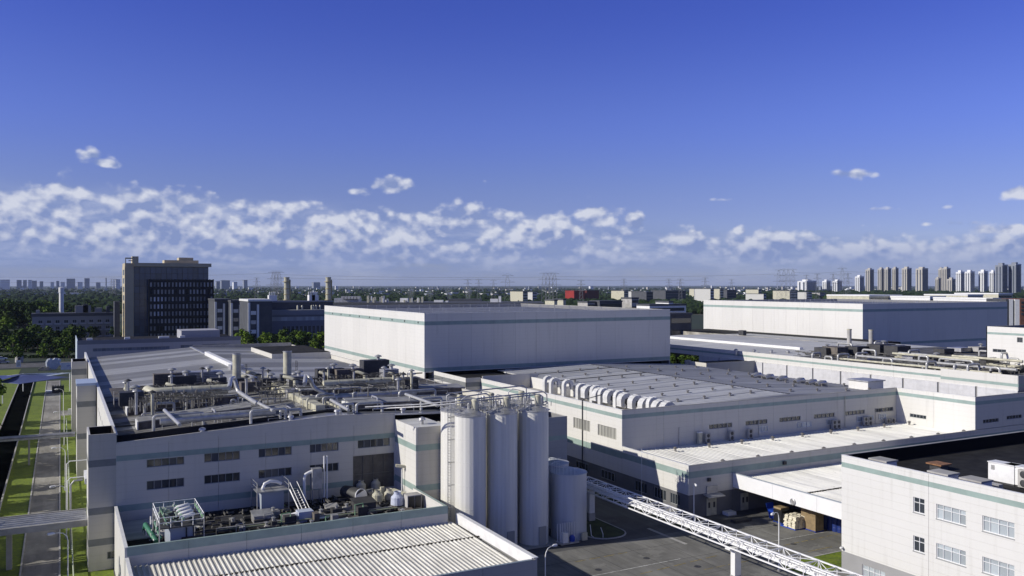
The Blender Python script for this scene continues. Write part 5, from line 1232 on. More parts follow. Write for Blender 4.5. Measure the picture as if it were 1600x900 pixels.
# ================================================================== PIPES ON THE RIGHT ROOF
ZP = 15.6
def zP(x): return 15.0 + 1.2 * min(1, max(0, (x - XP) / 26))
def pp_(px, py, dz=0.):
    p = P(px, py, 15.5)
    for _ in range(6): p = P(px, py, zP(p.x) + dz)
    return p
st = [((1327, 514), (1327, 545)), ((1361, 515), (1361, 548))]
for k, ((x0_, yt), (_, yb)) in enumerate(st):
    b = pp_(x0_, yb); tz = onY(x0_, yt, b.y).z; t = thing('exhaust_stack', ['left of the two grey stacks on the right pipe roof', 'right of the two grey stacks on the right pipe roof'][k], 'stack', b, 'stacks on the right roof')
    MB().tube([b, (b.x, b.y, tz)], .6, 18).build('shaft', CONC, t, True); MB().tube([(b.x, b.y, tz - .25), (b.x, b.y, tz)], .68, 18).build('rim', CREAM, t, True)
up = [(1445, 1462, 566, 580), (1480, 1494, 572, 585), (1512, 1530, 570, 586), (1548, 1562, 574, 588), (1420, 1436, 548, 562), (1436, 1450, 556, 572), (1380, 1394, 560, 572), (1268, 1282, 552, 562), (1576, 1592, 560, 574), (1530, 1546, 548, 558), (1309, 1331, 536, 552), (1348, 1368, 546, 560), (1367, 1386, 534, 552), (1392, 1414, 541, 556), (1288, 1300, 557, 564), (1308, 1326, 554, 566), (1338, 1355, 552, 562), (1403, 1466, 551, 560), (1505, 1528, 556, 566), (1565, 1583, 552, 570), (1545, 1560, 560, 569), (1468, 1520, 560, 571)]
for k, (x0_, x1_, yt, yb) in enumerate(sorted(up)):
    b0 = pp_(x0_, yb); b0.x = max(b0.x, XP + .8); zt_ = onY(x0_, yt, b0.y).z; xr = onY(x1_, yt, b0.y).x; b1 = onX(x1_, yt, b0.x)
    d2 = Vector((b0.x, onX(x1_, yt + 1, b0.x).y, zt_)) if k % 2 else Vector((xr, b0.y, zt_))
    duct([b0, Vector((b0.x, b0.y, zt_)), d2, Vector((d2.x, d2.y, zP(d2.x)))], .26, PIPE, '%s bent cream silver pipe from the left on the right roof' % NUM[k], nm='loop_pipe', rings=False, group='bent pipes on the right roof', cat='pipe')
for k, (q0, q1, r, z) in enumerate((((1280, 562), (1610, 594), .3, 16.3), ((1340, 556), (1600, 578), .4, 16.6), ((1395, 552), (1462, 556), .35, 17.2), ((1420, 570), (1500, 578), .28, 16.0), ((1488, 556), (1580, 566), .35, 17.3), ((1316, 566), (1440, 577), .25, 15.8), ((1450, 556), (1540, 562), .35, 17.4))):
    a = pp_(q0[0], q0[1], z - 15.4); z = a.z; b = P(q1[0], q1[1], z); a.x = max(a.x, XP + 1.2 + k * .8); r = r * .8; b = Vector((a.x, max(b.y, 108), z)); duct([a, b], r, PIPE if k % 2 else CREAM, '%s long straight silver pipe running front to back on the right roof' % names[k], nm='straight_pipe', group='long straight pipes on the right roof', cat='pipe')
for k, (x0_, y0_, x1_) in enumerate(((1335, 563, 1470), (1400, 577, 1500), (1455, 581, 1560), (1480, 566, 1600))):
    a = pp_(x0_, y0_, .7); a.x = max(a.x, XP + .9); a.y = max(a.y, 112); duct([a, a + Vector((14, 0, 0))], .24, GALV, '%s cross pipe from the left on the right roof' % names[k], nm='cross_pipe', group='cross pipes on the right roof', cat='pipe')
random.seed(17)
for k, (px, py, w_, d_, h, m) in enumerate(((1290, 552, 4, 4, 2.2, DARK), (1305, 552, 4, 5, 2.4, RUST), (1340, 550, 5, 4, 2.2, DARK), (1377, 549, 6, 4, 2.6, DARK), (1402, 552, 5, 4, 2.6, DARK), (1424, 560, 3, 3, 1.2, GALV), (1460, 562, 5, 5, 1.4, DARK), (1500, 564, 4, 5, 1.4, GALV), (1535, 566, 5, 5, 1.5, DARK), (1592, 560, 3, 3, 2.4, DARK), (1475, 549, 4, 3, 1.4, DARK), (1500, 546, 5, 4, 1.2, GALV), (1530, 546, 5, 3, 1.4, CONC))):
    p = pp_(px, py + 4); unit(p.x, p.y, p.z, w_, d_, h, m, '%s machine from the left on the right pipe roof' % names[k], hat=k % 3 == 0)
q = MB()
for i in range(620):
    px = random.uniform(1245, 1600); py = 554 + (px - 1245) * .035 + random.uniform(-10, 14); p = pp_(px, py + 3, random.uniform(.1, 1.2)); L = random.uniform(.6, 3.4)
    if p.x < XP + .7 or p.y < 106: continue
    q.bar(p, p + Vector(random.choice([(0, L, 0), (L, 0, 0), (0, L, 0), (0, 0, -1.)])), random.choice([.08, .12, .2]))
tag(stuff(q.build('service_piping', MATS['dark_pipework'])), 'tangle of small pipes and rails over the right pipe roof', 'piping')
t = thing('long_box_duct', 'long cream box duct running front to back across the right pipe roof', 'duct', (186, 150, 15.5)); 
a = pp_(1400, 560); b = pp_(1590, 578); MB().box(a.x - .5, b.y, a.z, a.x + .5, a.y, a.z + .8).build('duct_section', CREAM, t); MB().box(a.x + .7, b.y, a.z, a.x + 1.3, a.y, a.z + .4).build('gutter', DARK, t)
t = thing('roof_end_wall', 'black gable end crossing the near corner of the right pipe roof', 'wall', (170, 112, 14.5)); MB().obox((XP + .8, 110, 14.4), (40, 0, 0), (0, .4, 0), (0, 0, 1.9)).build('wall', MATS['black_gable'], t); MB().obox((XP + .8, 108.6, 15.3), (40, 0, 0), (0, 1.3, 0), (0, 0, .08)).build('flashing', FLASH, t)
o = MB().box(213.1, 230, 16.1, 214.6, 232.4, 17.9).build('corner_fan', DARK); 
tag(o, 'dark elbow fan on top of the stained concrete wall', 'fan')

# ================================================================== YARD THINGS
def ddoor(x, label, w_=1.9):
    t = thing('double_door', label, 'door', (x, 98.3, 0)); 
    for k in range(2):
        o = MB().box(x + k * w_ / 2 + .02, 98.28, .05, x + (k + 1) * w_ / 2 - .02, 98.37, 2.6).build('door_leaf', CREAM, t); MB().box(x + k * w_ / 2 + .3, 98.24, 1.2, x + k * w_ / 2 + .62, 98.275, 2.0).build('vision_panel', DARK, o)
    return t
ddoor(84.0, 'cream double door with two small dark windows under a little grey awning')
t = thing('door_awning', 'little grey awning above the cream double door', 'awning', (84, 97, 2.8)); MB().obox((83.4, 97.0, 2.95), (3.1, 0, 0), (0, 1.38, .25), (0, 0, .1)).build('sheet', GALV, t); MB().box(84.0, 98.2, 3.3, 86.0, 98.38, 4.4).build('back_panel', GALV, t)
ddoor(90.6, 'farther cream double door next to the canopy', 1.5)
o = MB().box(91., 98.2, 3.0, 92.4, 98.38, 4.3).build('wall_panel_box', GALV); tag(o, 'small grey glazed panel above the farther cream door', 'panel')
o = MB().box(84.2, 98.1, 5.1, 84.7, 98.38, 5.6).build('wall_light', DARK); tag(o, 'small dark floodlight on the grey wall above the door awning', 'floodlight')
o = MB().box(99.2, 98.1, 6.1, 99.8, 98.38, 6.6).build('wall_light', DARK); tag(o, 'small dark floodlight under the teal stripe above the canopy roof', 'floodlight')
c = P(1209, 812); t = thing('wheelie_bin', 'blue bin with its lid open at the left end of the stored goods', 'bin', c)
mb = MB(); mb.quadbox([(c.x - .45, c.y - .4, .2), (c.x + .45, c.y - .4, .2), (c.x + .45, c.y + .4, .2), (c.x - .45, c.y + .4, .2), (c.x - .65, c.y - .6, 1.5), (c.x + .65, c.y - .6, 1.5), (c.x + .65, c.y + .6, 1.5), (c.x - .65, c.y + .6, 1.5)]); mb.build('body', BLUE, t); MB().obox((c.x - .7, c.y + .6, 1.5), (1.4, 0, 0), (0, .25, .8), (0, .05, 0)).build('lid', BLUE, t); MB().tube([(c.x - .5, c.y - .3, .12), (c.x + .5, c.y - .3, .12)], .12, 8).build('wheel', DARK, t)
def pallet_load(c, w_, d_, h, m, label, cat, rows=3, cols_=2, deckc=None):
    t = thing('pallet_load', label, cat, c)
    q = MB()
    for k in range(5): q.box(c.x - w_ / 2 + k * (w_ - .12) / 4, c.y - d_ / 2, .1, c.x - w_ / 2 + k * (w_ - .12) / 4 + .12, c.y + d_ / 2, .16)
    for k in range(3): q.box(c.x - w_ / 2, c.y - d_ / 2 + k * (d_ - .1) / 2, .0, c.x + w_ / 2, c.y - d_ / 2 + k * (d_ - .1) / 2 + .1, .1)
    q.build('pallet', deckc or BLUE, t)
    for r in range(rows):
        for cc in range(cols_):
            x0_ = c.x - w_ / 2 + cc * w_ / cols_; z0_ = .17 + r * h / rows; j = random.uniform(-.04, .04)
            MB().box(x0_ + .02 + j, c.y - d_ / 2 + j, z0_ + .005, x0_ + w_ / cols_ - .02 + j, c.y + d_ / 2 + j, z0_ + h / rows - .005).build('carton' if m is not SACK else 'sack', m, t)
    return t
pallet_load(P(1221, 816), 1.6, 1.6, 1.7, BLACKW, 'black wrapped pallet between the blue bin and the white sacks', 'pallet')
pallet_load(P(1226, 818), 1.1, 1.1, 1.4, BLACKW, 'second black wrapped pallet against the white sacks', 'pallet')
o = MB().box(P(1220, 815).x - .7, P(1220, 815).y - .7, 1.9, P(1220, 815).x + .9, P(1220, 815).y + .7, 2.15).build('loose_cardboard', CARD); tag(o, 'loose tan cardboard lying on the black wrapped pallet', 'cardboard')
c = P(1243, 823); t = thing('sack_pile', 'tall pile of cream woven sacks on a pallet under the canopy', 'sack pile', c); random.seed(44)
for r in range(6):
    n = 4 if r < 4 else 3
    for i in range(n):
        for j in range(3):
            s = MB(); sx_ = c.x - 1.2 + i * .78 + random.uniform(-.08, .08) + (.2 if r > 3 else 0); sy = c.y - 1.1 + j * .75 + random.uniform(-.06, .06); z0_ = .18 + r * .27
            prof = [(-.36, .10), (-.3, .24), (.0, .29), (.3, .24), (.36, .10)]
            for (a_, b_) in zip(prof, prof[1:]): s.quadbox([(sx_ + a_[0], sy - .33, z0_), (sx_ + b_[0], sy - .33, z0_), (sx_ + b_[0], sy + .33, z0_), (sx_ + a_[0], sy + .33, z0_), (sx_ + a_[0], sy - .28, z0_ + a_[1]), (sx_ + b_[0], sy - .28, z0_ + b_[1]), (sx_ + b_[0], sy + .28, z0_ + b_[1]), (sx_ + a_[0], sy + .28, z0_ + a_[1])])
            s.build('sack', SACK, t)
MB().box(c.x - 1.5, c.y - 1.4, .0, c.x + 1.4, c.y + 1.4, .16).build('pallet', BLUE, t)
pallet_load(P(1264, 826), 1.5, 1.5, 2.9, CARD, 'tan cardboard pallet next to the white sacks', 'pallet')
pallet_load(P(1273, 829), 1.6, 1.7, 3.0, CARD, 'tan cardboard pallet at the right beside the dark gap', 'pallet')
for k in range(4):
    c = P(1290 + k * 8, 826 + k * 2); o = MB().lathe((c.x, c.y, 0), [(.42, 0), (.44, .3), (.42, .32), (.44, .6), (.42, .62), (.44, .95), (.36, 1.1), (0, 1.12)], 14).build('barrel', mat('dark_blue_barrel', (.012, .03, .16), .5)); o.scale = (1.2, 1.2, 1.9); o.location = (-c.x * .2, -c.y * .2, 0); tag(o, 'dark blue barrel stack under the canopy, %s from the left' % names[k], 'barrel', 'dark blue barrels under the canopy')
for k, px in enumerate((1222, 1240, 1262, 1284)):
    c = P(px, 806 + k * 4); t = thing('storage_rack', '%s brown boarded storage rack from the left behind the goods' % names[k], 'rack', (97, c.y, 0), 'brown racks behind the goods')
    yy = 95.5 - k * 4.2
    for j in range(3): MB().box(96.9, yy - 3.8 + j * 1.25, 1.8, 97.0, yy - 2.65 + j * 1.25, 3.6).build('board', mat('brown_board', (.12, .095, .06), .8, var=.3, vscale=2., rnd=.2), t)
    q = MB(); 
    for y_ in (yy - 3.9, yy - .1): q.box(97., y_, 0, 97.1, y_ + .1, 3.8)
    q.build('frame', DARK, t)
o = MB().box(P(1133, 805).x, P(1133, 805).y - .6, 0, P(1133, 805).x + 1.6, P(1133, 805).y + .6, .5).build('low_trolley', WPAINT); tag(o, 'low white trolley left in the shade by the doors', 'trolley')
t = thing('planter', 'dark planter with shrubs in front of the far doors', 'planter', (P(1158, 815).x, P(1158, 815).y, 0)); c = P(1158, 815); MB().box(c.x - 1.5, c.y - .5, 0, c.x + 1.5, c.y + .5, .4).build('box', DARK, t)

# ================================================================== LEFT SIDE: PIPE BRIDGE, GATE, SIGNS
t = thing('flat_pipe_bridge', 'flat grey pipe bridge crossing the left road in the foreground', 'pipe bridge', (-3, 121, 0)); ybr = 119.; 
for k in range(6): MB().tube([(-30, ybr - 3. + k * .95, 5.45), (2.9, ybr - 3. + k * .95, 5.45)], .28, 8).build('carried_pipe', GALV, t, True)
MB().box(-30, ybr - 3.6, 4.95, 2.92, ybr - 3.4, 5.7).build('side_beam', CONC, t); MB().box(-30, ybr + 2.35, 4.95, 2.92, ybr + 2.55, 5.7).build('side_beam', CONC, t)
for x in (-5.4, -22): MB().box(x - .3, ybr - .5, 0, x + .3, ybr + .5, 4.95).build('pillar', CONC, t)
t = thing('farther_pipe_bridge', 'thinner grey pipe bridge crossing the left road farther back', 'pipe bridge', (-3, 186, 0)); yb_ = 186.
MB().box(-10.5, yb_ - 1.1, 4.9, 2.58, yb_ + 1.1, 5.2).build('deck', GALV, t)
for k in range(2): MB().tube([(-10.5, yb_ - .5 + k, 5.4), (2.58, yb_ - .5 + k, 5.4)], .2, 8).build('carried_pipe', GALV, t, True)
for x in (-10.3, -5.2): MB().box(x - .15, yb_ - .4, 0, x + .15, yb_ + .4, 4.9).build('pillar', CONC, t)
c = P(18, 596, 5); t = thing('gate_canopy', 'swooping blue and white fabric canopy over the site gate', 'canopy', (c.x, c.y, 0)); BLUC = mat('blue_fabric', (.07, .09, .22), .5, var=.1); WFAB = mat('pale_fabric', (.50, .55, .66), .5)
def sail(pts, m):
    q = MB(); n = 8; A_, B_, C_, D_ = [Vector(p) for p in pts]; o_ = 0
    for i in range(n + 1):
        for j in range(n + 1):
            u, v = i / n, j / n; p = A_ * (1 - u) * (1 - v) + B_ * u * (1 - v) + C_ * u * v + D_ * (1 - u) * v; p.z -= 3.0 * u * (1 - u) * v * (1 - v) * 4 * .25; q.v.append(tuple(p))
    for i in range(n):
        for j in range(n): a_ = i * (n + 1) + j; q.f.append((a_, a_ + 1, a_ + n + 2, a_ + n + 1)); q.m.append(0)
    o_ = q.build('sail', m, t, True); s = o_.modifiers.new('thick', 'SOLIDIFY'); s.thickness = .06; return o_
sail([P(-10, 590, 5), P(36, 584, 6.4), P(112, 582, 6.), P(60, 590, 5.2)], WFAB); sail([P(-4, 597, 4.4), P(36, 585, 6.3), P(108, 589, 5.2), P(30, 600, 4.0)], BLUC); sail([P(-30, 588, 6), P(20, 586, 5.6), P(36, 584.5, 6.35), P(-20, 600, 4.4)], BLUC)
for px, py in ((36, 584), (109, 584), (4, 600)): b = P(px, py, 5.6); MB().tube([(b.x, b.y, 0), (b.x, b.y, 5.7)], .14, 8).build('mast', WPAINT, t)
c = P(82, 577); t = thing('entrance_stone', 'pale heart shaped stone boulder by the gate road', 'stone', c); q = MB(); n = 20; o_ = 0
prof = [(-1.6, 0), (-2.4, 1.4), (-2.5, 3.), (-1.9, 4.2), (-1., 4.5), (0, 4.1), (.9, 4.6), (2., 4.3), (2.5, 3.1), (2.3, 1.4), (1.5, 0)]
for dy, s in ((-.7, .8), (-.35, 1.), (.35, 1.), (.7, .8)): q.v += [(c.x + x * s, c.y + dy, z * (.5 + .5 * s)) for x, z in prof]
m_ = len(prof)
for i in range(3):
    for k in range(m_): q.f.append((i * m_ + k, i * m_ + (k + 1) % m_, (i + 1) * m_ + (k + 1) % m_, (i + 1) * m_ + k)); q.m.append(0)
q.f.append(tuple(range(m_))); q.f.append(tuple(reversed(range(3 * m_, 4 * m_)))); q.m += [0, 0]
q.build('boulder', mat('pale_stone', (.50, .54, .58), .7, var=.15, vscale=1., bump=.4), t)
c = P(92, 572); o = MB().lathe((c.x, c.y, 0), [(.3, 0), (.8, .6), (.5, 1.4), (.9, 2.4), (.4, 3.1), (0, 3.2)], 8).build('small_sculpture', WPAINT); tag(o, 'small white sculpture right of the heart shaped stone', 'sculpture')
t = thing('stone_wall_bed', 'row of cream stone blocks along the gate lawn', 'stones', P(70, 580))
for k in range(7): c = P(62 + k * 2.6, 579); MB().box(c.x - .5, c.y - .4, 0, c.x + .45, c.y + .4, .9 + .3 * (k % 3)).build('block', DIRTYC, t)
c = P(104, 580); t = thing('notice_board', 'white notice board panel beside the stair tower at the gate', 'board', c); MB().box(c.x - 2, c.y, .6, c.x + 3, c.y + .15, 3.4).build('panel', WPAINT, t); MB().box(c.x, c.y - .03, 1.9, c.x + 2.4, c.y - .005, 2.3).build('faded_lines', mat('faded_blue', (.35, .38, .55), .6), t)
c = P(29, 575); t = thing('gate_sign', 'small white framed sign on the gate lawn', 'sign', c); MB().box(c.x - .8, c.y, .4, c.x + .8, c.y + .1, 3.2).build('panel', WPAINT, t); MB().box(c.x - .5, c.y - .03, .9, c.x + .5, c.y - .005, 2.6).build('inset', GALV, t)
c = P(90, 614); t = thing('equipment_cage', 'dark slatted equipment cage beside the road near the gate', 'cage', c); q = MB()
for k in range(8): q.box(c.x - 1.6 + k * .45, c.y, 0, c.x - 1.4 + k * .45, c.y + 2, 2.4)
q.build('slats', DARK, t); MB().box(c.x - 1.6, c.y + .2, .1, c.x + 1.8, c.y + 1.8, 2.).build('box', SHED, t)
c = P(79, 613); o = MB().box(c.x - 1.3, c.y, .0, c.x + .9, c.y + 4, .35).build('white_slab', WPAINT); tag(o, 'white concrete slab on the road beside the slatted cage', 'slab')
c = P(110, 648); o = MB().box(c.x - .6, c.y, 0, c.x + .5, c.y + .8, 1.5).build('meter_box', WPAINT); tag(o, 'white meter box on the grass strip by the stair tower', 'box')
o = MB().tube([(1.35, 100, .0), (1.35, 100, .9), (1.35, 240, .9)], .08, 6).build('ground_pipe', mat('pale_green_pipe', (.52, .58, .42), .5)); tag(o, 'long pale green pipe running along the grass strip', 'pipe')

# ================================================================== BUILDINGS BEHIND
# long low office with ribbon windows just behind the hall
YO = 290.
lo = thing('ribbon_window_building', 'long low grey building with ribbon windows right behind the left hall', 'building', (4.5, YO, 0))
ox = [onY(x, 540, YO).x for x in (145, 265, 282, 302, 316, 358)]
oo = [(ox[0] - 4.7, ox[1] - 4.7, 13.7, 14.7), (ox[2] - 4.7, ox[3] - 4.7, 13.9, 14.9), (ox[4] - 4.7, ox[5] - 4.7, 13.9, 14.9)]
Wo = panels(lo, (4.5 + .22, YO), (52.3, YO), 0, 17.2, mat('lilac_grey', (.40, .40, .42), .6, kind='siding'), 12, oo, [(15.9, 17.2, mat('dark_lilac', (.17, .18, .21), .6))])
for k, o in enumerate(oo): window(lo, Wo, *o, cols=[18, 3, 7][k], glass=mat('ribbon_glass', (.16, .19, .24), .2, rnd=.2), frame=FRAME)
panels(lo, (4.5, YO + 30), (4.5, YO), 0, 17.2, mat('blue_white', (.45, .52, .58), .5), 30); MB().box(4.8, YO + .3, 16.2, 52, YO + 30, 16.35).build('roof', BITU, lo)
MB().box(35, YO + 8, 16.35, 47, YO + 20, 19.).build('penthouse', mat('lilac_grey', (.4, .4, .4)), lo)
MB().box(5.6, YB + 6, 0, 36, YB + 18, 13.2).build('annex_wall', SHED, lo)
for k, px in enumerate((140, 199, 252, 260, 285)): c = onY(px, 528, YO + 4); MB().box(c.x - .8, YO + 3.5, 16.35, c.x + .8, YO + 5, 17.6).build('roof_unit', WPAINT, lo)

# tall office block
YT = 565.4
OCH = mat('ochre_cladding', (.47, .41, .28), .7, var=.1, vscale=.1); DBL = mat('dark_curtain_wall', (.010, .012, .016), .4, spec=.25); BGL = mat('blue_curtain_glass', (.022, .045, .09), .12, spec=.8, rnd=.35)
tb = thing('office_tower', 'tall ochre and dark glass office block on the left with a stepped ochre roof', 'office building', (34.4, YT, 0))
Wt = Wall((34.4, YT + 24), (34.4, YT)); ops = [(6 + 0, 20., 3.5 + k * 5.2, 6.8 + k * 5.2) for k in range(8)]
panels(tb, (34.4, YT + 24), (34.4, YT), 0, 45, OCH, 24, ops)
for o in ops: window(tb, Wt, *o, cols=3, glass=BLINDG)
panels(tb, (34.6, YT), (39.4, YT), 0, 45, OCH, 10)
MB().box(34.5, YT + .3, 45, 82.5, YT + 24, 47.1).build('roof_slab', OCH, tb); MB().box(39.4, YT - 1.0, 45.1, 84, YT + .3, 47.3).build('fascia', OCH, tb)
MB().box(38.5, YT, 47.1, 42, YT + 10, 51.2).build('roof_tower', OCH, tb); MB().box(57, YT + 4, 47.1, 77, YT + 16, 49.3).build('penthouse', OCH, tb); MB().box(65.5, YT + 5, 49.3, 74, YT + 15, 51).build('penthouse', OCH, tb)
q = MB(); q.box(34.6, YT, 49.6, 38.5, YT + .5, 50.4); q.box(34.6, YT, 47.1, 35.1, YT + .5, 49.6); q.box(36.4, YT, 48.3, 38.5, YT + .4, 48.8); q.build('roof_frame', OCH, tb)
MB().box(39.4, YT + .7, 0, 82.4, YT + 24, 45).build('core_wall', DBL, tb)
Wg = Wall((39.5, YT + .3), (82.4, YT + .3))
for r in range(11):
    for cc in range(14):
        q = MB(); Wg.slab(q, cc * 3.06 + .1, cc * 3.06 + 2.96, 0, .2, 1 + r * 4, 4.85 + r * 4); q.build('curtain_panel', BGL, tb)
OX1 = onY(333, 440, YT - 6).x; OX0 = onY(233, 440, YT - 6).x; OZ = onY(280, 437, YT - 6).z
MB().box(OX0, YT - 6, 0, OX1, YT + 16, OZ).build('front_core', DBL, tb)
Wv = Wall((OX0, YT - 6.3), (OX1, YT - 6.3)); OL = OX1 - OX0; q = MB(); n = 18
LITG = mat('grey_pane', (.25, .265, .29), .25, rnd=.5)
for k in range(n + 1): Wv.slab(q, k * OL / n - .35, k * OL / n + .35, -.4, .3, 0, OZ + .3)
for k in range(9): Wv.slab(q, 0, OL, -.42, .3, k * OZ / 8.4 + .3, k * OZ / 8.4 + 1.6)
q.build('grid_frame', DBL, tb)
random.seed(2)
for r in range(8):
    for k in range(n):
        if random.random() < .05: continue
        m_ = LITG if not (4 > k > 0 and 3 <= r <= 5) else mat('bright_pane', (.50, .53, .60), .2, rnd=.3)
        q = MB(); Wv.slab(q, k * OL / n + .55, (k + 1) * OL / n - .55, -.05, .25, 1.9 + r * OZ / 8.4, OZ / 8.4 + .1 + r * OZ / 8.4); q.build('window_pane', m_, tb)
tag(MB().box(29, YT + 5, 0, 32, YT + 15, 24).build('dark_shaft', SHED), 'dark narrow shaft building just left of the tall office block', 'building')

# dormitory
YD_ = 612.; dm = thing('dormitory', 'four storey grey dormitory with rows of small balconies at the far left', 'building', (-15.5, YD_, 0))
DG = mat('dorm_grey', (.25, .26, .28), .7); do_ = []
for r in range(3):
    for k in range(9): do_.append((3.2 + k * 4.75, 5.6 + k * 4.75, 1.6 + r * 4.1, 3.6 + r * 4.1))
Wm = panels(dm, (-15.3, YD_), (30.6, YD_), 0, 14.2, DG, 16, do_)
for o in do_: window(dm, Wm, *o, cols=2, frame=WFRAME)
for o in do_:
    q = MB(); Wm.slab(q, o[0] - .7, o[1] + .7, -1.0, -.02, o[2] - .9, o[2] - .02); q.build('balcony', mat('balcony_grey', (.36, .38, .42), .7), dm)
panels(dm, (-15.5, YD_ + 14), (-15.5, YD_), 0, 14.2, OCH, 14)
MB().box(-15.9, YD_ - .5, 14.2, 31, YD_ + 14, 16.1).build('roof', mat('dark_tile_roof', (.07, .075, .09), .8), dm)
for k, (x, h, w_) in enumerate(((8.5, 4.5, 9), (13, 5.5, 3), (-13.5, 2, 2), (26.5, 4, 2), (20, 3, 4))): MB().box(x, YD_ + 4, 16.1, x + w_, YD_ + 9, 16.1 + h).build('roof_block', SHED if k % 2 else DG, dm)
c = atD(96, 481, 640); o = MB().lathe((c.x, c.y, 0), [(1.6, 0), (1.6, 28), (1.9, 28.2), (1.9, 32), (.3, 32.4)], 16).build('white_tower', WPAINT, None, True); tag(o, 'slim white cylindrical tower rising behind the dormitory', 'tower')

# power house and low dark blocks right of the tower
pw = thing('power_house', 'dark power house with tall pale window bays behind the hall', 'building', (95, 480, 0))
Wp = Wall((95.2, 480), (140, 480)); po = [(14 + k * 2.35, 15.6 + k * 2.35, 4.5, 11.) for k in range(12)] + [(3, 40, 14.0, 16.2)]
panels(pw, (95.2, 480), (140, 480), 0, 17.2, mat('slate_wall', (.15, .16, .19), .7), 15, po)
for k, o in enumerate(po[:-1]): window(pw, Wp, *o, cols=2, trans=.6, glass=GLASS, frame=FRAME)
window(pw, Wp, *po[-1], cols=22, glass=BLINDG, frame=FRAME)
MB().box(95, 479.2, 17.2, 141, 500, 19.9).build('roof', mat('grey_roof_edge', (.22, .23, .25), .7), pw); panels(pw, (95, 500), (95, 480), 0, 17.2, OCH, 20)
MB().box(104, 492, 19.9, 141, 520, 24.6).build('upper_block', SHED, pw); MB().box(104, 491, 24.0, 141, 492, 24.9).build('edge', mat('grey_roof_edge', (.2, .2, .2)), pw)
random.seed(6)
for k, px in enumerate((465, 472, 487, 490, 494, 500)): c = onY(px, 478, 486); MB().lathe((c.x, 486, 19.9), [(.5, 0), (.5, 2.2), (.2, 2.6)], 10).build('roof_vent', CREAM, pw, True)
for k, (px, w_) in enumerate(((426, 4.5), (492, 4.), (487, 3.5))):
    c = onY(px, 465, 500); MB().box(c.x - w_ / 2, 499, 24.6, c.x + w_ / 2, 503, 28).build('roof_unit', WPAINT, pw)
    for j in range(4): MB().tube([(c.x - 1.6 + j, 501, 28), (c.x - 1.6 + j, 501, 29.6), (c.x - 1.2 + j, 501, 29.8)], .25, 8).build('bent_vent', WPAINT, pw, True)
for k, (px0, px1, yt, Y) in enumerate(((336, 361, 470, 520), (361, 389, 472, 510), (388, 425, 471, 470))):
    a = onY(px0, yt, Y); b = onY(px1, yt, Y)
    t = thing('dark_office_block', ['dark office block with white end strips just right of the tall tower', 'dark office block in the middle of the row right of the tower', 'dark office block with a white roof slab left of the chimneys'][k], 'building', (a.x, Y, 0))
    MB().box(a.x, Y, 0, b.x, Y + 25, a.z).build('wall', SHED, t)
    MB().box(a.x - .3, Y - .8, a.z, b.x + .3, Y + 25, a.z + 1.1).build('roof_slab', WPAINT if k == 2 else SHED, t)
    for j in range(2):
        x = a.x - .2 + j * 4.6; MB().box(x, Y - .6, 0, x + 1.1, Y - .05, a.z - .6 - j).build('end_strip', WPAINT, t)
    for j in range(4): MB().box(a.x + 1.3, Y - .45, 3 + j * 5, a.x + 4., Y - .05, 5 + j * 5).build('balcony', WPAINT if j % 2 else GALV, t)
# yellow ringed chimneys
for k, px in enumerate((448, 513)):
    c = atD(px, 474, 690); zt = atD(px, 433, 690).z; t = thing('power_chimney', ['left pale chimney with yellow rings behind the power house', 'right pale chimney with yellow rings behind the power house'][k], 'chimney', (c.x, c.y, 0), 'pale chimneys with rings')
    MB().lathe((c.x, c.y, 0), [(2.1, 0), (2.1, zt - 1), (2.4, zt), (1.9, zt)], 20).build('shaft', CREAM, t, True)
    for z, r in ((zt - 4, 3.2), (zt - 9.5, 2.5), (zt - 14, 2.5), (zt - 18.5, 2.9)): MB().lathe((c.x, c.y, z), [(r, 0), (r, .5), (2.1, .5)], 16).build('ring_platform', mat('yellow_steel', (.40, .34, .16), .6), t)
    q = MB(); q.box(c.x + 2.2, c.y - .4, 12, c.x + 3., c.y + .4, zt - 2); q.build('ladder', mat('yellow_steel', (.4, .34, .16)), t)
# roof plant far behind the central warehouse
far = thing('far_factory', 'long low factory behind the central warehouse with many cream roof vents', 'factory', (150, 560, 0))
a = atD(525, 476, 640); b = atD(800, 472, 640)
def bx_d(par, px0, px1, yt, yb_, D, m, nm='wall', dep=14):
    p = atD(px0, yt, D); q_ = atD(px1, yt, D); z0 = atD(px0, yb_, D).z if yb_ else 0
    e = (q_ - p); e.z = 0; back = Vector((FW[0], FW[1], 0)) * dep
    return MB().obox((p.x, p.y, z0), e, back, (0, 0, p.z - z0)).build(nm, m, par)
bx_d(far, 520, 850, 473, None, 640, SHED, dep=60)
bx_d(far, 522, 560, 466, 473, 660, GALV, 'roof_unit')
for k in range(6): bx_d(far, 533 + k * 5, 537 + k * 5, 463, 467, 655, PIPE, 'roof_duct', 5)
random.seed(13)
for k in range(26):
    px = random.choice([random.uniform(572, 612), random.uniform(618, 668)]); h = random.uniform(2, 11); bx_d(far, px, px + random.uniform(1, 3.2), 473 - h, 473, 645 + k, random.choice([CREAM, WPAINT, GALV]), 'roof_vent', 3)
for px0, px1, yt in ((678, 692, 469), (696, 700, 470), (766, 778, 467), (779, 783, 463), (625, 637, 466)): bx_d(far, px0, px1, yt, 473, 660, WPAINT, 'roof_unit', 6)
bx_d(far, 700, 752, 467, 476, 700, SHED, 'roof_house')

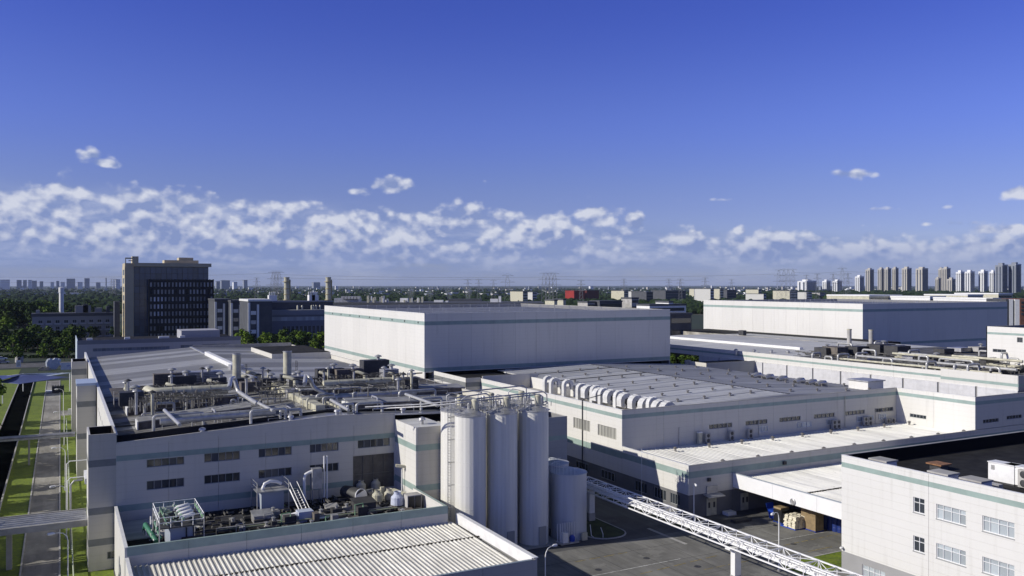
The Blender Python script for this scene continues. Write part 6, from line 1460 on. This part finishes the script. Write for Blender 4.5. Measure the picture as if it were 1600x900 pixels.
def fbox(px0, px1, yt, D, m, label, cat='building', dep=None, wins=0, roof=None, group=None, m2=None, side=0):
    p = atD(px0, yt, D); q_ = atD(px1, yt, D); e = q_ - p; e.z = 0; L = e.length; dep = dep or L * .5
    # buildings follow the same street grid as the factory
    t = thing('distant_building' if wins != -1 else 'high_rise', label, cat, (p.x, p.y, 0), group)
    H = max(4, p.z); wx = L * .8; bk = max(4., dep)
    MB().box(p.x, p.y, 0, p.x + wx, p.y + bk, H).build('wall', m, t)
    MB().box(p.x - .3, p.y - .3, H, p.x + wx + .3, p.y + bk, H + max(.5, H * .04)).build('roof', roof or SHED, t)
    n = max(1, min(10, int(H / 4)))
    for k in range(n if wins > 0 else 0): MB().box(p.x + wx * .05, p.y - .15, 1.5 + k * (H / n), p.x + wx * .95, p.y - .02, 1.5 + k * (H / n) + H / n * .4).build('window_strip', GLASS, t)
    return t
# buildings in the band between the two warehouses and behind
blds = [(1047, 1100, 493, 330, SHED, 'dark glass fronted block between the two warehouses', 3), (937, 990, 472, 560, SHED, 'dark blue glazed block behind the central warehouse', 3), (987, 1003, 467, 575, CONC, 'grey stair block beside the dark blue glazed block', 1), (1015, 1105, 478, 470, WPAINT, 'flat white roofed hall behind the central warehouse', 1), (1045, 1055, 473, 480, WPAINT, 'tiny white roof hut behind the central warehouse', 0), (918, 936, 473, 560, CONC, 'grey low block left of the dark blue glazed block', 1),
        (866, 873, 470, 560, CREAM, 'small cream roof hut behind the central warehouse', 0), (880, 886, 469, 600, CREAM, 'narrow cream hut behind the central warehouse', 0)]
for px0, px1, yt, D, m, lb, wn in blds: fbox(px0, px1, yt, D, m, lb, wins=wn, dep=12, group='low blocks behind the warehouses')
RED = mat('red_cladding', (.26, .018, .01), .6, var=.2, vscale=.05)
fbox(897, 922, 455, 1500, RED, 'bright red factory building in the distance', wins=0, dep=30, roof=RED); fbox(917, 945, 454, 1520, mat('dark_red', (.10, .012, .01), .6), 'dark red wing of the red factory in the distance', wins=0, dep=30)
HPALE = mat('pale_render', (.50, .50, .47), .8)
mid = [(817, 828, 454), (832, 842, 455), (975, 985, 453), (1001, 1010, 454), (1027, 1037, 456), (1095, 1103, 450), (1110, 1119, 450), (1125, 1134, 450), (1120, 1130, 458), (1140, 1150, 459), (1185, 1193, 451), (1193, 1200, 458), (1234, 1255, 453), (1260, 1275, 455), (1281, 1298, 456), (984, 1000, 454), (1010, 1026, 455), (1040, 1090, 453), (1136, 1160, 452)]
for k, (a_, b_, yt) in enumerate(mid):
    yt += 1.6
    D = 1250 + (k * 137) % 700; m = [CREAM, HPALE, CREAM, HPALE, CONC][k % 5] if k < 15 else SHED
    fbox(a_, b_, yt, D, m, 'distant %s block %s from the left in the trees right of the red factory' % (['cream', 'white', 'cream', 'white', 'grey'][k % 5] if k < 15 else 'dark', ['number ' + n_ for n_ in ('one', 'two', 'three', 'four', 'five', 'six', 'seven', 'eight', 'nine', 'ten', 'eleven', 'twelve', 'thirteen', 'fourteen', 'fifteen', 'sixteen', 'seventeen', 'eighteen', 'nineteen')][k]), wins=1 if k < 15 else 2, dep=40, group='distant blocks among the trees')
# belt right of and behind the right warehouse
for k, (px0, px1, yt, D, m, lb) in enumerate(((1358, 1452, 463, 640, CREAM, 'long pale flat hall behind the right warehouse'), (1453, 1500, 465, 620, WPAINT, 'white hall with blue glazing behind the right warehouse'), (1512, 1560, 462, 700, CREAM, 'pale yellow long hall far right'), (1560, 1605, 460, 720, CREAM, 'pale yellow hall at the right edge'), (1551, 1574, 468, 520, WPAINT, 'white hall end beside the narrow white tower'))): fbox(px0, px1, yt, D, m, lb, wins=1, dep=40, roof=WPAINT)
t = thing('striped_block', 'narrow white block with a dark vertical slot right of the right warehouse', 'building', (0, 0, 0)); _wl[t.name] = Vector((0, 0, 0))
bx_d(t, 1572, 1576, 467, None, 480, SHED, 'side', 20); bx_d(t, 1577, 1583, 468, None, 480, WPAINT, 'wall', 20); bx_d(t, 1583.3, 1585.7, 468, None, 481, SHED, 'slot', 18); bx_d(t, 1586, 1593, 468, None, 480, WPAINT, 'wall', 20)
t = thing('brick_block', 'reddish brown brick block at the right edge behind the trees', 'building', (0, 0, 0)); bx_d(t, 1594, 1625, 467, None, 520, mat('red_brown_brick', (.16, .07, .045), .8, var=.2, vscale=.5), 'wall', 20)
for k in range(4): bx_d(t, 1596, 1624, 471 + k * 6, 474 + k * 6, 519.6, GLASS, 'window_strip', .3)

# ------------------------------------------------------------------ high rises
HB = mat('highrise_beige', (.40, .38, .335), .7, rnd=.08); HW = mat('highrise_white', (.66, .67, .68), .7, rnd=.05); HG = mat('highrise_grey', (.20, .22, .26), .7, rnd=.1); HD = mat('highrise_glass', (.045, .06, .09), .4)
def highrise(px0, px1, yt, D, m, label):
    p = atD(px0, yt, D); q_ = atD(px1, yt, D); L = (q_ - p).length; H = p.z; wx = L * .72; dp = L * .62
    t = thing('high_rise', label, 'tower block', (p.x, p.y, 0), 'high rise towers on the right skyline')
    MB().box(p.x, p.y, 0, p.x + wx, p.y + dp, H).build('wall', m, t)
    MB().box(p.x + wx * .3, p.y + dp * .2, H, p.x + wx * .7, p.y + dp * .8, H + 5).build('lift_house', m, t)
    MB().box(p.x - .5, p.y - .5, H - 1.5, p.x + wx + .5, p.y + .1, H + 1.2).build('cornice', HW, t)
    n = max(2, int(L / 7)); q = MB()
    for k in range(n):
        MB().box(p.x + wx * (k + .2) / n, p.y - .8, 4, p.x + wx * (k + .72) / n, p.y - .02, H - 4).build('window_bay', HD, t)
    for k in range(int(H / 3.2)): q.box(p.x, p.y - 1.3, 3 + k * 3.2, p.x + wx, p.y - .9, 3.9 + k * 3.2)
    q.build('balcony_bands', m, t)
    for k in range(2): MB().box(p.x - .7, p.y + dp * (.2 + k * .45), 4, p.x - .02, p.y + dp * (.35 + k * .45), H - 4).build('window_bay', HD, t)
hr = [(1359, 1372, 421, 2900, HB), (1377, 1388, 420, 3000, HB), (1387, 1398, 419.5, 2950, HB), (1399, 1409, 419, 3000, HB), (1417, 1432, 419, 2700, HB), (1441, 1460, 419.5, 2600, HB), (1471, 1480, 420, 2900, HB), (1479, 1492, 419, 2850, HB), (1466, 1475, 435, 2800, HB), (1487, 1500, 436, 2750, HB), (1501, 1514, 425, 2400, HW), (1516, 1531, 424.5, 2350, HW), (1537, 1551, 424, 2350, HW), (1552, 1562, 424.5, 2400, HW), (1562, 1567, 428, 2500, HW), (1566, 1585, 414, 2000, HG), (1587, 1606, 413, 2000, HG), (1343, 1357, 432, 2800, HW), (1260, 1290, 439, 2900, HW), (1291, 1304, 439, 2950, HW), (1308, 1323, 439, 2900, HW), (1532, 1537, 426, 2700, HG)]
nw = ('first', 'second', 'third', 'fourth', 'fifth', 'sixth', 'seventh', 'eighth', 'ninth', 'tenth', 'eleventh', 'twelfth', 'thirteenth', 'fourteenth', 'fifteenth', 'sixteenth', 'seventeenth', 'eighteenth', 'nineteenth', 'twentieth', 'twenty first', 'twenty second')
order = sorted(range(len(hr)), key=lambda i: hr[i][0])
for r_, i in enumerate(order): highrise(*hr[i], '%s %s tower block from the left on the right skyline' % (nw[r_], {'highrise_beige': 'beige', 'highrise_white': 'white', 'highrise_grey': 'dark grey'}[hr[i][4].name]))
# hazy city on the left skyline
sk = [(0, 16, 437.5), (26, 34, 438), (36, 42, 438), (44, 50, 438), (50, 58, 439), (62, 68, 440), (79, 85, 441), (88, 93, 439.5), (104, 119, 436), (121, 130, 441), (132, 141, 435.5), (165, 167, 435), (181, 189, 437), (346, 362, 438.5), (381, 388, 438), (365, 372, 441), (490, 503, 441.5), (150, 158, 441.5), (95, 102, 441), (338, 345, 440)]
for k, (a_, b_, yt) in enumerate(sk):
    fbox(a_, b_, yt, 6500 + (k * 613) % 1800, HG if k % 3 else HW, 'hazy skyline block, %s in the row on the left horizon' % (nw[k]), 'skyline block', wins=0, dep=60, group='hazy blocks on the left horizon')
# ------------------------------------------------------------------ pylons and poles
STL = mat('pylon_steel', (.17, .18, .20), .6)
def pylon(px, yt, D, label, h0=0, wb=6., arms=3, narrow=False, t_=.32):
    p = atD(px, yt, D); H = p.z; b = Vector((p.x, p.y, 0)); q = MB(); rx = Vector((RT[0], RT[1], 0)); fy = Vector((FW[0], FW[1], 0))
    def cpt(u, sx, sy): wv = wb * (1 - u) ** (.9 if not narrow else .35) * .5 + .6; return b + rx * sx * wv + fy * sy * wv + Vector((0, 0, H * u))
    n = 8
    for i in range(n):
        u0, u1 = i / n, (i + 1) / n
        for sx, sy in ((-1, -1), (1, -1), (1, 1), (-1, 1)): q.bar(cpt(u0, sx, sy), cpt(u1, sx, sy), t_)
        q.bar(cpt(u0, -1, -1), cpt(u1, 1, -1), t_ * .6); q.bar(cpt(u0, 1, -1), cpt(u1, -1, -1), t_ * .6); q.bar(cpt(u0, -1, 1), cpt(u1, 1, 1), t_ * .6)
    t = thing('pylon', label, 'pylon', b, 'steel power pylons'); q.build('lattice_mast', STL, t)
    q = MB()
    for k in range(arms): z = H * (1 - k * .14) - .5; L = 5.5 + k * 1.2; c = b + Vector((0, 0, z)); q.bar(c - rx * L, c + rx * L, t_); q.bar(c - rx * L, c + Vector((0, 0, 2)), t_ * .6); q.bar(c + rx * L, c + Vector((0, 0, 2)), t_ * .6)
    q.build('cross_arms', STL, t); return t
pyl = [(427, 425, 900), (431.5, 425, 900), (436, 425, 900), (401, 434, 1500), (850, 427, 1000), (856, 427, 1000), (861, 427, 1000), (866.5, 427, 1000), (793, 430, 800), (1217, 421.5, 1150), (1225, 421, 1150), (1231.5, 421, 1150), (1239, 421, 1150), (1316, 419, 1000), (1302, 428, 1300), (1277, 428, 1400), (1325, 427, 1300), (174, 436, 2300), (177.5, 436, 2300), (180, 436, 2300), (1260, 430, 1600), (975, 436, 1800), (1045, 436, 1800), (1102, 434, 1500), (748, 437, 1500), (771, 438, 1500), (731, 437, 1400), (1143, 437, 1700), (908, 438, 1300), (1063, 436, 1400)]
nn_ = nw + ('twenty third', 'twenty fourth', 'twenty fifth', 'twenty sixth', 'twenty seventh', 'twenty eighth', 'twenty ninth', 'thirtieth')
for r_, (px, yt, D) in enumerate(sorted(pyl)): pylon(px, yt, D, '%s lattice pylon from the left along the horizon' % nn_[r_], wb=5 if D < 1300 else 6, narrow=D < 1200, t_=.17 if D < 1300 else .24)
for k, (q0, q1, y0_, y1_) in enumerate(((0, 427, 433, 427), (436, 850, 429, 433), (436, 793, 434, 436), (866, 1217, 432, 428), (0, 401, 441, 437), (866, 1102, 436, 437), (1239, 1316, 425, 424), (1316, 1620, 424, 428))):
    D = 1050; pts = []
    for i in range(13): u = i / 12; p = atD(q0 + (q1 - q0) * u, y0_ + (y1_ - y0_) * u + 4.5 * 4 * u * (1 - u) * .5, D); pts.append(p)
    tag(MB().tube(pts, .10, 4).build('power_line', STL), '%s sagging power line from the left strung between the pylons' % names[k], 'power line', 'power lines')

# ================================================================== TREES
rng = np.random.default_rng(11)
LEAF = []
for k, c in enumerate(((.034, .064, .012), (.062, .105, .014), (.12, .19, .018))):
    LEAF.append(mat('foliage_%s' % ['dark', 'green', 'bright'][k], c, .8, var=.5, vscale=.5, rnd=.18, spec=.15))
BARK = mat('bark', (.07, .055, .04), .9)
def tree_meshes(h, r, n, seed, shape=0):
    g = np.random.default_rng(seed); cl = []
    nc = 16
    for i in range(nc):
        a = g.uniform(0, 2 * np.pi); u = g.uniform(.0, 1.); rr = r * (.75 if shape else 1.) * np.sqrt(g.uniform(.02, .8)) * (1 - .55 * u ** 2); cl.append((rr * np.cos(a), rr * np.sin(a), h * (.26 + .66 * u), r * g.uniform(.24, .46)))
    V = np.zeros((n * 4, 3)); 
    for i in range(n):
        c = cl[g.integers(nc)]; d = g.normal(size=3); d /= np.linalg.norm(d); p = np.array(c[:3]) + d * c[3] * g.uniform(.55, 1.05) * np.array([1, 1, .8])
        nrm = d + g.normal(size=3) * .5; nrm /= np.linalg.norm(nrm); t1 = np.cross(nrm, g.normal(size=3)); t1 /= np.linalg.norm(t1); t2 = np.cross(nrm, t1); s = g.uniform(.3, .62) * (h / 10) ** .5
        V[i * 4:(i + 1) * 4] = [p - t1 * s, p - t2 * s * .8, p + t1 * s, p + t2 * s * .8]
    F = np.arange(n * 4).reshape(-1, 4)
    me = bpy.data.meshes.new('crown'); me.from_pydata(V.tolist(), [], F.tolist()); me.update()
    q = MB(); q.tube([(0, 0, 0), (.1, 0, h * .3), (0, .1, h * .62)], [h * .028, h * .02, h * .01], 7)
    for i in range(5): c = cl[i]; q.tube([(0, 0, h * (.25 + .05 * i)), (c[0] * .6, c[1] * .6, c[2] * .9), c[:3]], [h * .012, h * .008, h * .004], 5)
    return me, q.mesh('trunk', BARK)
TM = []
for k in range(6):
    cr, tr = tree_meshes(9 + (k % 3), 3.6 + .3 * (k % 2), 620, 40 + k, k % 2); vs = []
    for m_ in LEAF: c2 = cr.copy(); c2.materials.append(m_); vs.append(c2)
    TM.append((vs, tr, 9 + (k % 3)))
def tree(px=None, py=None, h=9., tone=1, label='', group=None, loc=None, w_=1.):
    loc = loc if loc is not None else P(px, py, 0); k = random.randrange(6); vs, tr, h0 = TM[k]; s = h / h0
    t = thing('tree', label, 'tree', (0, 0, 0), group)
    inst(vs[tone], 'crown', (0, 0, 0), t); inst(tr, 'trunk', (0, 0, 0), t)
    t.location = (loc[0], loc[1], 0); t.rotation_euler = (0, 0, random.uniform(0, 6.28)); t.scale = (s * w_, s * w_, s); return t
random.seed(77)
def belt(n, x0, x1, D0, D1, h0, h1, tones, label, group, w_=1.05, excl=None):
    for i in range(n):
        D = random.uniform(D0, D1); px = random.uniform(x0, x1); p = atD(px, 445, D)
        if excl and excl(p, px): continue
        tree(loc=(p.x, p.y), h=random.uniform(h0, h1), tone=random.choice(tones), label=label, group=group, w_=w_ * random.uniform(.9, 1.2))
# big dark wood far left, with the bright tree in front
belt(46, -25, 74, 600, 760, 15, 22, (0, 0, 1), 'tall dark green tree in the wood left of the dormitory', 'trees in the far left wood')
belt(26, -20, 150, 760, 1100, 13, 18, (0, 0, 1), 'dark tree in the far wood behind the dormitory', 'trees behind the dormitory', excl=lambda p, x: x > 75 and random.random() < .2)
tree(12, 532, 15, 2, 'bright green rounded tree in front of the dark wood at the left edge', None, w_=1.2); tree(4, 540, 10, 1, 'smaller mid green tree below the bright one at the left edge')
belt(44, -15, 119, 430, 475, 7.5, 12.5, (0, 1, 1), 'leafy green tree in the row between the cross road and the dormitory', 'trees along the cross road', 1.15)
for k, (px, py, h) in enumerate(((30, 566, 8), (68, 560, 7), (88, 559, 8), (100, 563, 6), (108, 560, 7), (20, 552, 9))): tree(px, py, h, 2 if k % 2 else 1, 'bright yellow green bushy tree by the cross road, %s from the left' % names[[1, 2, 3, 4, 5, 0][k]], 'bright bushy trees by the cross road', w_=1.2)
belt(34, 379, 508, 420, 468, 7.5, 11, (0, 1, 1, 2), 'green tree in the row between the left hall and the power house', 'trees before the power house', 1.1)
belt(14, 120, 350, 520, 550, 5, 10, (0, 0, 1), 'dark tree at the foot of the tall office block', 'trees below the tall office block')
belt(16, 1040, 1105, 300, 322, 6, 9, (0, 1, 2), 'green tree in the gap between the two warehouses', 'trees between the warehouses', 1.1)
belt(5, 1590, 1615, 420, 440, 10, 14, (0, 1), 'dark green tree at the right edge below the brick block', 'trees at the right edge')
belt(60, 205, 1250, 760, 1300, 9, 14, (0, 0, 1), 'tree standing in the flat country before the horizon', 'trees in the flat country')
random.seed(90)
for k in range(30):
    if k % 5 == 3: continue
    tree(loc=(random.uniform(-21, -14.5), 62 + k * 6.2 + random.uniform(-1.5, 1.5)), h=random.uniform(9.5, 14), tone=random.choice((0, 1, 1)), label='roadside tree on the bank west of the canal', group='trees on the canal bank', w_=1.15)
# hedge rows by the cross road
q = MB(); g = np.random.default_rng(5)
for i in range(2600):
    px = g.uniform(-20, 119); p = atD(px, 445, g.uniform(432, 438) if i % 2 else g.uniform(398, 401)); s = .35; z = g.uniform(.1, 1.3); d = g.normal(size=3); d /= np.linalg.norm(d); t1 = np.cross(d, [0.3, .2, .9]); t1 /= np.linalg.norm(t1); t2 = np.cross(d, t1); c = np.array([p.x, p.y, z])
    q.face([c - t1 * s, c - t2 * s, c + t1 * s, c + t2 * s])
tag(stuff(q.build('hedge', LEAF[0])), 'low dark hedge lining the cross road at the far left', 'hedge')
# parked cars at the far left by the cross road
def car(px, py, m, label, rz):
    c = P(px, py); t = thing('parked_car', label, 'car', (0, 0, 0)); g_ = MB()
    sec = [(-2.2, .35, .75, .8), (-2.1, .3, .95, .86), (-1.3, .3, 1.0, .88), (1.2, .3, .95, .88), (2.05, .3, .8, .84), (2.2, .38, .65, .78)]
    for (a, b) in zip(sec, sec[1:]): g_.quadbox([(a[0], -a[3], a[1]), (b[0], -b[3], b[1]), (b[0], b[3], b[1]), (a[0], a[3], a[1]), (a[0], -a[3], a[2]), (b[0], -b[3], b[2]), (b[0], b[3], b[2]), (a[0], a[3], a[2])])
    g_.build('body', m, t)
    MB().quadbox([(-1.7, -.8, .97), (1.0, -.8, .94), (1.0, .8, .94), (-1.7, .8, .97), (-1.2, -.66, 1.42), (.25, -.66, 1.44), (.25, .66, 1.44), (-1.2, .66, 1.42)]).build('cabin_glass', GLASS, t)
    MB().box(-1.15, -.64, 1.43, .2, .64, 1.48).build('roof', m, t)
    for x in (-1.35, 1.35):
        for y in (-.85, .85): MB().tube([(x, y - .1, .32), (x, y + .1, .32)], .32, 12).build('wheel', DARK, t)
    for y in (-.6, .6): MB().box(2.12, y - .18, .5, 2.22, y + .18, .65).build('headlight', WPAINT, t)
    t.location = c; t.rotation_euler = (0, 0, rz)
car(3, 562, WPAINT, 'white car parked at the far left edge beside the cross road', .1)
car(6, 568, mat('silver_paint', (.35, .36, .38), .3, .5), 'silver car just in front of the white one at the left edge', .0)
c = P(30, 566); t = thing('dome_kiosk', 'small grey dome topped kiosk between trees at the far left', 'kiosk', c); MB().lathe(c, [(1.6, 0), (1.6, 2.2), (1.5, 2.8), (1.0, 3.4), (.3, 3.7)], 16).build('dome', CONC, t, True); MB().box(c.x - .5, c.y - 1.7, 0, c.x + .5, c.y - 1.5, 2.).build('door', DARK, t)
# thin steam over the far factory
ST = bpy.data.materials.new('steam'); ST.use_nodes = True; n_ = ST.node_tree; n_.nodes.clear(); vs_ = n_.nodes.new('ShaderNodeVolumePrincipled'); vs_.inputs['Color'].default_value = (.9, .92, .95, 1); vs_.inputs['Density'].default_value = .022
os_ = n_.nodes.new('ShaderNodeOutputMaterial'); n_.links.new(vs_.outputs[0], os_.inputs['Volume'])
for k, px in enumerate((642, 672, 702, 732)):
    c = atD(px, 474, 760); q = MB().lathe((0, 0, 0), [(.6, 0), (1.6, 4), (3.2, 8), (3.8, 11), (2.4, 14), (.3, 15.5)], 10)
    o = q.build('steam_plume', ST); o.location = (c.x, c.y, 17); stuff(o); tag(o, 'thin white steam rising behind the central warehouse, %s plume from the left' % names[k], 'steam')
# far woodland reading as one mass
def blobs(n, Dr, pxr, hr_, name, m, label, seed, zb=0):
    g = np.random.default_rng(seed); V = []; F = []
    for i in range(n):
        u = g.uniform(0, 1); D = 1 / (1 / Dr[0] * (1 - u) + 1 / Dr[1] * u); px = g.uniform(*pxr); c = atD(px, 445, D)
        cl = math.sin(c.x * .011 + c.y * .003) + math.sin(c.y * .013 - c.x * .004 + 1.3) + g.normal() * .6
        if cl < -1.1: continue
        h = g.uniform(*hr_); r = h * g.uniform(.5, 1.1); o_ = len(V)
        for rr, zz in ((.75, .0), (1., .45), (.6, .85)):
            for k in range(6): a = k * math.pi / 3 + rr * 2 + i; j = g.uniform(.75, 1.2); V.append((c.x + r * rr * j * math.cos(a), c.y + r * rr * j * math.sin(a), h * zz * g.uniform(.85, 1.1)))
        V.append((c.x, c.y, h))
        for L_ in range(2):
            for k in range(6): k2 = (k + 1) % 6; F.append((o_ + L_ * 6 + k, o_ + L_ * 6 + k2, o_ + L_ * 6 + 6 + k2, o_ + L_ * 6 + 6 + k))
        for k in range(6): F.append((o_ + 12 + k, o_ + 12 + (k + 1) % 6, o_ + 18))
    me = bpy.data.meshes.new(name); me.from_pydata(V, [], F); me.materials.append(m); me.update(); o = bpy.data.objects.new(name, me); col.objects.link(o); stuff(o); tag(o, label, 'woodland'); return o
WOOD = mat('distant_foliage', (.022, .040, .014), .9, var=.5, vscale=.03, spec=.1)
blobs(13000, (1000, 9000), (-60, 1660), (6, 12), 'distant_woodland', WOOD, 'dark belt of distant woodland along the horizon', 3)
blobs(2600, (1600, 3200), (1180, 1660), (10, 18), 'skyline_woodland', WOOD, 'green woodland below the tower blocks on the right', 4)
# scattered small far houses reading as a town
g = np.random.default_rng(8); V = MB()
for i in range(620):
    u = g.uniform(0, 1); D = 1 / (1 / 2300 * (1 - u) + 1 / 9000 * u); px = g.uniform(-40, 1650) if i % 3 else g.uniform(980, 1650); c = atD(px, 445, D); w_ = g.uniform(8, 30); h = g.uniform(5, 11) * (1 + (D > 5000) * g.uniform(0, 1.6)); V.box(c.x, c.y, 0, c.x + w_, c.y + g.uniform(8, 20), h, int(g.integers(0, 4)))
o = V.build('distant_town', [HW, HG, HB, mat('town_pale', (.50, .50, .48), .8)]); stuff(o); tag(o, 'sprinkle of tiny distant houses and sheds along the horizon', 'town')

# faint steam over the far factory is left as air; the haze itself
HZ = bpy.data.materials.new('haze_air'); HZ.use_nodes = True; nt_ = HZ.node_tree; nt_.nodes.clear()
vv = nt_.nodes.new('ShaderNodeVolumePrincipled'); vv.inputs['Color'].default_value = (.62, .74, 1., 1); vv.inputs['Density'].default_value = .000028; vv.inputs['Anisotropy'].default_value = .0
oo_ = nt_.nodes.new('ShaderNodeOutputMaterial'); nt_.links.new(vv.outputs[0], oo_.inputs['Volume'])
if True:
    o = MB().box(-15900, -2900, -1.2, 21900, 23900, 150).build('haze', HZ); stuff(o); o['label'] = 'pale haze in the air over the plain'
# drain covers and slab joints in the yard
for k, (px, py) in enumerate(((1010, 872), (1090, 885), (935, 890), (1240, 850), (960, 815))):
    c = P(px, py, .02); mb = MB(); mb.lathe((c.x, c.y, .006), [(.42, 0), (.42, .016)], 14); o = mb.build('drain_cover', DARK); struct(o)
q = MB()
for k in range(9): q.box(44 + k * 5.2, 60, .0045, 44.05 + k * 5.2, 94, .0105)
for k in range(6): q.box(42.7, 62 + k * 5.6, .0052, 96, 62.05 + k * 5.6, .0112)
struct(q.build('slab_joint', mat('joint_line', (.06, .06, .055), .9)))
